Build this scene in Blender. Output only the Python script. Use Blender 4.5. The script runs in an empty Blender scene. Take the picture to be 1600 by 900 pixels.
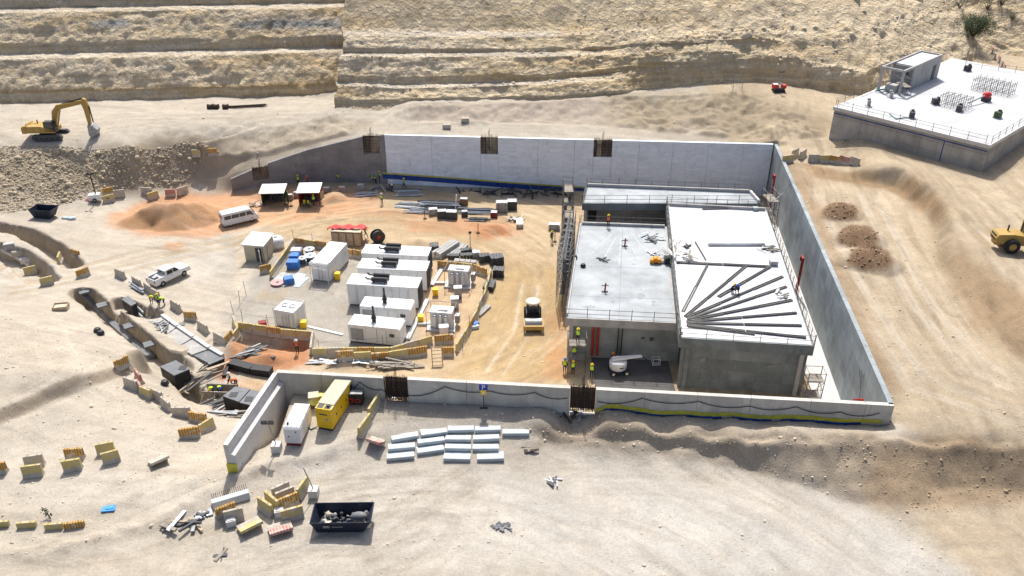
import bpy, math, random
import numpy as np
from mathutils import Vector, Matrix, Euler
R = math.radians
random.seed(5); rng = np.random.default_rng(11)
SC = bpy.context.scene
COL = SC.collection

# ---------------------------------------------------------------- camera, sky, sun, exposure
CAM_H, FPX, PITCH = 52.0, 1300.0, R(29.9)
cam = bpy.data.cameras.new("camera"); camo = bpy.data.objects.new("camera", cam); COL.objects.link(camo)
cam.sensor_width = 36; cam.lens = FPX / 1600 * 36; cam.clip_end = 2000; cam.clip_start = 1
camo.location = (0, 0, CAM_H); camo.rotation_euler = (math.pi / 2 - PITCH, 0, 0)
SC.camera = camo
SUN_EL, SUN_AZ = R(55), R(-2)          # azimuth measured from +Y towards +X
w = bpy.data.worlds.new("World"); SC.world = w; w.use_nodes = True
nt = w.node_tree; nt.nodes.clear()
sky = nt.nodes.new("ShaderNodeTexSky"); sky.sky_type = 'NISHITA'; sky.sun_disc = False
sky.sun_elevation = SUN_EL; sky.sun_rotation = SUN_AZ; sky.dust_density = 4.0; sky.air_density = .8
bg = nt.nodes.new("ShaderNodeBackground"); bg.inputs[1].default_value = 0.128
wo = nt.nodes.new("ShaderNodeOutputWorld")
nt.links.new(sky.outputs[0], bg.inputs[0]); nt.links.new(bg.outputs[0], wo.inputs[0])
sl = bpy.data.lights.new("sun", 'SUN'); sl.energy = 3.9; sl.angle = R(0.53); sl.color = (1, .965, .915)
so = bpy.data.objects.new("sun", sl); COL.objects.link(so)
sd_ = Vector((math.sin(SUN_AZ) * math.cos(SUN_EL), math.cos(SUN_AZ) * math.cos(SUN_EL), math.sin(SUN_EL)))
so.rotation_euler = sd_.to_track_quat('Z', 'Y').to_euler(); so.location = (0, 150, 120)
vs = SC.view_settings; vs.view_transform = 'Standard'; vs.look = 'None'; vs.exposure = 0.4; vs.gamma = 1

def P(x, y, z=0.0):
    """point at height z seen at photograph position (x, y)"""
    u = (x - 800) / FPX; v = (450 - y) / FPX
    dy = math.cos(PITCH) + v * math.sin(PITCH); dz = -math.sin(PITCH) + v * math.cos(PITCH)
    t = (z - CAM_H) / dz
    return Vector((u * t, dy * t, z))

# ---------------------------------------------------------------- materials
MATS = {}
def mat(name, col, rough=.8, metal=0., var=.12, scale=3., bump=0., bscale=30., spec=.3, stain=None, streak=0, panels=0):
    if name in MATS: return MATS[name]
    m = bpy.data.materials.new(name); m.use_nodes = True; t = m.node_tree; N = t.nodes; L = t.links
    b = N["Principled BSDF"]; b.inputs["Roughness"].default_value = rough; b.inputs["Metallic"].default_value = metal
    b.inputs["Specular IOR Level"].default_value = spec
    g = N.new("ShaderNodeNewGeometry")
    vec = g.outputs["Position"]
    if streak:
        mp = N.new("ShaderNodeVectorMath"); mp.operation = 'MULTIPLY'; mp.inputs[1].default_value = (1, 1, 1. / streak)
        L.new(vec, mp.inputs[0]); vec = mp.outputs[0]
    n = N.new("ShaderNodeTexNoise"); n.inputs["Scale"].default_value = scale; n.inputs["Detail"].default_value = 7; n.inputs["Roughness"].default_value = .65
    L.new(vec, n.inputs["Vector"])
    r = N.new("ShaderNodeMapRange"); r.inputs[1].default_value = .3; r.inputs[2].default_value = .7
    r.inputs[3].default_value = 1 - var; r.inputs[4].default_value = 1 + var
    L.new(n.outputs[0], r.inputs[0])
    mul = N.new("ShaderNodeVectorMath"); mul.operation = 'SCALE'; mul.inputs[0].default_value = col[:3]
    L.new(r.outputs[0], mul.inputs["Scale"])
    out = mul.outputs[0]
    if stain:
        n2 = N.new("ShaderNodeTexNoise"); n2.inputs["Scale"].default_value = stain[1]; n2.inputs["Detail"].default_value = 8; n2.inputs["Roughness"].default_value = .7
        L.new(g.outputs["Position"], n2.inputs["Vector"])
        r2 = N.new("ShaderNodeMapRange"); r2.inputs[1].default_value = stain[2]; r2.inputs[2].default_value = stain[2] + .13; r2.inputs[3].default_value = 0; r2.inputs[4].default_value = stain[3]
        L.new(n2.outputs[0], r2.inputs[0])
        mx = N.new("ShaderNodeMix"); mx.data_type = 'RGBA'; mx.inputs[7].default_value = (*stain[0], 1)
        L.new(r2.outputs[0], mx.inputs[0]); L.new(out, mx.inputs[6]); out = mx.outputs[2]
    if panels:      # faint imprint of the formwork sheets: tone differs a little from sheet to sheet
        sx = N.new("ShaderNodeSeparateXYZ"); L.new(g.outputs["Position"], sx.inputs[0]); ad = N.new("ShaderNodeMath"); ad.operation = 'ADD'; L.new(sx.outputs[0], ad.inputs[0]); L.new(sx.outputs[1], ad.inputs[1])
        cb = N.new("ShaderNodeCombineXYZ"); L.new(ad.outputs[0], cb.inputs[0]); L.new(sx.outputs[2], cb.inputs[1])
        bt = N.new("ShaderNodeTexBrick"); bt.offset = 0; bt.inputs["Scale"].default_value = 1; bt.inputs["Brick Width"].default_value = 2.4; bt.inputs["Row Height"].default_value = 1.25; bt.inputs["Mortar Size"].default_value = .022; bt.inputs["Mortar Smooth"].default_value = .3
        k = panels; bt.inputs["Color1"].default_value = (1 - k,) * 3 + (1,); bt.inputs["Color2"].default_value = (1 + k * .6,) * 3 + (1,); bt.inputs["Mortar"].default_value = (1 - 1.6 * k,) * 3 + (1,)
        L.new(cb.outputs[0], bt.inputs["Vector"]); ml = N.new("ShaderNodeVectorMath"); ml.operation = 'MULTIPLY'; L.new(out, ml.inputs[0]); L.new(bt.outputs[0], ml.inputs[1]); out = ml.outputs[0]
    L.new(out, b.inputs["Base Color"])
    if bump:
        nb = N.new("ShaderNodeTexNoise"); nb.inputs["Scale"].default_value = bscale; nb.inputs["Detail"].default_value = 5
        L.new(g.outputs["Position"], nb.inputs["Vector"])
        bp = N.new("ShaderNodeBump"); bp.inputs["Strength"].default_value = 1; bp.inputs["Distance"].default_value = bump
        L.new(nb.outputs[0], bp.inputs["Height"]); L.new(bp.outputs[0], b.inputs["Normal"])
    MATS[name] = m
    return m
DUST = (.52, .44, .33)
CONC = mat("concrete_grey", (.40, .39, .37), .85, var=.2, scale=.9, bump=.01, stain=((.27, .265, .255), .5, .52, .5), streak=2.5)
CONC_L = mat("concrete_light", (.60, .585, .56), .85, var=.12, scale=.8, bump=.008, stain=((.47, .45, .42), .6, .55, .5))
CONC_W = mat("concrete_whitewash", (.76, .81, .87), .85, var=.13, scale=.7, bump=.008, stain=((.52, .56, .61), .8, .55, .6), streak=.3, panels=0.05)
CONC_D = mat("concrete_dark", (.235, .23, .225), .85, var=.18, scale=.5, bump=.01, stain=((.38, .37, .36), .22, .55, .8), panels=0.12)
CONC_T = mat("concrete_tan", (.55, .52, .46), .85, var=.18, scale=.8, bump=.01, stain=((.42, .39, .34), .5, .53, .6), streak=2, panels=0.1)
CONC_B = mat("concrete_blue_grey", (.31, .35, .365), .85, var=.2, scale=.6, bump=.01, stain=((.25, .285, .30), .35, .52, .75), streak=1.6, panels=0.17)
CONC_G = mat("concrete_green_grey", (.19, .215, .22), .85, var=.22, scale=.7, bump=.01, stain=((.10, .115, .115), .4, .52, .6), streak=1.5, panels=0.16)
SLAB = mat("slab_concrete", (.37, .395, .405), .8, var=.24, scale=.3, bump=.01, stain=((.27, .29, .30), .2, .5, .75))
SLAB_W = mat("slab_white", (.60, .60, .60), .75, var=.08, scale=.3, bump=.006, stain=((.47, .465, .455), .35, .54, .6))
PRECAST = mat("precast_pale", (.47, .51, .52), .8, var=.07, scale=1.5, bump=.005, stain=((.38, .41, .41), .9, .54, .6))
WHITE = mat("white_paint", (.72, .72, .71), .45, var=.06, scale=1., spec=.4, stain=((.55, .51, .45), .9, .56, .6), streak=3)
WHITE_D = mat("white_paint_shadow_gap", (.30, .30, .30), .6, var=.1)
BLACK = mat("black_metal", (.03, .032, .035), .5, var=.2)
DARK = mat("dark_grey_metal", (.07, .075, .08), .6, var=.25)
BITU = mat("bitumen_black", (.022, .023, .026), .6, var=.4, stain=((.12, .11, .10), 1.2, .58, .6))
BITU_T = mat("bitumen_dusty_grey", (.17, .18, .19), .75, var=.2, scale=1.2, stain=((.3, .28, .25), .8, .55, .7))
GREYM = mat("grey_metal", (.32, .33, .34), .5, .4, var=.2)
SCAF = mat("scaffold_steel", (.15, .15, .15), .5, .5, var=.35, scale=4)
TIMBER = mat("grey_timber", (.27, .24, .20), .85, var=.3, scale=3)
TIMBER_L = mat("pale_timber", (.45, .36, .25), .85, var=.25, scale=3)
RUST = mat("rusty_rebar", (.065, .042, .032), .8, var=.45, scale=8)
YEL = mat("yellow_machine", (.43, .28, .075), .5, var=.1, scale=2, stain=(DUST, 1.0, .57, .6))
YELG = mat("yellow_generator_paint", (.80, .50, .015), .4, var=.04, stain=((.66, .5, .2), .8, .64, .5))
YELB = mat("bright_yellow", (.85, .55, .02), .5, var=.05)
YELS = mat("yellow_membrane", (.55, .50, .06), .6, var=.25, scale=2, stain=((.25, .23, .12), 1.1, .56, .8))
BLUES = mat("blue_membrane", (.02, .06, .26), .5, var=.3, scale=2, stain=((.01, .015, .05), 1.1, .57, .8))
BLUET = mat("blue_tarp", (.05, .18, .5), .5, var=.25, scale=3)
BLUEP = mat("bright_blue_plastic", (.06, .30, .75), .5, var=.1)
LBLUE = mat("pale_blue_sheet", (.50, .62, .70), .5, var=.15, scale=3)
RED = mat("red_paint", (.36, .03, .025), .5, var=.15)
REDT = mat("red_tarp", (.62, .05, .045), .6, var=.2, scale=2)
REDD = mat("dark_red_paint", (.22, .03, .025), .6, var=.2)
ORANGE = mat("orange_plastic", (.75, .28, .02), .5, var=.1)
BROWN = mat("brown_cabin", (.28, .17, .09), .7, var=.1)
BEIGE = mat("beige_sheet", (.50, .46, .34), .7, var=.06)
GREEN = mat("dark_green_paint", (.05, .09, .035), .6, var=.2)
TYRE = mat("tyre_rubber", (.03, .03, .03), .9, var=.3, stain=((.2, .17, .13), 2., .55, .6))
GLASS = mat("dark_glass", (.015, .018, .022), .1, var=.1, spec=.8)
SKIPB = mat("skip_navy", (.02, .026, .045), .55, var=.3, stain=((.12, .11, .10), 1.3, .6, .6))
CABLE = mat("black_cable", (.02, .02, .022), .7)
PIPEG = mat("grey_pipe", (.33, .36, .39), .5, .3, var=.25, scale=2)
PIPED = mat("dark_pipe", (.06, .065, .075), .5, .2, var=.4, scale=2)
SKIN = mat("skin", (.22, .12, .075), .6, var=.05)
SHIRT = mat("navy_shirt", (.03, .04, .09), .9); TROUS = mat("dark_trousers", (.03, .032, .04), .9)
VESTY = mat("hi_vis_yellow", (.52, .80, .06), .7, var=.05); VESTO = mat("hi_vis_orange", (.90, .17, .04), .7, var=.05); VESTW = mat("pale_vest", (.7, .68, .62), .7)
HELY = mat("helmet_yellow", (.85, .62, .04), .4); HELW = mat("helmet_white", (.8, .8, .78), .4); HELB = mat("helmet_blue", (.05, .16, .5), .4); HELO = mat("helmet_orange", (.85, .25, .03), .4)
STONE = mat("limestone_rubble", (.43, .355, .25), .95, var=.3, scale=1.2, bump=.02, bscale=8)
STONE_L = mat("pale_limestone", (.58, .50, .38), .95, var=.25, scale=1.2)
LEAF = mat("leaf_green", (.06, .085, .035), .8, var=.35, scale=2); BARK = mat("bark", (.10, .075, .05), .9)
WSIGN = mat("sign_white", (.85, .85, .85), .5, var=.01); BSIGN = mat("sign_blue", (.02, .05, .35), .5, var=.02)

def barrier_mat(name, style):
    """concrete with worn paint on the upper part: style 'stripe', 'yellow', 'bare', 'red'"""
    m = bpy.data.materials.new(name); m.use_nodes = True; t = m.node_tree; N = t.nodes; L = t.links
    b = N["Principled BSDF"]; b.inputs["Roughness"].default_value = .85
    tc = N.new("ShaderNodeTexCoord"); sp = N.new("ShaderNodeSeparateXYZ"); L.new(tc.outputs["Object"], sp.inputs[0])
    geo = N.new("ShaderNodeNewGeometry")
    nz = N.new("ShaderNodeTexNoise"); nz.inputs["Scale"].default_value = 2.2; nz.inputs["Detail"].default_value = 8; nz.inputs["Roughness"].default_value = .7
    L.new(geo.outputs["Position"], nz.inputs["Vector"])
    def mix(fac, c1, c2):
        x = N.new("ShaderNodeMix"); x.data_type = 'RGBA'
        for i, c in ((6, c1), (7, c2)):
            if isinstance(c, tuple): x.inputs[i].default_value = (*c, 1)
            else: L.new(c, x.inputs[i])
        if isinstance(fac, float): x.inputs[0].default_value = fac
        else: L.new(fac, x.inputs[0])
        return x.outputs[2]
    def math_(op, a, bb, cl=False):
        x = N.new("ShaderNodeMath"); x.operation = op; x.use_clamp = cl
        for i, v in ((0, a), (1, bb)):
            if isinstance(v, (int, float)): x.inputs[i].default_value = v
            else: L.new(v, x.inputs[i])
        return x.outputs[0]
    conc = mix(math_('MULTIPLY', math_('SUBTRACT', nz.outputs[0], .35), 3., True), (.36, .32, .26), (.54, .49, .41))
    if style == 'bare':
        col = conc
    else:
        up = math_('GREATER_THAN', sp.outputs[2], .42)
        wear = math_('LESS_THAN', nz.outputs[0], .56 if style != 'red' else .56)
        paint = {'stripe': (.50, .33, .085), 'yellow': (.49, .40, .17), 'red': (.46, .30, .26)}[style]
        if style in ('stripe', 'red'):
            s = math_('GREATER_THAN', math_('FRACT', math_('MULTIPLY', sp.outputs[0], 4.3), 0), .62)
            paint = mix(s, paint, (.30, .11, .03) if style == 'stripe' else (.40, .12, .10))
        col = mix(math_('MULTIPLY', up, wear), conc, paint)
    L.new(col, b.inputs["Base Color"])
    return m
BARR = {s: barrier_mat("barrier_" + s, s) for s in ('stripe', 'yellow', 'bare', 'red')}

# ---------------------------------------------------------------- mesh helpers
class MB:
    def __init__(s): s.v = []; s.f = []; s.m = []
    def add(s, vs, fs, m=0):
        o = len(s.v); s.v += [tuple(v) for v in vs]; s.f += [tuple(i + o for i in f) for f in fs]; s.m += [m] * len(fs); return s
    def box(s, c, d, rz=0, m=0, tilt=None):
        x, y, z = d[0] / 2, d[1] / 2, d[2] / 2
        vs = [Vector((a * x, b * y, e * z)) for a in (-1, 1) for b in (-1, 1) for e in (-1, 1)]
        M = Matrix.Rotation(rz, 3, 'Z')
        if tilt: M = M @ Euler(tilt).to_matrix()
        vs = [M @ v + Vector(c) for v in vs]
        return s.add(vs, [(0, 1, 3, 2), (4, 6, 7, 5), (0, 4, 5, 1), (2, 3, 7, 6), (0, 2, 6, 4), (1, 5, 7, 3)], m)
    def prism(s, pts, hw, m=0, y0=0):
        """outline in xz, half width along y (number or one per point)"""
        n = len(pts); h = hw if isinstance(hw, (list, tuple)) else [hw] * n
        vs = [(p[0], y0 - h[i], p[1]) for i, p in enumerate(pts)] + [(p[0], y0 + h[i], p[1]) for i, p in enumerate(pts)]
        fs = [tuple(range(n)), tuple(range(2 * n - 1, n - 1, -1))] + [(i, i + n, (i + 1) % n + n, (i + 1) % n) for i in range(n)]
        return s.add(vs, fs, m)
    def plan(s, pts, z0, z1, m=0):
        """outline in xy extruded in z"""
        n = len(pts)
        z1 = z1 if isinstance(z1, (list, tuple)) else [z1] * n
        vs = [(p[0], p[1], z0) for p in pts] + [(p[0], p[1], z1[i]) for i, p in enumerate(pts)]
        fs = [tuple(range(n - 1, -1, -1)), tuple(range(n, 2 * n))] + [(i, (i + 1) % n, (i + 1) % n + n, i + n) for i in range(n)]
        return s.add(vs, fs, m)
    def cyl(s, a, b, r, r2=None, n=8, m=0):
        a, b = Vector(a), Vector(b); r2 = r if r2 is None else r2
        d = (b - a).normalized(); u = d.orthogonal().normalized(); w_ = d.cross(u)
        vs = []
        for c, q in ((a, r), (b, r2)):
            vs += [c + (u * math.cos(2 * math.pi * i / n) + w_ * math.sin(2 * math.pi * i / n)) * q for i in range(n)]
        fs = [(i, (i + 1) % n, (i + 1) % n + n, i + n) for i in range(n)] + [tuple(range(n - 1, -1, -1)), tuple(range(n, 2 * n))]
        return s.add(vs, fs, m)
    def tube(s, pts, r, n=6, m=0):
        for a, b in zip(pts[:-1], pts[1:]): s.cyl(a, b, r, n=n, m=m)
        return s
    def lathe(s, prof, n=16, c=(0, 0, 0), m=0, axis='z'):
        vs = []; k = len(prof)
        for i in range(n):
            t = 2 * math.pi * i / n
            for r, z in prof:
                p = (r * math.cos(t), r * math.sin(t), z)
                if axis == 'y': p = (p[0], p[2], p[1])
                if axis == 'x': p = (p[2], p[0], p[1])
                vs.append((p[0] + c[0], p[1] + c[1], p[2] + c[2]))
        fs = [(i * k + j, ((i + 1) % n) * k + j, ((i + 1) % n) * k + j + 1, i * k + j + 1) for i in range(n) for j in range(k - 1)]
        return s.add(vs, fs, m)
    def mesh(s, name, mats, smooth=False):
        me = bpy.data.meshes.new(name); me.from_pydata(s.v, [], s.f)
        for m in (mats if isinstance(mats, (list, tuple)) else [mats]): me.materials.append(m)
        if any(s.m): me.polygons.foreach_set("material_index", s.m)
        if smooth: me.polygons.foreach_set("use_smooth", [True] * len(s.f))
        me.validate(); me.update()
        return me
    def build(s, name, mats, parent=None, smooth=False):
        return link(name, s.mesh(name, mats, smooth), parent)
def link(name, me, parent=None, loc=None, rz=None):
    o = bpy.data.objects.new(name, me); COL.objects.link(o)
    if parent is not None: o.parent = parent
    if loc is not None: o.location = loc
    if rz is not None: o.rotation_euler = (0, 0, rz)
    return o
def tag(o, label, cat, group=None):
    o["label"] = label; o["category"] = cat
    if group: o["group"] = group
    return o
def thing(name, label, cat, loc=(0, 0, 0), rz=0, group=None):
    o = bpy.data.objects.new(name, None); COL.objects.link(o); o.empty_display_size = .3
    o.location = loc; o.rotation_euler = (0, 0, rz)
    return tag(o, label, cat, group)
_uc = {}
def ubox(name, parent, c, d, m, rz=0, rot=None):
    """a box part that shares one unit mesh per material"""
    k = ('b', m.name)
    if k not in _uc: _uc[k] = MB().box((0, 0, 0), (1, 1, 1)).mesh("box_piece", m)
    o = link(name, _uc[k], parent, c); o.scale = d; o.rotation_euler = rot if rot else (0, 0, rz); return o
def utube(name, parent, a, b, r, m):
    k = ('t', m.name)
    if k not in _uc: _uc[k] = MB().cyl((0, 0, -.5), (0, 0, .5), 1, n=6).mesh("tube_piece", m)
    a, b = Vector(a), Vector(b); o = link(name, _uc[k], parent, (a + b) / 2)
    d = b - a; o.rotation_euler = d.to_track_quat('Z', 'Y').to_euler(); o.scale = (r, r, d.length); return o
ORD = "first second third fourth fifth sixth seventh eighth ninth tenth eleventh twelfth thirteenth fourteenth fifteenth sixteenth seventeenth eighteenth nineteenth twentieth".split()
def ordn(i):
    if i < 20: return ORD[i]
    return "twenty-" + ORD[i - 20] if i < 29 else "thirty-" + ORD[i - 30] if i > 29 else "thirtieth"
# ---------------------------------------------------------------- terrain
_tab = rng.random((256, 256))
def vnoise(x, y):
    xi = np.floor(x).astype(int); yi = np.floor(y).astype(int); fx = x - xi; fy = y - yi
    fx = fx * fx * (3 - 2 * fx); fy = fy * fy * (3 - 2 * fy)
    a = _tab[xi & 255, yi & 255]; b = _tab[(xi + 1) & 255, yi & 255]; c = _tab[xi & 255, (yi + 1) & 255]; d = _tab[(xi + 1) & 255, (yi + 1) & 255]
    return (a * (1 - fx) + b * fx) * (1 - fy) + (c * (1 - fx) + d * fx) * fy
def fbm(x, y, s, o=4, g=.5):
    t = 0; a = 1; n = 0
    for i in range(o):
        t = t + a * (vnoise(x / s + 17.3 * i, y / s + 9.1 * i) - .5); n += a; a *= g; s *= .5
    return t / n * 2
def sstep(t): t = np.clip(t, 0, 1); return t * t * (3 - 2 * t)
def dpoly(X, Y, pts):
    """distance to a polyline, side (+ = left of travel) and arc position"""
    best = np.full(X.shape, 1e9); side = np.zeros(X.shape); arc = np.zeros(X.shape); s0 = 0
    for (ax, ay), (bx, by) in zip(pts[:-1], pts[1:]):
        dx, dy = bx - ax, by - ay; l2 = dx * dx + dy * dy; l = math.sqrt(l2)
        t = np.clip(((X - ax) * dx + (Y - ay) * dy) / l2, 0, 1)
        d = np.hypot(X - ax - t * dx, Y - ay - t * dy); k = d < best
        best = np.where(k, d, best); side = np.where(k, np.sign(dx * (Y - ay) - dy * (X - ax)), side); arc = np.where(k, s0 + t * l, arc); s0 += l
    return best, side, arc
def inpoly(X, Y, pts):
    r = np.zeros(X.shape, bool); n = len(pts)
    for i in range(n):
        (ax, ay), (bx, by) = pts[i], pts[(i + 1) % n]
        if ay == by: continue
        c = ((ay > Y) != (by > Y)) & (X < (bx - ax) * (Y - ay) / (by - ay) + ax); r ^= c
    return r
def XY(x, y, z): p = P(x, y, z); return (p.x, p.y)

TOP = 8.4
W_FL, W_FR, W_BR, W_BL, W_WE = (-21.1, 60.9), (32.1, 56.1), (39.7, 119.3), (-19.8, 123.5), (-22.7, 50.9)
CURVE = [(-19.8, 123.5), (-22.3, 123.6), (-25.9, 123.8), (-31.8, 123.5), (-37.7, 122.5), (-43.9, 121.0)]
CURVE_Z = [8.4, 8.15, 7.4, 6.0, 4.3, 2.1]
PIT = [W_WE, W_FL, W_FR, W_BR, W_BL] + CURVE[1:]

# control heights: (photo x, photo y, height)
left = [(362, 298, 0), (300, 330, .2), (250, 345, .2), (165, 350, .6), (100, 345, 1.2), (0, 365, 1.8), (200, 400, .6), (100, 430, 1.3), (0, 470, 2.4), (0, 420, 2.),
        (260, 440, .5), (330, 440, .2), (180, 445, 1.1), (140, 450, 1.6), (190, 480, 1.6), (230, 480, 1.2), (300, 500, .6), (340, 520, .4), (270, 540, 1.0), (240, 535, 1.8),
        (320, 570, .6), (330, 600, .5), (300, 590, 1.2), (280, 620, 2.2), (330, 640, 1.3), (370, 630, .6), (390, 640, .8), (250, 590, 2.6), (200, 560, 2.9), (150, 520, 2.8), (100, 480, 2.6), (60, 490, 3.4),
        (220, 620, 3.6), (260, 650, 3.5), (310, 680, 3.6), (340, 670, 3.2), (180, 660, 4.2), (0, 330, 1.6), (90, 318, 1.3), (180, 300, 1.), (250, 292, .8), (310, 286, .7), (350, 266, 2.4), (120, 600, 4.4), (0, 560, 5.6)]
inside = [(450, 310, 0), (600, 300, .2), (700, 300, 0), (600, 400, 0), (450, 400, 0), (400, 450, 0.1), (400, 500, .1), (450, 520, 0), (500, 560, 0), (420, 560, 0), (420, 600, 0), (700, 560, 0), (850, 580, 0), (1000, 590, 0),
          (1200, 560, 0), (1300, 600, 0), (1200, 300, 0), (900, 330, 0), (800, 450, 0), (600, 500, 0), (560, 285, .5)]
outside = [(0, 720, 4.6), (100, 690, 4.5), (0, 665, 4.7), (200, 700, 4.5), (250, 740, 4.7), (300, 720, 4.6), (350, 745, 5.4), (330, 700, 4.4), (0, 820, 4.6), (200, 820, 4.6), (0, 900, 4.5), (400, 900, 4.5), (535, 840, 4.5), (400, 790, 4.8),
           (800, 800, 4.4), (1100, 880, 4.2), (1200, 800, 4.3), (1500, 890, 4.1), (800, 720, 4.7), (700, 700, 5.0), (600, 700, 5.2), (450, 690, 5.7), (400, 690, 5.8), (450, 640, 6.), (520, 670, 5.8), (600, 660, 5.8), (480, 740, 5.), (600, 760, 4.6),
           (440, 612, 6.1), (520, 612, 6.1), (600, 622, 6.), (700, 625, 6.), (800, 628, 6.), (900, 634, 5.9), (1000, 641, 5.9), (1100, 647, 5.9), (1200, 653, 5.9), (1300, 660, 5.9), (1385, 664, 6.2),
           (700, 645, 5.9), (760, 648, 6.), (850, 660, 6.1), (950, 658, 6.4), (1000, 664, 6.4), (1080, 672, 6.4), (1150, 680, 6.5), (1230, 684, 6.6), (1300, 690, 6.7), (1350, 690, 6.8),
           (800, 690, 5.1), (860, 690, 4.7), (960, 698, 4.6), (1030, 703, 4.55), (1100, 712, 4.5), (1160, 720, 4.5), (1200, 728, 4.5), (1260, 745, 4.4), (1330, 775, 4.4), (1420, 800, 4.3), (1500, 800, 4.2), (1600, 800, 4.2),
           (1400, 668, 7.0), (1450, 684, 7.0), (1530, 690, 7.1), (1600, 692, 7.1), (1450, 765, 4.5), (1530, 768, 4.4), (1600, 770, 4.4), (1400, 735, 5.4),
           (1400, 600, 7.4), (1500, 620, 7.5), (1600, 640, 7.6), (1420, 640, 7.2), (1450, 540, 7.7), (1350, 470, 7.9), (1330, 400, 8.0), (1300, 340, 8.0), (1260, 290, 8.1), (1420, 420, 7.9), (1600, 560, 7.8), (1500, 480, 7.8), (1600, 450, 8.), (1600, 350, 8.), (1500, 290, 8.), (1400, 265, 8.), (1290, 245, 8.3), (1320, 255, 8.2),
           (1250, 235, 8.5), (1230, 222, 8.5), (1290, 215, 8.8), (1260, 180, 10.2), (1250, 150, 10.8), (1150, 138, 11.3), (1100, 150, 10.9), (1000, 146, 10.7), (1100, 180, 9.8), (1190, 195, 9.6), (1180, 217, 8.6), (1330, 170, 9.5), (1380, 150, 10.),
           (640, 194, 8.7), (720, 195, 8.7), (800, 196, 8.7), (880, 197, 8.7), (950, 200, 8.7), (1030, 208, 8.6), (1100, 213, 8.6), (640, 162, 10.5), (700, 160, 10.5), (800, 158, 10.5), (900, 152, 10.5), (960, 147, 10.6),
           (600, 190, 8.8), (600, 170, 9.2), (545, 190, 8.5), (530, 168, 9.4), (480, 205, 7.6), (430, 235, 5.2), (390, 250, 4.),
           (0, 170, 7.4), (100, 168, 7.3), (250, 163, 7.3), (400, 158, 7.4), (500, 155, 7.6), (0, 225, 7.1), (100, 222, 7.), (200, 228, 6.9), (300, 212, 7.), (400, 195, 7.4), (360, 240, 4.2), (320, 250, 3.6), (200, 260, 4.2), (100, 270, 4.2), (0, 275, 4.2)]
wallout = [(px, py, z - .15) for (px, py), z in zip(CURVE, CURVE_Z)]
def toworld(lst): return [(*XY(x, y, z), z) for x, y, z in lst]
ptsI = toworld(left + inside)
ptsO = toworld(left + outside) + [(x, y + 1.0, z) for x, y, z in wallout]
for t in np.linspace(0, 1, 9):
    ptsO.append((W_BL[0] + (W_BR[0] - W_BL[0]) * t, W_BL[1] + (W_BR[1] - W_BL[1]) * t + .5, TOP - .12))
    ptsO.append((W_FR[0] + (W_BR[0] - W_FR[0]) * t + .6, W_FR[1] + (W_BR[1] - W_FR[1]) * t, TOP - (.45 if t > .05 else 1.6)))
for X_, Y_, Z_ in ((-140, 150, 8), (-60, 160, 9), (0, 160, 10.5), (60, 150, 11), (100, 160, 11.5), (170, 160, 12), (170, 230, 13), (0, 250, 12), (-140, 250, 9), (90, 120, 9.5), (140, 100, 9), (120, 60, 8), (80, 36, 4.2), (-80, 36, 4.5), (-130, 90, 4), (90, 140, 10.5)):
    ptsO.append((X_, Y_, Z_))
def rbf(pts):
    A = np.array(pts); D = np.hypot(A[:, None, 0] - A[None, :, 0], A[:, None, 1] - A[None, :, 1]); n = len(A)
    M = np.zeros((n + 1, n + 1)); M[:n, :n] = -D - np.eye(n) * .15; M[:n, n] = 1; M[n, :n] = 1
    s = np.linalg.lstsq(M, np.append(A[:, 2], 0), rcond=None)[0]
    def f(X, Y):
        z = np.full(X.shape, s[n])
        for i in range(n): z = z - s[i] * np.hypot(X - A[i, 0], Y - A[i, 1])
        return z
    return f
def axis(segs):
    out = [segs[0][0]]
    for a, b, st in segs:
        k = max(1, int(round((b - a) / st))); out += list(a + (b - a) * (np.arange(k) + 1) / k)
    return np.array(out)
GX = axis([(-150, -95, 1.2), (-95, -70, .45), (-70, -48, .32), (-48, 46, .22), (46, 75, .32), (75, 100, .5), (100, 180, 1.5)])
GY = axis([(34, 38, .5), (38, 64, .2), (64, 126, .24), (126, 146, .32), (146, 260, 1.5)])
XX, YY = np.meshgrid(GX, GY)
def win(pts, mg):
    a = np.array([(p[0], p[1]) for p in pts]); lo = a.min(0) - mg; hi = a.max(0) + mg
    i0, i1 = np.searchsorted(GX, (lo[0], hi[0])); j0, j1 = np.searchsorted(GY, (lo[1], hi[1]))
    return (slice(max(j0 - 1, 0), j1 + 1), slice(max(i0 - 1, 0), i1 + 1))
fI, fO = rbf(ptsI), rbf(ptsO)
def blur(Z, k):
    for ax in (0, 1):
        Q = np.pad(Z, [(k, k) if a == ax else (0, 0) for a in (0, 1)], mode='edge'); c = np.cumsum(Q, ax)
        c = np.insert(c, 0, 0, axis=ax); n = 2 * k + 1
        Z = (np.take(c, range(n, c.shape[ax]), ax) - np.take(c, range(0, c.shape[ax] - n), ax)) / n
    return Z
ZI, ZO = blur(blur(fI(XX, YY), 2), 2), blur(blur(fO(XX, YY), 2), 2)
mask = inpoly(XX, YY, PIT)
dop, sop, _ = dpoly(XX, YY, [CURVE[-1], W_WE])
_dx, _dy = W_WE[0] - CURVE[-1][0], W_WE[1] - CURVE[-1][1]
_tu = ((XX - CURVE[-1][0]) * _dx + (YY - CURVE[-1][1]) * _dy) / (_dx * _dx + _dy * _dy)
wI = np.where(mask, 1., np.where(XX < -20, sstep(1 - dop / 10) * sstep((1 - _tu) / .1) * sstep(_tu / .05), 0.))
ZI = np.where(mask & (dop > 9), np.clip(ZI, -.2, .9), ZI)
ZZ = ZI * wI + ZO * (1 - wI)
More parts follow.
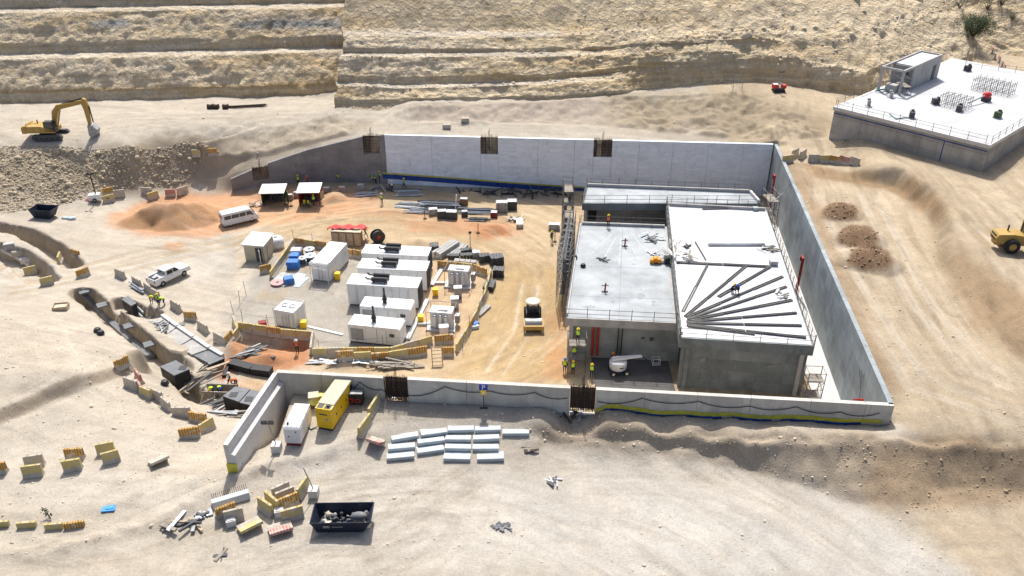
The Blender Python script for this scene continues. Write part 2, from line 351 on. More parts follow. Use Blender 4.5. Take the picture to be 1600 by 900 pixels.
def face(crest, toe, rough=.25, rs=1.4, curve=.75, wobble=.5):
    """a crisp cut or tipped face between a crest line and a toe line, both (photo x, photo y, height)"""
    c3 = [(*XY(x, y, z), z) for x, y, z in crest]; t3 = [(*XY(x, y, z), z) for x, y, z in toe]
    W = win(c3 + t3, 1.5); X, Y = XX[W], YY[W]
    wob = fbm(X, Y, 3.0, 4, .6) * wobble
    def near(p3):
        d, s, a = dpoly(X, Y, [p[:2] for p in p3]); seg = np.concatenate([[0], np.cumsum([math.hypot(q[0] - p[0], q[1] - p[1]) for p, q in zip(p3[:-1], p3[1:])])])
        return d, np.interp(a, seg, [p[2] for p in p3])
    dc, zc = near(c3); dt, zt = near(t3); k = inpoly(X, Y, [p[:2] for p in c3] + [p[:2] for p in t3[::-1]])
    t = np.clip((dc + wob * np.minimum(1, np.minimum(dc, dt) * 1.5)) / (dc + dt + 1e-6), 0, 1) ** curve
    z = zc * (1 - t) + zt * t + rough * fbm(X, Y, rs, 4, .62) * np.minimum(1, np.minimum(dc, dt) * 2)
    wf = np.where(k & ~mask[W], sstep(np.minimum(dc, dt) / .2 + .1), 0.); ZZ[W] = blur(ZZ[W] * (1 - wf) + z * wf, 1) * ~mask[W] + ZZ[W] * mask[W]
face([(640, 163, 10.6), (720, 161, 10.6), (800, 158, 10.6), (900, 152, 10.7), (960, 148, 10.7)], [(640, 193, 8.6), (720, 194, 8.6), (800, 195, 8.6), (900, 197, 8.6), (960, 200, 8.6)], .22)
face([(955, 148, 10.7), (1060, 145, 11.2), (1150, 139, 11.8), (1190, 150, 11.4), (1215, 165, 10.8), (1260, 185, 10.)], [(955, 200, 8.6), (1040, 208, 8.6), (1110, 213, 8.6), (1185, 219, 8.6), (1240, 225, 8.6), (1290, 218, 8.8)], 1.1, 2.6, .75, 1.0)
face([(835, 655, 6.2), (880, 668, 6.1), (920, 662, 6.4), (960, 656, 6.6), (1030, 664, 6.6), (1100, 672, 6.6), (1180, 680, 6.7), (1260, 687, 6.8), (1350, 689, 7.), (1400, 680, 7.2)], [(830, 690, 4.9), (880, 691, 4.7), (920, 694, 4.6), (960, 697, 4.6), (1030, 703, 4.6), (1100, 713, 4.55), (1180, 730, 4.5), (1260, 757, 4.4), (1340, 785, 4.35), (1420, 800, 4.3)], .14, 1.6, .85, .12)
face([(1398, 678, 7.2), (1450, 689, 7.2), (1500, 686, 7.3), (1550, 692, 7.25), (1600, 690, 7.3), (1700, 690, 7.3)], [(1420, 798, 4.3), (1460, 775, 4.4), (1500, 768, 4.4), (1550, 770, 4.4), (1600, 772, 4.4), (1700, 775, 4.4)], .2, 2., .8, .2)
face([(300, 214, 7.2), (400, 196, 7.5), (520, 186, 8.4)], [(330, 250, 3.9), (420, 236, 5.3), (545, 205, 8.1)], .5, 2.2)
# plateau of loose fill on the right
pl = [XY(x, y, 8.4) for x, y in ((1262, 263), (1335, 274), (1400, 288), (1437, 312), (1460, 350), (1475, 400), (1492, 450), (1530, 500), (1600, 548), (1720, 620))]
d_pl, s_pl, a_pl = dpoly(XX, YY, pl)
sg = d_pl * s_pl + fbm(XX, YY, 5) * .8
inzone = np.where(mask | (XX < 33), 0., sstep((XX - (W_FR[0] + (YY - 56.1) * .1203) - 1) / 3) * sstep((122 - YY) / 5) * sstep((YY - 62) / 4) * sstep((XX - 45.5) / 7))
ZZ = ZZ + inzone * 2.1 * sstep((sg + .7) / 1.9)
ZZ = ZZ + inzone * .5 * np.exp(-((sg - 2.0) / 1.6) ** 2) * (0.6 + fbm(XX, YY, 6)) * (a_pl < 48)
# bank of the raised ground on the far left
bk = [XY(x, y, 5) for x, y in ((-60, 685), (0, 655), (40, 638), (90, 615), (150, 590), (180, 570))]
d_, s_, a_ = dpoly(XX, YY, bk)
ZZ = ZZ + np.where((XX < -24) & (YY < 80), .9 * sstep((d_ * s_ + fbm(XX, YY, 3) * .4 + .5) / 1.2) * np.exp(-(d_ / 9) ** 2), 0)
# wheel ridge on the left foreground
for pl2, h, wd in (([(0, 862), (120, 850), (250, 815), (330, 775), (420, 735), (500, 722), (570, 690)], .28, .8), ([(0, 800), (160, 790), (300, 755), (400, 712)], .12, .7), ([(1180, 700), (1300, 712), (1390, 715)], .3, .9)):
    q_ = [XY(x, y, 4.8) for x, y in pl2]; W = win(q_, 4)
    d_, s_, a_ = dpoly(XX[W], YY[W], q_)
    ZZ[W] += h * np.exp(-(d_ / wd) ** 2) * (1 + 1.2 * fbm(XX[W], YY[W], 1.5))
# trenches
def carve(px, z, wd, dep, edge=.35):
    q_ = [XY(x, y, z) for x, y in px]; W = win(q_, 5)
    d_, s_, a_ = dpoly(XX[W], YY[W], q_)
    d_ = d_ + fbm(XX[W], YY[W], 2.2) * .25
    ZZ[W] -= dep * sstep((wd / 2 + edge - d_) / edge)
carve([(128, 458), (165, 490), (210, 528), (250, 561), (285, 592), (300, 604)], 1.6, 2.1, 2.6)
carve([(-20, 356), (40, 366), (85, 388), (112, 412)], 1.2, 2.1, 2.4)
carve([(-20, 392), (20, 400), (48, 418), (66, 438)], 1.4, 3.2, 2.3)
carve([(190, 478), (215, 490), (238, 494)], .9, 2.0, 1.3)
carve([(385, 532), (430, 536), (470, 540)], 0., 1.8, .9)
carve([(900, 640), (905, 650)], 6., 2.4, .5, 1.)
for q in ((262, 580), (330, 612), (375, 628), (345, 590)):
    d_ = np.hypot(XX - XY(*q, 1.)[0], YY - XY(*q, 1.)[1]); ZZ = np.where(d_ < 3.4, np.minimum(ZZ, .2 + sstep((d_ - 2.2) / 1.2) * 3), ZZ)
# spoil heaps and sand
def heap(px, z, r, h, ang=0, el=1., pw=1.):
    c = XY(*px, z); W = win([c], r * 1.6); dx, dy = XX[W] - c[0], YY[W] - c[1]; ca, sa = math.cos(ang), math.sin(ang)
    u = (dx * ca + dy * sa); v = (-dx * sa + dy * ca) / el
    d_ = np.hypot(u, v) * (1 + .18 * fbm(XX[W], YY[W], r * .6))
    ZZ[W] += h * np.clip(1 - d_ / r, 0, 1) ** pw
heap((282, 344), .2, 5.2, 2.5, 0, .75); heap((222, 347), .3, 3.8, 1.7, 0, .7); heap((325, 334), .2, 4.2, 1.6, 0, .8); heap((250, 343), .3, 3.6, 1.2, 0, .7)
heap((655, 386), 0, 3.6, 1.3, 0, .8); heap((775, 358), 0, 2.6, .8, 0, .8); heap((522, 310), .1, 2.2, 1.0); heap((735, 307), 0, 3., .8)
heap((1312, 334), 8., 3.2, 1.3, -.1, .75, .9); heap((1340, 374), 8., 3.8, 1.4, -.15, .72, .9); heap((1358, 409), 8., 4.3, 1.6, -.2, .72, .9)
heap((90, 600), 4.4, 6, .6, .2, .5); heap((420, 562), 0, 2.5, .8, 0, .5); heap((1240, 205), 9, 6, .8); heap((740, 187), 8.8, 3.5, .9)
heap((540, 570), 0, 3, .6, 0, .4); heap((360, 545), .4, 2.2, .9)
# roughness
rub = [XY(x, y, z) for x, y, z in ((-60, 228, 7), (60, 226, 7), (200, 226, 7), (285, 218, 6.6), (345, 236, 4.6), (310, 262, 2.6), (290, 282, .9), (180, 300, 1), (90, 318, 1.3), (-60, 335, 1.6))]
RUB = inpoly(XX, YY, rub)
d_, _, _ = dpoly(XX, YY, rub + [rub[0]]); wrub = np.where(RUB, sstep(d_ / 2), 0)
ZZ = ZZ + wrub * (.55 * fbm(XX, YY, 2.2, 4, .65))
wback = sstep((YY - 124) / 6) * (~mask)
ZZ = ZZ + wback * .55 * fbm(XX, YY, 2.4, 4, .6) * sstep(np.abs(np.gradient(ZZ, GY, axis=0)) * 3)
wbm = np.where((YY < 62) & ~mask & (YY > 44) & (XX > -6), sstep(np.hypot(*np.gradient(ZZ, GY, GX)) * 4 - .3), 0)
ZZ = ZZ + wbm * .16 * fbm(XX, YY, 1.6, 4, .6)
wrt = np.where((XX > 34) & ~mask, 1., 0.)
ZZ = ZZ + wrt * .12 * fbm(XX * .6 + YY * .25, YY * .6 - XX * .2, 3., 4, .6)
wl = np.where(~mask & (XX < -22) & (YY < 105), 1., 0) * (1 - wrub)
ZZ = ZZ + wl * .12 * fbm(XX, YY, 4., 5, .6)
ZZ = ZZ + .035 * fbm(XX, YY, 1.1, 3, .6) + np.where(mask, .05 * fbm(XX, YY, 6, 3), .06 * fbm(XX, YY, 7, 3))
def hz(x, y):
    """height of the ground at plan position"""
    x = np.asarray(x, float); y = np.asarray(y, float)
    i = np.clip(np.searchsorted(GX, x) - 1, 0, len(GX) - 2); j = np.clip(np.searchsorted(GY, y) - 1, 0, len(GY) - 2)
    fx = np.clip((x - GX[i]) / (GX[i + 1] - GX[i]), 0, 1); fy = np.clip((y - GY[j]) / (GY[j + 1] - GY[j]), 0, 1)
    return (ZZ[j, i] * (1 - fx) + ZZ[j, i + 1] * fx) * (1 - fy) + (ZZ[j + 1, i] * (1 - fx) + ZZ[j + 1, i + 1] * fx) * fy
_ts = np.linspace(0, 1, 1400)
def G(x, y):
    """where the ground is seen at photograph position (x, y)"""
    a = P(x, y, 24.); b = P(x, y, -3.); px = a.x + (b.x - a.x) * _ts; py = a.y + (b.y - a.y) * _ts; pz = 24 + (-27) * _ts
    k = np.argmax(pz < hz(px, py))
    return Vector((px[k], py[k], float(hz(px[k], py[k]))))
def gz(p): return float(hz(p[0], p[1]))

# soil colours
PALE, WHITEP, BEIG, YDIRT, ORG, BRN, GRV, TAN, REDS, GREYP = (np.array(c) for c in ((.535, .475, .385), (.60, .555, .475), (.50, .385, .245), (.47, .335, .165), (.60, .335, .185), (.33, .23, .135), (.38, .355, .305), (.41, .315, .205), (.46, .21, .10), (.34, .325, .305)))
C = np.zeros(XX.shape + (3,)); C[:] = PALE
def blend(wt, col):
    global C
    C = C * (1 - wt[..., None]) + col * wt[..., None]
def zone(px, col, soft=1.0, amt=1., rough=.7):
    pts = [tuple(G(x, y)[:2]) for x, y in px]
    W = win(pts, soft + rough * 2 + 1)
    d, _, _ = dpoly(XX[W], YY[W], pts + [pts[0]]); s = np.where(inpoly(XX[W], YY[W], pts), d, -d) + FB4[W] * rough * 2
    wt = (sstep(s / soft * .5 + .5) * amt)[..., None]; C[W] = C[W] * (1 - wt) + col * wt
FB4 = fbm(XX, YY, 4, 5, .6); FB8 = fbm(XX, YY, 8, 2); FB25 = fbm(XX, YY, 2.5, 3)
n1 = fbm(XX, YY, 9, 5, .6); n2 = fbm(XX, YY, 3, 5, .6)
blend(np.where(mask, sstep(dop / 14 + n1 * .6), 0), BEIG)
blend(np.where(mask, sstep(n1 * 1.6 + .1) * .45, 0), TAN)
blend(np.where((XX > 33) & ~mask & (YY > 52), 1., 0), np.array((.51, .415, .29)))
blend(np.where((XX > 33) & ~mask & (YY > 52), sstep(fbm(XX * .5 + YY * .9, (YY - XX) * .15, 3, 5, .6) * 1.5 + .1) * .45, 0), np.array((.47, .375, .255)))
# steep fresh faces show the darker soil inside
slope = np.hypot(*np.gradient(ZZ, GY, GX))
blend(np.where(~mask & (YY < 128), sstep((slope - .32) / .5) * .75, 0), np.array((.44, .355, .25)))
zone([(360, 300), (420, 292), (600, 300), (590, 335), (420, 350), (330, 372), (230, 372), (170, 355), (175, 335), (260, 300)], ORG, 1.2, .95)
zone([(185, 350), (215, 336), (255, 333), (285, 318), (335, 322), (352, 333), (335, 345), (290, 360), (240, 362), (200, 357)], np.array((.57, .325, .165)), .6, .95, .2)
zone([(600, 330), (780, 340), (830, 370), (760, 372), (640, 360)], REDS, 1., .6, 1.2)
zone([(735, 350), (790, 350), (800, 368), (745, 372)], REDS, .6, .9)
zone([(255, 378), (285, 378), (285, 392), (255, 392)], ORG, .6, .7)
zone([(350, 500), (395, 420), (440, 385), (540, 395), (600, 420), (650, 500), (640, 550), (500, 548), (470, 520)], GRV, 1.2, .95)
zone([(430, 385), (560, 385), (565, 400), (430, 410)], np.array((.5, .3, .17)), .8, .6)
zone([(660, 420), (760, 420), (740, 480), (705, 550), (665, 545)], np.array((.56, .40, .25)), 1., .8)
zone([(300, 385), (390, 370), (400, 410), (330, 440)], GRV, 2., .6)
zone([(700, 590), (760, 470), (790, 410), (880, 420), (880, 590)], YDIRT, 1.5, .85)
zone([(860, 500), (885, 480), (885, 590), (850, 590)], np.array((.5, .27, .13)), .8, .8)
zone([(360, 530), (480, 530), (480, 570), (380, 580), (345, 600), (335, 580)], REDS, .7, .95)
zone([(380, 585), (420, 590), (400, 640), (350, 650), (340, 610)], np.array((.45, .26, .14)), .8, .6)
zone([(450, 690), (1250, 735), (1420, 800), (1500, 900), (380, 900), (420, 800)], WHITEP, 3., .75, 1.5)
zone([(830, 800), (1150, 780), (1500, 900), (1000, 900)], np.array((.55, .545, .52)), 5, .65, 3)
zone([(560, 640), (860, 650), (870, 680), (600, 690)], GREYP, 3, .4, 1.5)
zone([(0, 380), (170, 430), (330, 380), (370, 420), (280, 440), (120, 440), (0, 460)], WHITEP, 3., .7, 1.2)
zone([(0, 700), (200, 690), (340, 740), (300, 800), (0, 790)], WHITEP, 4, .45, 1.5)
zone([(1390, 800), (1600, 790), (1600, 900), (1520, 900)], np.array((.50, .415, .30)), 2, .9)
zone([(1330, 690), (1600, 692), (1600, 790), (1420, 800), (1330, 770)], np.array((.42, .325, .215)), 2, .85)
zone([(880, 648), (1380, 680), (1330, 770), (1230, 735), (1000, 700), (840, 688)], np.array((.42, .345, .255)), 1.2, .8)
zone([(640, 192), (800, 193), (960, 198), (960, 150), (640, 164)], np.array((.47, .395, .315)), .7, .9, .4)
zone([(950, 150), (1180, 141), (1300, 190), (1290, 212), (1190, 218), (960, 200)], np.array((.35, .285, .195)), 4., .9, 1.2)
zone([(300, 225), (520, 185), (600, 195), (480, 225), (380, 255), (330, 262)], np.array((.46, .385, .28)), 1., .7)
for q in (((1283, 318), (1340, 318), (1345, 345), (1283, 347)), ((1302, 354), (1370, 356), (1378, 388), (1310, 388)), ((1316, 384), (1392, 384), (1402, 425), (1330, 424))):
    cx_, cy_ = sum(a for a, _ in q) / 4, sum(b for _, b in q) / 4; zone([(cx_ + 33 * math.cos(t) * (1 + .1 * math.sin(3 * t)), cy_ + 17 * math.sin(t) - 3) for t in np.linspace(0, 6.1, 18)] if cy_ > 340 else [(cx_ + 27 * math.cos(t), cy_ + 14 * math.sin(t) - 2) for t in np.linspace(0, 6.1, 16)], np.array((.25, .16, .095)), .4, .95, .35)
zone([(1262, 258), (1345, 272), (1425, 282), (1470, 325), (1468, 340), (1430, 312), (1380, 292), (1270, 275)], BRN, 1., .9)
zone([(1225, 250), (1262, 262), (1300, 400), (1390, 610), (1360, 580), (1280, 400)], BRN, 1.2, .7)
zone([(1480, 400), (1560, 440), (1600, 470), (1600, 560), (1530, 510)], BRN, 2., .75)
blend(wrub, np.array((.43, .36, .25)))
blend(wrub * sstep(n2 * 2), np.array((.52, .45, .34)))
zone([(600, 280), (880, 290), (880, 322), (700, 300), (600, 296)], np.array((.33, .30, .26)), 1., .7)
zone([(1400, 680), (1450, 688), (1500, 685), (1550, 690), (1600, 689), (1600, 700), (1550, 702), (1500, 700), (1450, 702)], np.array((.24, .165, .10)), .35, .9, .35)
zone([(845, 668), (900, 674), (915, 690), (850, 684)], np.array((.30, .215, .145)), .5, .8, .4)
# drag and grading streaks
def streak(wt, u, v, k, col1, col2, amt):
    s = fbm(u / .55, v / 9., 1., 4, .62) * .75 + fbm(u / 2.2, v / 16., 1., 3, .6) * .6
    blend(wt * np.clip(s * 1.5, 0, 1) * amt, col1); blend(wt * np.clip(-s * 1.5, 0, 1) * amt, col2)
    return s
r1 = np.hypot(XX + 6, YY - 26); a1 = np.arctan2(YY - 26, XX + 6) * 24
s1 = streak(np.where(~mask & (YY < 58), sstep((XX + 18) / 14) * sstep((58 - YY) / 4), 0), r1, a1, 1, np.array((.62, .575, .50)), np.array((.42, .37, .30)), .42)
uR = XX - (YY - 56) * .12 + fbm(XX, YY, 14, 2) * 2; s2 = streak(np.where(~mask & (XX > 34) & (YY < 126), sstep((XX - 34) / 3), 0), uR, YY, 1, np.array((.56, .46, .325)), np.array((.36, .275, .18)), .75)
r3 = np.hypot(XX + 16, YY - 92); a3 = np.arctan2(YY - 92, XX + 16) * 22; s3 = streak(np.where(mask & (r3 > 17), sstep((r3 - 17) / 3), 0), r3, a3, 1, np.array((.56, .445, .295)), np.array((.36, .255, .145)), .8)
uL = YY + XX * .25 + fbm(XX, YY, 12, 2) * 2; s4 = streak(np.where((XX < -22) & ~mask & (YY < 112), 1., 0), uL, XX, 1, np.array((.58, .525, .435)), np.array((.41, .345, .26)), .32)
crust = sstep(fbm(XX, YY, 5, 5, .66) * 2.6 - .35); blend(np.where(mask, 0, crust * .22), np.array((.45, .375, .28))); blend(np.where(mask, sstep(fbm(XX + 50, YY, 4, 5, .66) * 2.6 - .3) * .5, 0), np.array((.40, .30, .185)))
# vehicle tracks: compacted pale ruts
def track(px, col, amt, gap=1.9, wd=.22, dep=.03, n=1):
    pts = []
    for (a, b), (c, d) in zip(px[:-1], px[1:]):
        for t in np.linspace(0, 1, 4)[:-1]: pts.append(tuple(G(a + (c - a) * t, b + (d - b) * t)[:2]))
    pts.append(tuple(G(*px[-1])[:2]))
    W = win(pts, 3)
    d, s, arc = dpoly(XX[W], YY[W], pts); sd = d * s + .25 * FB8[W]
    LT_ = arc.max(); okk = sstep((arc - .2) / 1.) * sstep((LT_ - .2 - arc) / 1.)
    for k in range(n):
        wt = okk * (np.exp(-((np.abs(sd - k * .55) - gap / 2) / wd) ** 2)) * (.65 + .5 * FB25[W])
        wt = np.clip(wt, 0, 1); a3 = (wt * amt)[..., None]; C[W] = C[W] * (1 - a3) + col * a3; ZZ[W] -= wt * dep
DK = np.array((.38, .315, .235)); LT = np.array((.62, .56, .465)); YK = np.array((.40, .29, .165))
for q, c, a in ((((0, 440), (120, 425), (230, 395), (330, 385), (450, 360), (620, 340), (760, 380), (830, 420), (850, 500), (800, 590)), YK, .4),
                (((0, 460), (150, 432), (260, 405), (400, 372), (560, 352), (700, 365), (800, 410), (815, 500), (760, 585)), YK, .4),
                (((430, 330), (560, 345), (660, 345), (760, 385)), YK, .35), (((860, 420), (840, 480), (790, 580)), YK, .5), (((800, 430), (790, 480), (740, 580)), YK, .45), (((830, 440), (815, 520), (770, 590)), LT, .4),
                (((380, 860), (560, 850), (700, 770), (760, 740)), DK, .3), (((560, 900), (680, 850), (720, 760), (690, 740)), DK, .3), (((640, 900), (730, 830), (770, 760)), DK, .3), (((700, 900), (790, 820), (800, 740)), LT, .5),
                (((860, 720), (1000, 715), (1150, 745), (1300, 830), (1400, 900)), DK, .28), (((900, 760), (1050, 760), (1200, 800), (1330, 900)), DK, .3), (((850, 830), (1000, 840), (1150, 900)), DK, .3), (((880, 740), (1100, 750), (1250, 810), (1370, 900)), LT, .5),
                (((1250, 290), (1330, 450), (1430, 600), (1600, 660)), LT, .4), (((1300, 300), (1400, 480), (1480, 590), (1600, 640)), DK, .35), (((1350, 300), (1440, 480), (1520, 570), (1600, 610)), LT, .4), (((1380, 660), (1360, 560), (1300, 450), (1260, 350)), DK, .3),
                (((1480, 310), (1540, 350), (1600, 400)), DK, .35), (((1420, 275), (1520, 300), (1600, 330)), DK, .35), (((1500, 340), (1600, 440)), LT, .4), (((1450, 285), (1600, 360)), DK, .3),
                (((1400, 805), (1500, 805), (1600, 812)), DK, .4), (((1440, 840), (1600, 845)), DK, .45), (((1480, 870), (1600, 870)), LT, .5),
                (((0, 190), (150, 200), (300, 185), (500, 175)), DK, .25), (((0, 205), (200, 185), (420, 180)), DK, .3), (((0, 760), (200, 770), (330, 720)), DK, .2), (((0, 880), (200, 860), (420, 790), (600, 740)), DK, .3), (((0, 640), (100, 600), (60, 540), (0, 500)), DK, .25), (((60, 640), (140, 560), (100, 480)), LT, .3)):
    track(q, c, min(.85, a * 1.7), n=1 + (len(q) > 3), dep=.05)
rt = random.Random(8)
for k in range(26):     # loops of the machines on the foreground plain
    rr_ = rt.uniform(17, 44); a0 = rt.uniform(.2, 1.7); a1_ = a0 + rt.uniform(.35, .9); cx_, cy_ = -6 + rt.uniform(-5, 5), 22 + rt.uniform(-5, 4)
    pts = [(cx_ + rr_ * math.cos(a), cy_ + rr_ * math.sin(a)) for a in np.linspace(a0, a1_, 14)]; pts = [p for p in pts if p[1] < 54 and p[1] > 35]
    if len(pts) < 4: continue
    W = win(pts, 2.5); d, s, _ = dpoly(XX[W], YY[W], pts); wt = np.clip(np.exp(-((d - .95) / .14) ** 2) * (.7 + .6 * FB25[W]), 0, 1) * (~mask[W]); a3_ = (wt * rt.uniform(.25, .5))[..., None]
    C[W] = C[W] * (1 - a3_) + (LT if rt.random() < .45 else DK) * a3_; ZZ[W] -= wt * .03
for k in range(22):     # pit floor
    rr_ = rt.uniform(20, 34); a0 = rt.uniform(-.9, 2.2); a1_ = a0 + rt.uniform(.4, 1.2); cx_, cy_ = -16 + rt.uniform(-5, 5), 92 + rt.uniform(-5, 5)
    pts = [(cx_ + rr_ * 1.05 * math.cos(a), cy_ + rr_ * .8 * math.sin(a)) for a in np.linspace(a0, a1_, 14)]
    W = win(pts, 2.5); d, s, _ = dpoly(XX[W], YY[W], pts); wt = np.clip(np.exp(-((d - .95) / .2) ** 2) * (.7 + .6 * FB25[W]), 0, 1) * mask[W]; a3_ = (wt * rt.uniform(.3, .6))[..., None]
    C[W] = C[W] * (1 - a3_) + (np.array((.56, .45, .30)) if rt.random() < .4 else YK) * a3_; ZZ[W] -= wt * .04
for k in range(16):     # right slope, down the fill
    x0_ = rt.uniform(40, 70); pts = [(x0_ + (y - 60) * .12 + 1.5 * math.sin(y * .06 + k), y) for y in np.linspace(rt.uniform(58, 75), rt.uniform(85, 108), 14)]
    W = win(pts, 2.5); d, s, _ = dpoly(XX[W], YY[W], pts); wt = np.clip(np.exp(-((d - .95) / .2) ** 2) * (.7 + .6 * FB25[W]), 0, 1) * (~mask[W]); a3_ = (wt * rt.uniform(.3, .55))[..., None]
    C[W] = C[W] * (1 - a3_) + (np.array((.58, .48, .345)) if rt.random() < .5 else np.array((.33, .25, .165))) * a3_; ZZ[W] -= wt * .04
wP = np.where(mask, sstep(dop / 9), 0.); wR_ = np.where(mask, 0., sstep((XX - 33) / 5) * sstep((YY - 52) / 6)); wF_ = np.where(mask, 0., sstep((XX + 24) / 10) * (1 - wR_)); wL_ = 1 - wP - wR_ - wF_
FLOW = np.zeros(XX.shape + (3,))
for wt, u, v in ((wP, r3, a3), (wR_, uR, YY), (wF_, r1, a1), (wL_, uL, XX)):
    for c_, (fu, fv, o_) in enumerate(((1.6, .22, 5), (.75, .10, 4), (.9, .14, 4))):
        FLOW[..., c_] += np.clip(wt, 0, 1) * (.5 + .42 * fbm(u * fu + 40 * c_, v * fv, 1., o_, .7))
# soils that lie on top of the graded surface
zone([(1325, 695), (1400, 684), (1620, 692), (1620, 785), (1430, 802), (1350, 785)], np.array((.43, .32, .205)), .8, .85, .5)
zone([(1420, 800), (1620, 786), (1620, 910), (1540, 910), (1480, 850)], np.array((.50, .41, .29)), .8, .8, .5)
zone([(880, 660), (1000, 664), (1200, 682), (1380, 690), (1340, 784), (1260, 757), (1100, 713), (960, 698), (860, 690)], np.array((.46, .375, .275)), .5, .8, .25)
zone([(935, 715), (1100, 720), (1250, 770), (1400, 830), (1480, 910), (700, 910), (640, 850), (760, 740)], np.array((.62, .58, .505)), 3, .4, 1.5)
zone([(1262, 258), (1345, 270), (1425, 280), (1470, 322), (1472, 345), (1430, 316), (1380, 296), (1270, 277)], BRN, .7, .85, .4)
zone([(1232, 270), (1262, 268), (1290, 340), (1330, 440), (1395, 600), (1370, 590), (1300, 440)], np.array((.37, .27, .17)), 1., .75, .6)
zone([(1475, 395), (1560, 440), (1620, 470), (1620, 570), (1530, 510), (1495, 455)], np.array((.37, .265, .16)), 1.2, .8, .7)
zone([(1455, 340), (1478, 395), (1500, 450), (1490, 455), (1462, 400)], np.array((.36, .275, .18)), .5, .7, .3)
for q in ((1312, 331, 27, 14), (1340, 370, 33, 17), (1358, 404, 36, 19)):
    zone([(q[0] + q[2] * math.cos(t) * (1 + .1 * math.sin(3 * t)), q[1] + q[3] * math.sin(t)) for t in np.linspace(0, 6.1, 18)], np.array((.25, .16, .095)), .4, .95, .3)
C = C * np.where(mask, .95, np.where(YY < 62, .81 + .06 * sstep((-8 - XX) / 14), .86))[..., None]
C = C * (1 + .07 * n1 + .06 * n2 + .05 * fbm(XX, YY, .8, 2))[..., None]

def grid_mesh(name, X, Y, Z, col, material, flow=None):
    nr, nc = X.shape; me = bpy.data.meshes.new(name); nv = nr * nc
    co = np.stack([X, Y, Z], -1).reshape(-1, 3).astype(np.float32)
    idx = np.arange(nv).reshape(nr, nc)
    q = np.stack([idx[:-1, :-1], idx[:-1, 1:], idx[1:, 1:], idx[1:, :-1]], -1).reshape(-1, 4).astype(np.int32); nf = len(q)
    me.vertices.add(nv); me.vertices.foreach_set("co", co.ravel())
    me.loops.add(nf * 4); me.loops.foreach_set("vertex_index", q.ravel())
    me.polygons.add(nf); me.polygons.foreach_set("loop_start", np.arange(nf, dtype=np.int32) * 4)
    me.polygons.foreach_set("use_smooth", np.ones(nf, bool))
    me.update(calc_edges=True)
    a = me.attributes.new("soil", 'FLOAT_COLOR', 'POINT'); a.data.foreach_set("color", np.concatenate([np.clip(col, 0, 1), np.ones(col.shape[:2] + (1,))], -1).reshape(-1).astype(np.float32))
    if flow is not None:
        a = me.attributes.new("flow", 'FLOAT_VECTOR', 'POINT'); a.data.foreach_set("vector", flow.reshape(-1).astype(np.float32))
    me.materials.append(material)
    o = link(name, me); o["kind"] = "structure"; return o
